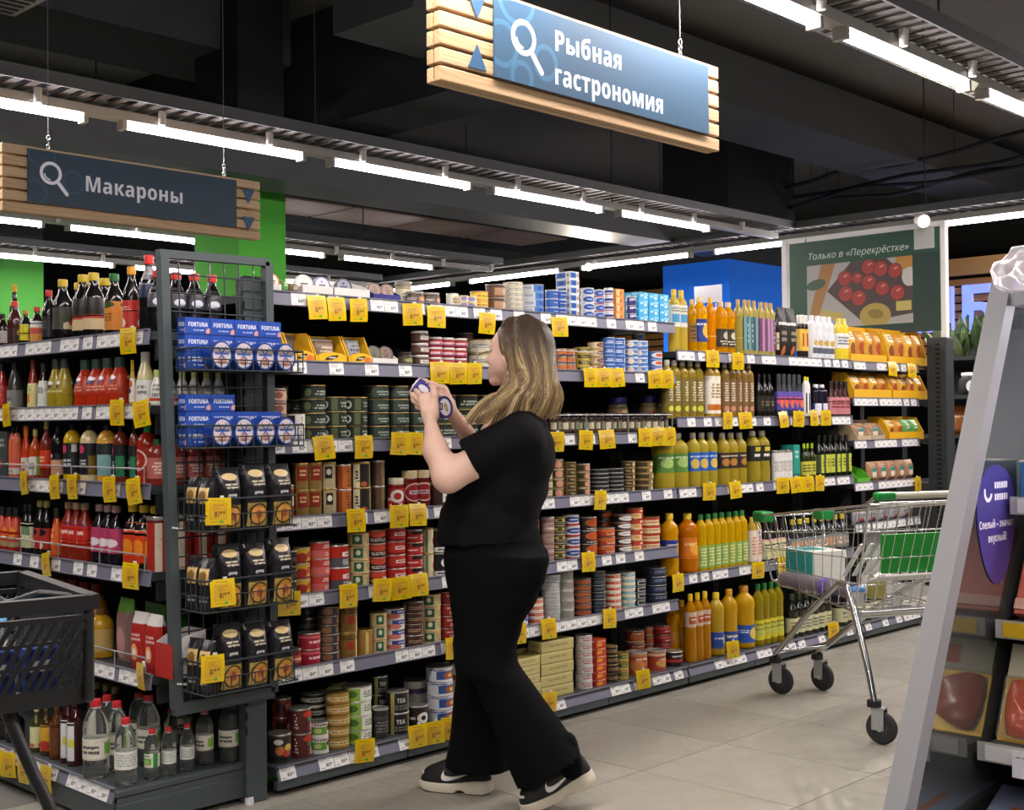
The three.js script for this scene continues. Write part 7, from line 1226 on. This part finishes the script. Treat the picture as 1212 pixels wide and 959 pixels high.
// ------------------------------------------------------------------ shopping trolley (local: x across, z from its nose to its handle)
{
  const turn = rad(-26.7), O = [5.245, 0, 0.43], t = thing('shopping_trolley', 'chrome wire shopping trolley with green corners and black castors', 'shopping trolley', O, turn);
  const world = (x, y, z) => [O[0] + Math.cos(turn) * x + Math.sin(turn) * z, y, O[2] - Math.sin(turn) * x + Math.cos(turn) * z];
  const C = { fl: [-0.2, 0.835, -0.02], fr: [0.17, 0.835, -0.02], rl: [-0.25, 0.945, 0.95], rr: [0.25, 0.945, 0.95], bfl: [-0.16, 0.54, 0.06], bfr: [0.14, 0.54, 0.06], brl: [-0.22, 0.5, 0.8], brr: [0.22, 0.5, 0.8] };
  const mixp = (a, b, f) => a.map((v, i) => v + (b[i] - v) * f), face = (a, b, c, d, nu, nv, r) => { const g = []; for (let i = 1; i < nu; i++) g.push(bar(mixp(a, b, i / nu), mixp(d, c, i / nu), r, 5)); for (let j = 1; j < nv; j++) g.push(bar(mixp(a, d, j / nv), mixp(b, c, j / nv), r, 5)); return g; };
  part('top_rim', [[C.fl, C.fr], [C.fl, C.rl], [C.fr, C.rr], [C.rl, C.rr]].map(([a, b]) => bar(a, b, 0.0055, 8)), M.chrome, t);
  part('bottom_rim', [[C.bfl, C.bfr], [C.bfl, C.brl], [C.bfr, C.brr], [C.brl, C.brr], [C.fl, C.bfl], [C.fr, C.bfr], [C.rl, C.brl], [C.rr, C.brr]].map(([a, b]) => bar(a, b, 0.005, 8)), M.chrome, t);
  part('left_wires', face(C.bfl, C.brl, C.rl, C.fl, 11, 4, 0.002), M.chrome, t); part('right_wires', face(C.bfr, C.brr, C.rr, C.fr, 11, 4, 0.002), M.chrome, t);
  part('front_wires', face(C.bfl, C.bfr, C.fr, C.fl, 7, 4, 0.002), M.chrome, t); part('rear_wires', face(C.brl, C.brr, C.rr, C.rl, 10, 4, 0.0024), M.chrome, t); part('floor_wires', face(C.bfl, C.bfr, C.brr, C.brl, 9, 12, 0.0022), M.chrome, t);
  const green = std('#128a3a', 0.4);
  for (const [x, w] of [[C.fl, 1], [C.fr, -1]]) part('green_corner', rbox(0.07, 0.05, 0.09, 0.012, x[0] + w * 0.022, x[1], x[2] + 0.035), green, t);
  // one bent tube on either side carries the basket and ends over the castors
  for (const s of [-1, 1]) part('side_frame', [tube([[s * 0.235, 0.165, 0.945], [s * 0.233, 0.3, 0.9], [s * 0.23, 0.52, 0.805], [s * 0.228, 0.6, 0.755], [s * 0.215, 0.6, 0.68], [s * 0.17, 0.42, 0.36], [s * 0.12, 0.19, 0.02], [s * 0.115, 0.16, 0.0]], 0.0135, 10, 60)], M.chrome, t);
  part('cross_bars', [bar([-0.13, 0.215, 0.07], [0.13, 0.215, 0.07], 0.008, 8), bar([-0.22, 0.48, 0.8], [0.22, 0.48, 0.8], 0.01, 8), bar([-0.225, 0.5, 0.84], [0.225, 0.5, 0.84], 0.012, 8)], M.chrome, t);
  const tyre = lathe([[0.03, -0.013], [0.052, -0.014], [0.062, -0.01], [0.065, 0], [0.062, 0.01], [0.052, 0.014], [0.03, 0.013]], 28).rotateZ(Math.PI / 2), hub = merge([new THREE.CylinderGeometry(0.033, 0.033, 0.022, 20).rotateZ(Math.PI / 2)]), bolt = merge([new THREE.CylinderGeometry(0.012, 0.012, 0.05, 12).rotateZ(Math.PI / 2)]);
  for (const [x, z, a] of [[-0.115, 0, 0.5], [0.115, 0, 0.3], [-0.235, 0.945, 0.55], [0.235, 0.945, 0.2]]) {
    const g = new THREE.Group(); g.name = 'castor'; g.position.set(x, 0, z); g.rotation.y = a; t.add(g); const off = 0.03;
    for (const [n, geo, m] of [['tyre', tyre, std('#2b2d2f', 0.75)], ['wheel_hub', hub, std('#3c3f41', 0.6)], ['bolt', bolt, M.chrome]]) { const q = part(n, geo, m, g); q.position.set(0, 0.065, off); }
    part('fork', [box(0.004, 0.085, 0.05, 0.02, 0.1, off * 0.7), box(0.004, 0.085, 0.05, -0.02, 0.1, off * 0.7), box(0.044, 0.006, 0.055, 0, 0.142, off * 0.6)], std('#c4c9cc', 0.35, 0.8), g); part('collar', new THREE.CylinderGeometry(0.028, 0.028, 0.026, 16).translate(0, 0.158, 0), M.black, g);
  }
  part('handle_bar', [bar([-0.2, 0.985, 1.03], [0.22, 0.985, 1.03], 0.014, 12)], std('#b9b7a4', 0.45), t);
  for (const s of [-1, 1]) { part('green_handle_end', rbox(0.09, 0.034, 0.04, 0.012, s * 0.235, 0.985, 1.03), green, t); part('handle_arm', tube([[s * 0.25, 0.945, 0.93], [s * 0.262, 0.97, 0.99], [s * 0.265, 0.985, 1.03]], 0.008, 8, 12), M.chrome, t); }
  part('second_bar', [bar([-0.24, 0.955, 1.0], [0.24, 0.955, 1.0], 0.004, 8)], M.chrome, t);
  // folding child seat: green flap over a white grille
  part('green_flap', rbox(0.36, 0.16, 0.008, 0.004, 0.06, 0.735, 0.84), std('#1c8a2c', 0.4), t);
  const seat = []; for (let k = 0; k < 8; k++) seat.push(rbox(0.022, 0.2, 0.008, 0.003).rotateX(0.75).translate(-0.17 + k * 0.05, 0.7, 0.72)); part('white_seat_grille', seat, M.whiteLip, t); part('white_seat_base', rbox(0.36, 0.012, 0.15, 0.005).rotateX(-0.25).translate(0.06, 0.63, 0.8), M.whiteLip, t);
  // contents
  const put = (name, label, cat, x, y, z, ry = 0) => thing(name, label, cat, world(x, y, z), turn + ry);
  const b = put('carton', 'white and teal carton lying in the trolley', 'box', -0.03, 0.545, 0.22, 0.08);
part('carton_body', rbox(0.18, 0.15, 0.2, 0.004, 0, 0.0755, 0), std('#d9d8d2', 0.5), b); part('teal_side', box(0.002, 0.148, 0.198, -0.0905, 0.0755, 0), std('#1c9a94', 0.45), b); part('teal_print', box(0.11, 0.0015, 0.12, -0.02, 0.1512, -0.02), std('#2aa6a4', 0.45), b); part('dark_print', box(0.07, 0.0015, 0.03, -0.02, 0.1524, -0.01), std('#1d5560', 0.45), b);
  const pk = put('wrapped_roll', 'long see-through wrapped roll with cream end in the trolley', 'packet', -0.145, 0.56, 0.42, 0.06);
  part('roll_body', new THREE.CylinderGeometry(0.036, 0.036, 0.5, 18).rotateX(Math.PI / 2), std('#6b6358', 0.35), pk); part('cream_end', new THREE.SphereGeometry(0.037, 16, 10).scale(1, 1, 0.5).translate(0, 0, -0.25), std('#d8cc98', 0.5), pk); part('wrapper', new THREE.CylinderGeometry(0.04, 0.04, 0.52, 18, 1, true).rotateX(Math.PI / 2), phys('#e4e0ee', { transmission: 0.85, roughness: 0.12, side: THREE.DoubleSide }), pk); part('violet_band', new THREE.CylinderGeometry(0.0405, 0.0405, 0.05, 18, 1, true).rotateX(Math.PI / 2).translate(0, 0, 0.07), std('#6a55a4', 0.4), pk);
  const pot = put('round_pot', 'small blue round pot lid in the trolley', 'pot', -0.12, 0.505, 0.66); part('pot_body', lathe([[0, 0], [0.034, 0], [0.04, 0.06]], 18), M.whiteLip, pot); part('blue_lid', lathe([[0.042, 0.058], [0.042, 0.07], [0.03, 0.08], [0, 0.084]], 18), std('#4f8ad0', 0.35), pot);
  const tray = put('salad_tray', 'low green and black salad tray in the trolley', 'food tray', -0.1, 0.505, 0.54, 0.2); part('black_tray', rbox(0.16, 0.03, 0.12, 0.006, 0, 0.016, 0), M.black, tray); const sal = []; for (let k = 0; k < 14; k++) sal.push(new THREE.IcosahedronGeometry(0.018, 0).scale(1, 0.5, 1).translate(rr(-0.06, 0.06), 0.034, rr(-0.045, 0.045))); part('salad', sal, std('#7c9a5c', 0.6), tray);
  const j2 = put('glass_jar', 'pale jar of pickles standing in the trolley', 'jar', 0.03, 0.52, 0.6); part('jar_body', lathe([[0, 0], [0.04, 0], [0.042, 0.08], [0.034, 0.09]], 18), liquid('#b8b070', 0.4), j2); part('jar_lid', lathe([[0.036, 0.088], [0.036, 0.104], [0, 0.106]], 18), M.lid, j2);
  const c2 = put('carton', 'small white and gold carton in the trolley', 'box', 0.1, 0.525, 0.5, 0.4); part('carton_body', rbox(0.12, 0.08, 0.08, 0.003, 0, 0.04, 0), std('#d8d4cc', 0.5), c2); part('gold_top', box(0.1, 0.002, 0.06, 0, 0.081, 0), std('#8a743c', 0.5), c2);
}
// ------------------------------------------------------------------ chilled display case at the right edge
{
  const t = thing('display_case', 'grey framed chilled display case with mirror end panel at right', 'display case', [3.2, 0, 2.7]), X = (x) => x - 3.2, Z = (z) => z - 2.7;
  const sh = new THREE.Shape([[2.4, 0.02], [2.42, 0.1], [2.655, 0.425], [3.262, 1.624], [4.1, 1.624], [4.1, 0.02]].map(([x, y]) => new THREE.Vector2(X(x), y)));
  part('end_panel', new THREE.ExtrudeGeometry(sh, { depth: 0.02, bevelEnabled: false }).translate(0, 0, Z(2.272)), std('#3a3e42', 0.5), t);
  part('mirror_sheet', new THREE.ExtrudeGeometry(sh, { depth: 0.004, bevelEnabled: false }).translate(0, 0, Z(2.293)), new THREE.MeshPhysicalMaterial({ color: '#868a88', metalness: 0.85, roughness: 0.07 }), t);
  part('edge_profile', [beam([X(2.43), 0.02, Z(2.283)], [X(2.64), 0.43, Z(2.283)], 0.05, 0.05), beam([X(2.636), 0.42, Z(2.283)], [X(3.25), 1.635, Z(2.283)], 0.052, 0.05)], std('#85868a', 0.5), t);
  part('back_wall', box(0.05, 1.6, 2.6, X(4.08), 0.82, Z(3.6)), std('#8a8d92', 0.5), t); part('base', [rbox(1.5, 0.26, 2.6, 0.01, X(3.3), 0.15, Z(3.6))], std('#7d8084', 0.5), t); part('canopy', box(0.9, 0.05, 2.6, X(3.66), 1.6, Z(3.6)), std('#9a9ca2', 0.5), t);
  for (const [n, x, y] of [[0, 3.2, 1.06], [1, 3.1, 0.76], [2, 2.985, 0.48]]) { const s = part('shelf', box(3.98 - x, 0.025, 2.58, X((3.98 + x) / 2), y, Z(3.6)), std('#55585c', 0.4, 0.3), t); part('price_rail', box(0.006, 0.045, 2.58, X(x - 0.004), y + 0.005, Z(3.6)), phys('#b8b6b4', { roughness: 0.25 }), s); for (let k = 0; k < 3; k++) part('shelf_ticket', box(0.002, 0.036, 0.1, X(x - 0.009), y + 0.005, Z(2.38 + k * 0.16)), n === 1 ? std('#e6bd1c', 0.4) : M.white, s); }
  for (const z of [2.95, 4.15]) { part('unseen_canopy_lamp', box(0.05, 0.02, 1.1, X(3.42), 1.565, Z(z)), tubeMat, t); const l = new THREE.RectAreaLight('#fff3ea', 26, 0.05, 1.1); l.name = 'unseen_canopy_light'; l.position.set(3.42, 1.55, z); l.lookAt(3.1, 0.2, z); scene.add(l); }  // unseen lamps under the canopy, placed to light the shelves and mirror sheet
  // tag with a figure on the lower rail
  const tg = thing('price_card', 'white price card with a figure on the case rail', 'price card', [2.965, 0.47, 2.45]); const tx = canvas(256, 160, (c, w, h) => { c.fillStyle = '#e4e2ea'; c.fillRect(0, 0, w, h); c.fillStyle = '#55555c'; c.font = 'bold 84px sans-serif'; c.fillText('2', 92, 130); c.fillStyle = '#8d8d96'; for (let k = 0; k < 5; k++) c.fillRect(22 + k * 40, 26, 30, 10); });
  const cg = new THREE.BoxGeometry(0.002, 0.06, 0.1); part('printed_card', cg, new THREE.MeshStandardMaterial({ map: tx, roughness: 0.4 }), tg);
  // violet drop-shaped sticker with white lettering
  const st = thing('sticker', 'violet drop-shaped sticker with white lettering on the mirror panel', 'sticker', [3.135, 1.02, 2.2985]); const W = 0.23, H = 0.3;
  const stx = canvas(512, 668, (c, w, h) => { c.fillStyle = '#433a86'; c.fillRect(0, 0, w, h); c.fillStyle = '#e8e6f2'; c.textAlign = 'center'; c.font = 'bold 62px sans-serif'; c.save(); c.translate(w / 2, 350); c.scale(0.86, 1); c.fillText('Спелый – значит', 0, 0); c.fillText('вкусный!', 10, 78); c.restore(); c.lineWidth = 22; c.strokeStyle = '#e8e6f2'; c.beginPath(); c.arc(150, 150, 44, 0.2, 3.6); c.stroke(); for (let k = 0; k < 2; k++) { let x = 235; for (let i = 0; i < 6; i++) { c.fillRect(x, 96 + k * 66, 22, 36); x += 30; } } });
  const dr = new THREE.Shape(); dr.moveTo(0, -H / 2); dr.bezierCurveTo(W * 0.3, -H / 2, W * 0.5, -H * 0.1, W * 0.5, H * 0.15); dr.bezierCurveTo(W * 0.5, H * 0.38, W * 0.25, H / 2, 0, H / 2); dr.bezierCurveTo(-W * 0.25, H / 2, -W * 0.5, H * 0.38, -W * 0.5, H * 0.15); dr.bezierCurveTo(-W * 0.5, -H * 0.1, -W * 0.3, -H / 2, 0, -H / 2);
  const dg = new THREE.ExtrudeGeometry(dr, { depth: 0.0012, bevelEnabled: false, curveSegments: 20 }), uv = dg.attributes.uv, ps = dg.attributes.position; for (let i = 0; i < uv.count; i++) uv.setXY(i, ps.getX(i) / W + 0.5, ps.getY(i) / H + 0.5); part('printed_film', dg, new THREE.MeshStandardMaterial({ map: stx, roughness: 0.35 }), st);
  // goods on its shelves
  const salmon = std('#d8705c', 0.5), names = ['first', 'second', 'third', 'fourth'];
  for (let k = 0; k < 4; k++) { const o = thing('fish_box', `large salmon pink box on the case shelf, ${names[k]} from the mirror`, 'box', [3.2, 0.775, 2.41 + k * 0.2], 0, 'salmon pink boxes in the case'); part('box_body', rbox(0.03, 0.24, 0.19, 0.004).rotateZ(-0.5).translate(0.06, 0.115, 0), salmon, o); part('pale_band', rbox(0.031, 0.03, 0.191, 0.002).rotateZ(-0.5).translate(0.012, 0.035, 0), std('#e6b4a4', 0.5), o); }
  for (let k = 0; k < 4; k++) {
    const o = thing('fillet_pack', `orange fillet pack with white card, ${names[k]} from the mirror`, 'fish pack', [3.05, 0.495, 2.4 + k * 0.21], 0, 'fillet packs in the case');
    const R = (g) => g.rotateZ(-0.45).translate(0.02, 0, 0); part('gold_board', R(rbox(0.006, 0.2, 0.17, 0.002, 0.01, 0.1, 0)), std('#c9a23c', 0.3, 0.6), o);
    const fil = new THREE.SphereGeometry(1, 20, 12).scale(0.012, 0.07, 0.062); { const p = fil.attributes.position; for (let i = 0; i < p.count; i++) { const y = p.getY(i) / 0.07, z = p.getZ(i) / 0.062, k = Math.pow(Math.max(Math.abs(y), Math.abs(z), 1e-3), -0.45) * Math.pow(Math.hypot(y, z) || 1, 0.45); p.setXYZ(i, p.getX(i) + 0.0016 * Math.sin(p.getY(i) * 150 + p.getZ(i) * 90), p.getY(i) * k * (1 - 0.25 * z) , p.getZ(i) * k * (1 + 0.1 * y)); } fil.computeVertexNormals(); } part('fillet', R(fil.translate(-0.002, 0.085, -0.012)), phys('#cf4f1c', { roughness: 0.3, clearcoat: 0.6 }), o);
    part('film', R(rbox(0.012, 0.16, 0.165, 0.005, -0.008, 0.085, 0)), phys('#ffffff', { transmission: 0.95, roughness: 0.08 }), o); const cd = part('header_card', R(rbox(0.003, 0.085, 0.165, 0.001, 0.004, 0.205, 0)), std('#d8d2b8', 0.5), o); part('orange_square', R(box(0.002, 0.05, 0.05, 0.0015, 0.205, 0.03)), std('#d8633c', 0.5), cd);
  }
  for (let k = 0; k < 4; k++) { const o = thing('flat_pack', `flat blue grey pack with copper print, ${names[k]} from the mirror`, 'fish pack', [3.0, 0.29, 2.42 + k * 0.22], 0.15, 'flat packs on the case base'); part('pack_body', rbox(0.3, 0.022, 0.19, 0.006).rotateZ(0.18).translate(0, 0.045, 0), std('#8d97b4', 0.35), o); for (const [dz, c] of [[-0.03, '#b8683c'], [0.04, '#d8d4d0']]) part('print', box(0.12, 0.001, 0.02).rotateZ(0.18).translate(-0.03, 0.0515, dz), std(c, 0.5), o); }
  for (let k = 0; k < 4; k++) { const o = thing('fish_carton', `blue and white carton on the upper case shelf, ${names[k]} from the mirror`, 'box', [3.28, 1.075, 2.4 + k * 0.18], 0, 'cartons on the upper case shelf'); part('carton_body', rbox(0.1, 0.1, 0.16, 0.004, 0, 0.05, 0), std('#3b7ab8', 0.45), o); part('white_top', box(0.1, 0.004, 0.16, 0, 0.102, 0), M.white, o); }
  // film-wrapped bag lying on top of the end panel
  const bag = thing('plastic_bag', 'crumpled clear plastic bag of greens on top of the case', 'plastic bag', [3.27, 1.63, 2.42]);
  const bg = new THREE.SphereGeometry(1, 40, 24), bp = bg.attributes.position; for (let i = 0; i < bp.count; i++) { const x = bp.getX(i), y = bp.getY(i), z = bp.getZ(i), w = 1 + 0.1 * Math.sin(9 * x + 4 * z) * Math.sin(7 * y + 5 * z) + 0.06 * Math.sin(17 * x - 9 * y); bp.setXYZ(i, x * 0.27 * w, Math.max(0.003, (y * 0.5 + 0.5) * 0.15 * w * (0.35 + 0.65 * (x * 0.5 + 0.5) * 1.2)) - 0.09 * Math.max(0, -x - 0.25) , z * 0.13 * w); } bg.computeVertexNormals();
  part('film', bg, phys('#eceaf0', { transmission: 0.7, roughness: 0.32, side: THREE.DoubleSide }), bag); const lv = []; for (let k = 0; k < 22; k++) { const g = new THREE.SphereGeometry(0.025, 6, 5).scale(1, 0.3, 0.6).rotateY(rr(0, 6)).rotateX(rr(-1, 1)).translate(rr(0.0, 0.12), rr(0.035, 0.07), rr(-0.06, 0.06)); lv.push(g); } part('greens', lv, std('#a9b86c', 0.6), bag);
}
// ------------------------------------------------------------------ black hand basket on its rolling stand at the left edge
{
  const t = thing('hand_basket', 'black plastic lattice shopping basket on a curved leg at left', 'shopping basket', [1.07, 0.76, 1.085], rad(-10.4)), m = std('#1e2022', 0.4), HX = 0.165, HZ = 0.25, H = 0.205, tp = 0.9;
  const P = (x, y, z) => { const f = tp + (1 - tp) * (y / H); return [x * f, y, z * f]; };
  // diagonal lattice in each wall, between solid rims
  const wall = (f, L) => { const g = [], y0 = 0.03, y1 = H - 0.045, n = Math.round(L / 0.021), dx = 0.075; for (let k = -4; k <= n + 1; k++) for (const s of [1]) { let a = k * 0.021, b = a + dx * s, ya = y0, yb = y1; const clampT = (v) => Math.max(0, Math.min(L, v)); if ((a < 0 && b < 0) || (a > L && b > L)) continue; const A = clampT(a), B = clampT(b); ya = y0 + ((A - a) / (b - a)) * (y1 - y0); yb = y0 + ((B - a) / (b - a)) * (y1 - y0); g.push(beam(f(A, ya), f(B, yb), 0.0105, 0.008)); } for (const y of [0.075, 0.12]) g.push(beam(f(0, y), f(L, y), 0.006, 0.007)); return g; };
  part('near_lattice', wall((u, y) => P(-HX + u, y, HZ), 2 * HX), m, t); part('far_lattice', wall((u, y) => P(-HX + u, y, -HZ), 2 * HX), m, t); part('right_lattice', wall((u, y) => P(HX, y, HZ - u), 2 * HZ), m, t); part('left_lattice', wall((u, y) => P(-HX, y, HZ - u), 2 * HZ), m, t);
  const loop = (y, h, w) => [beam(P(-HX, y, HZ), P(HX, y, HZ), w, h), beam(P(-HX, y, -HZ), P(HX, y, -HZ), w, h), beam(P(HX, y, -HZ - 0.004), P(HX, y, HZ + 0.004), w, h), beam(P(-HX, y, -HZ - 0.004), P(-HX, y, HZ + 0.004), w, h)];
  part('rim', [...loop(H - 0.012, 0.028, 0.026), ...loop(H - 0.04, 0.01, 0.014)], m, t); part('base_rim', loop(0.014, 0.034, 0.012), m, t); part('bottom', box(HX * 1.8, 0.006, HZ * 1.8, 0, 0.008, 0), m, t); for (const s of [1, -1]) for (const q of [1, -1]) part('corner_post', rbox(0.02, H, 0.02, 0.008).translate(s * HX * 0.965, H / 2, q * HZ * 0.965), m, t);
  part('handle', tube([[-0.02, H - 0.01, -HZ + 0.02], [0.02, H + 0.005, -0.1], [0.06, H - 0.03, 0.03], [0.1, H - 0.005, 0.12], [HX - 0.01, H - 0.012, 0.16]], 0.008, 8, 40), m, t);
  part('curved_leg', [tube([[0.02, 0.0, 0.18], [0.04, -0.06, 0.19], [0.065, -0.13, 0.205], [0.092, -0.2, 0.22], [0.14, -0.4, 0.25], [0.19, -0.65, 0.29], [0.2, -0.745, 0.3]], 0.0125, 10, 50), tube([[-0.06, 0.0, -0.19], [0.0, -0.3, -0.24], [0.12, -0.7, -0.28], [0.18, -0.745, -0.28]], 0.0125, 10, 40)], m, t); part('foot_bar', bar([0.2, -0.745, 0.32], [0.2, -0.745, -0.3], 0.0135, 10), m, t);
  // what lies in it
  const at = (x, y, z) => V(x, y, z).applyAxisAngle(V(0, 1, 0), rad(-10.4)).add(V(1.07, 0.76, 1.085)).toArray();
  const lid = thing('food_tub', 'pale blue lidded tub in the black basket', 'tub', at(-0.02, 0.012, 0.07)); part('tub_body', lathe([[0, 0], [0.055, 0], [0.065, 0.13]], 24), std('#c9d4e0', 0.4), lid); part('blue_lid', lathe([[0.068, 0.13], [0.07, 0.142], [0.06, 0.15], [0, 0.152]], 24), std('#6fb2e4', 0.35), lid);
  for (let k = 0; k < 3; k++) { const o = addItem('bg_grey', at(-0.1 + k * 0.005, 0.012, -0.13 + k * 0.07), [0.13, 0.2, 0.06], 0.4 + k, `silver foil bag in the black basket, ${['rear', 'middle', 'front'][k]} one`); }
  for (let k = 0; k < 3; k++) { const o = thing('blue_pack', `small blue pack low in the basket, ${['left', 'middle', 'right'][k]} one`, 'packet', at(-0.08 + k * 0.08, 0.012, 0.185), -0.1); part('pack_body', rbox(0.07, 0.1, 0.03, 0.008, 0, 0.05, 0), std('#3c4f9a', 0.35), o); part('white_print', box(0.04, 0.02, 0.001, 0, 0.06, 0.0155), M.white, o); }
}
renderer.render(scene, camera);
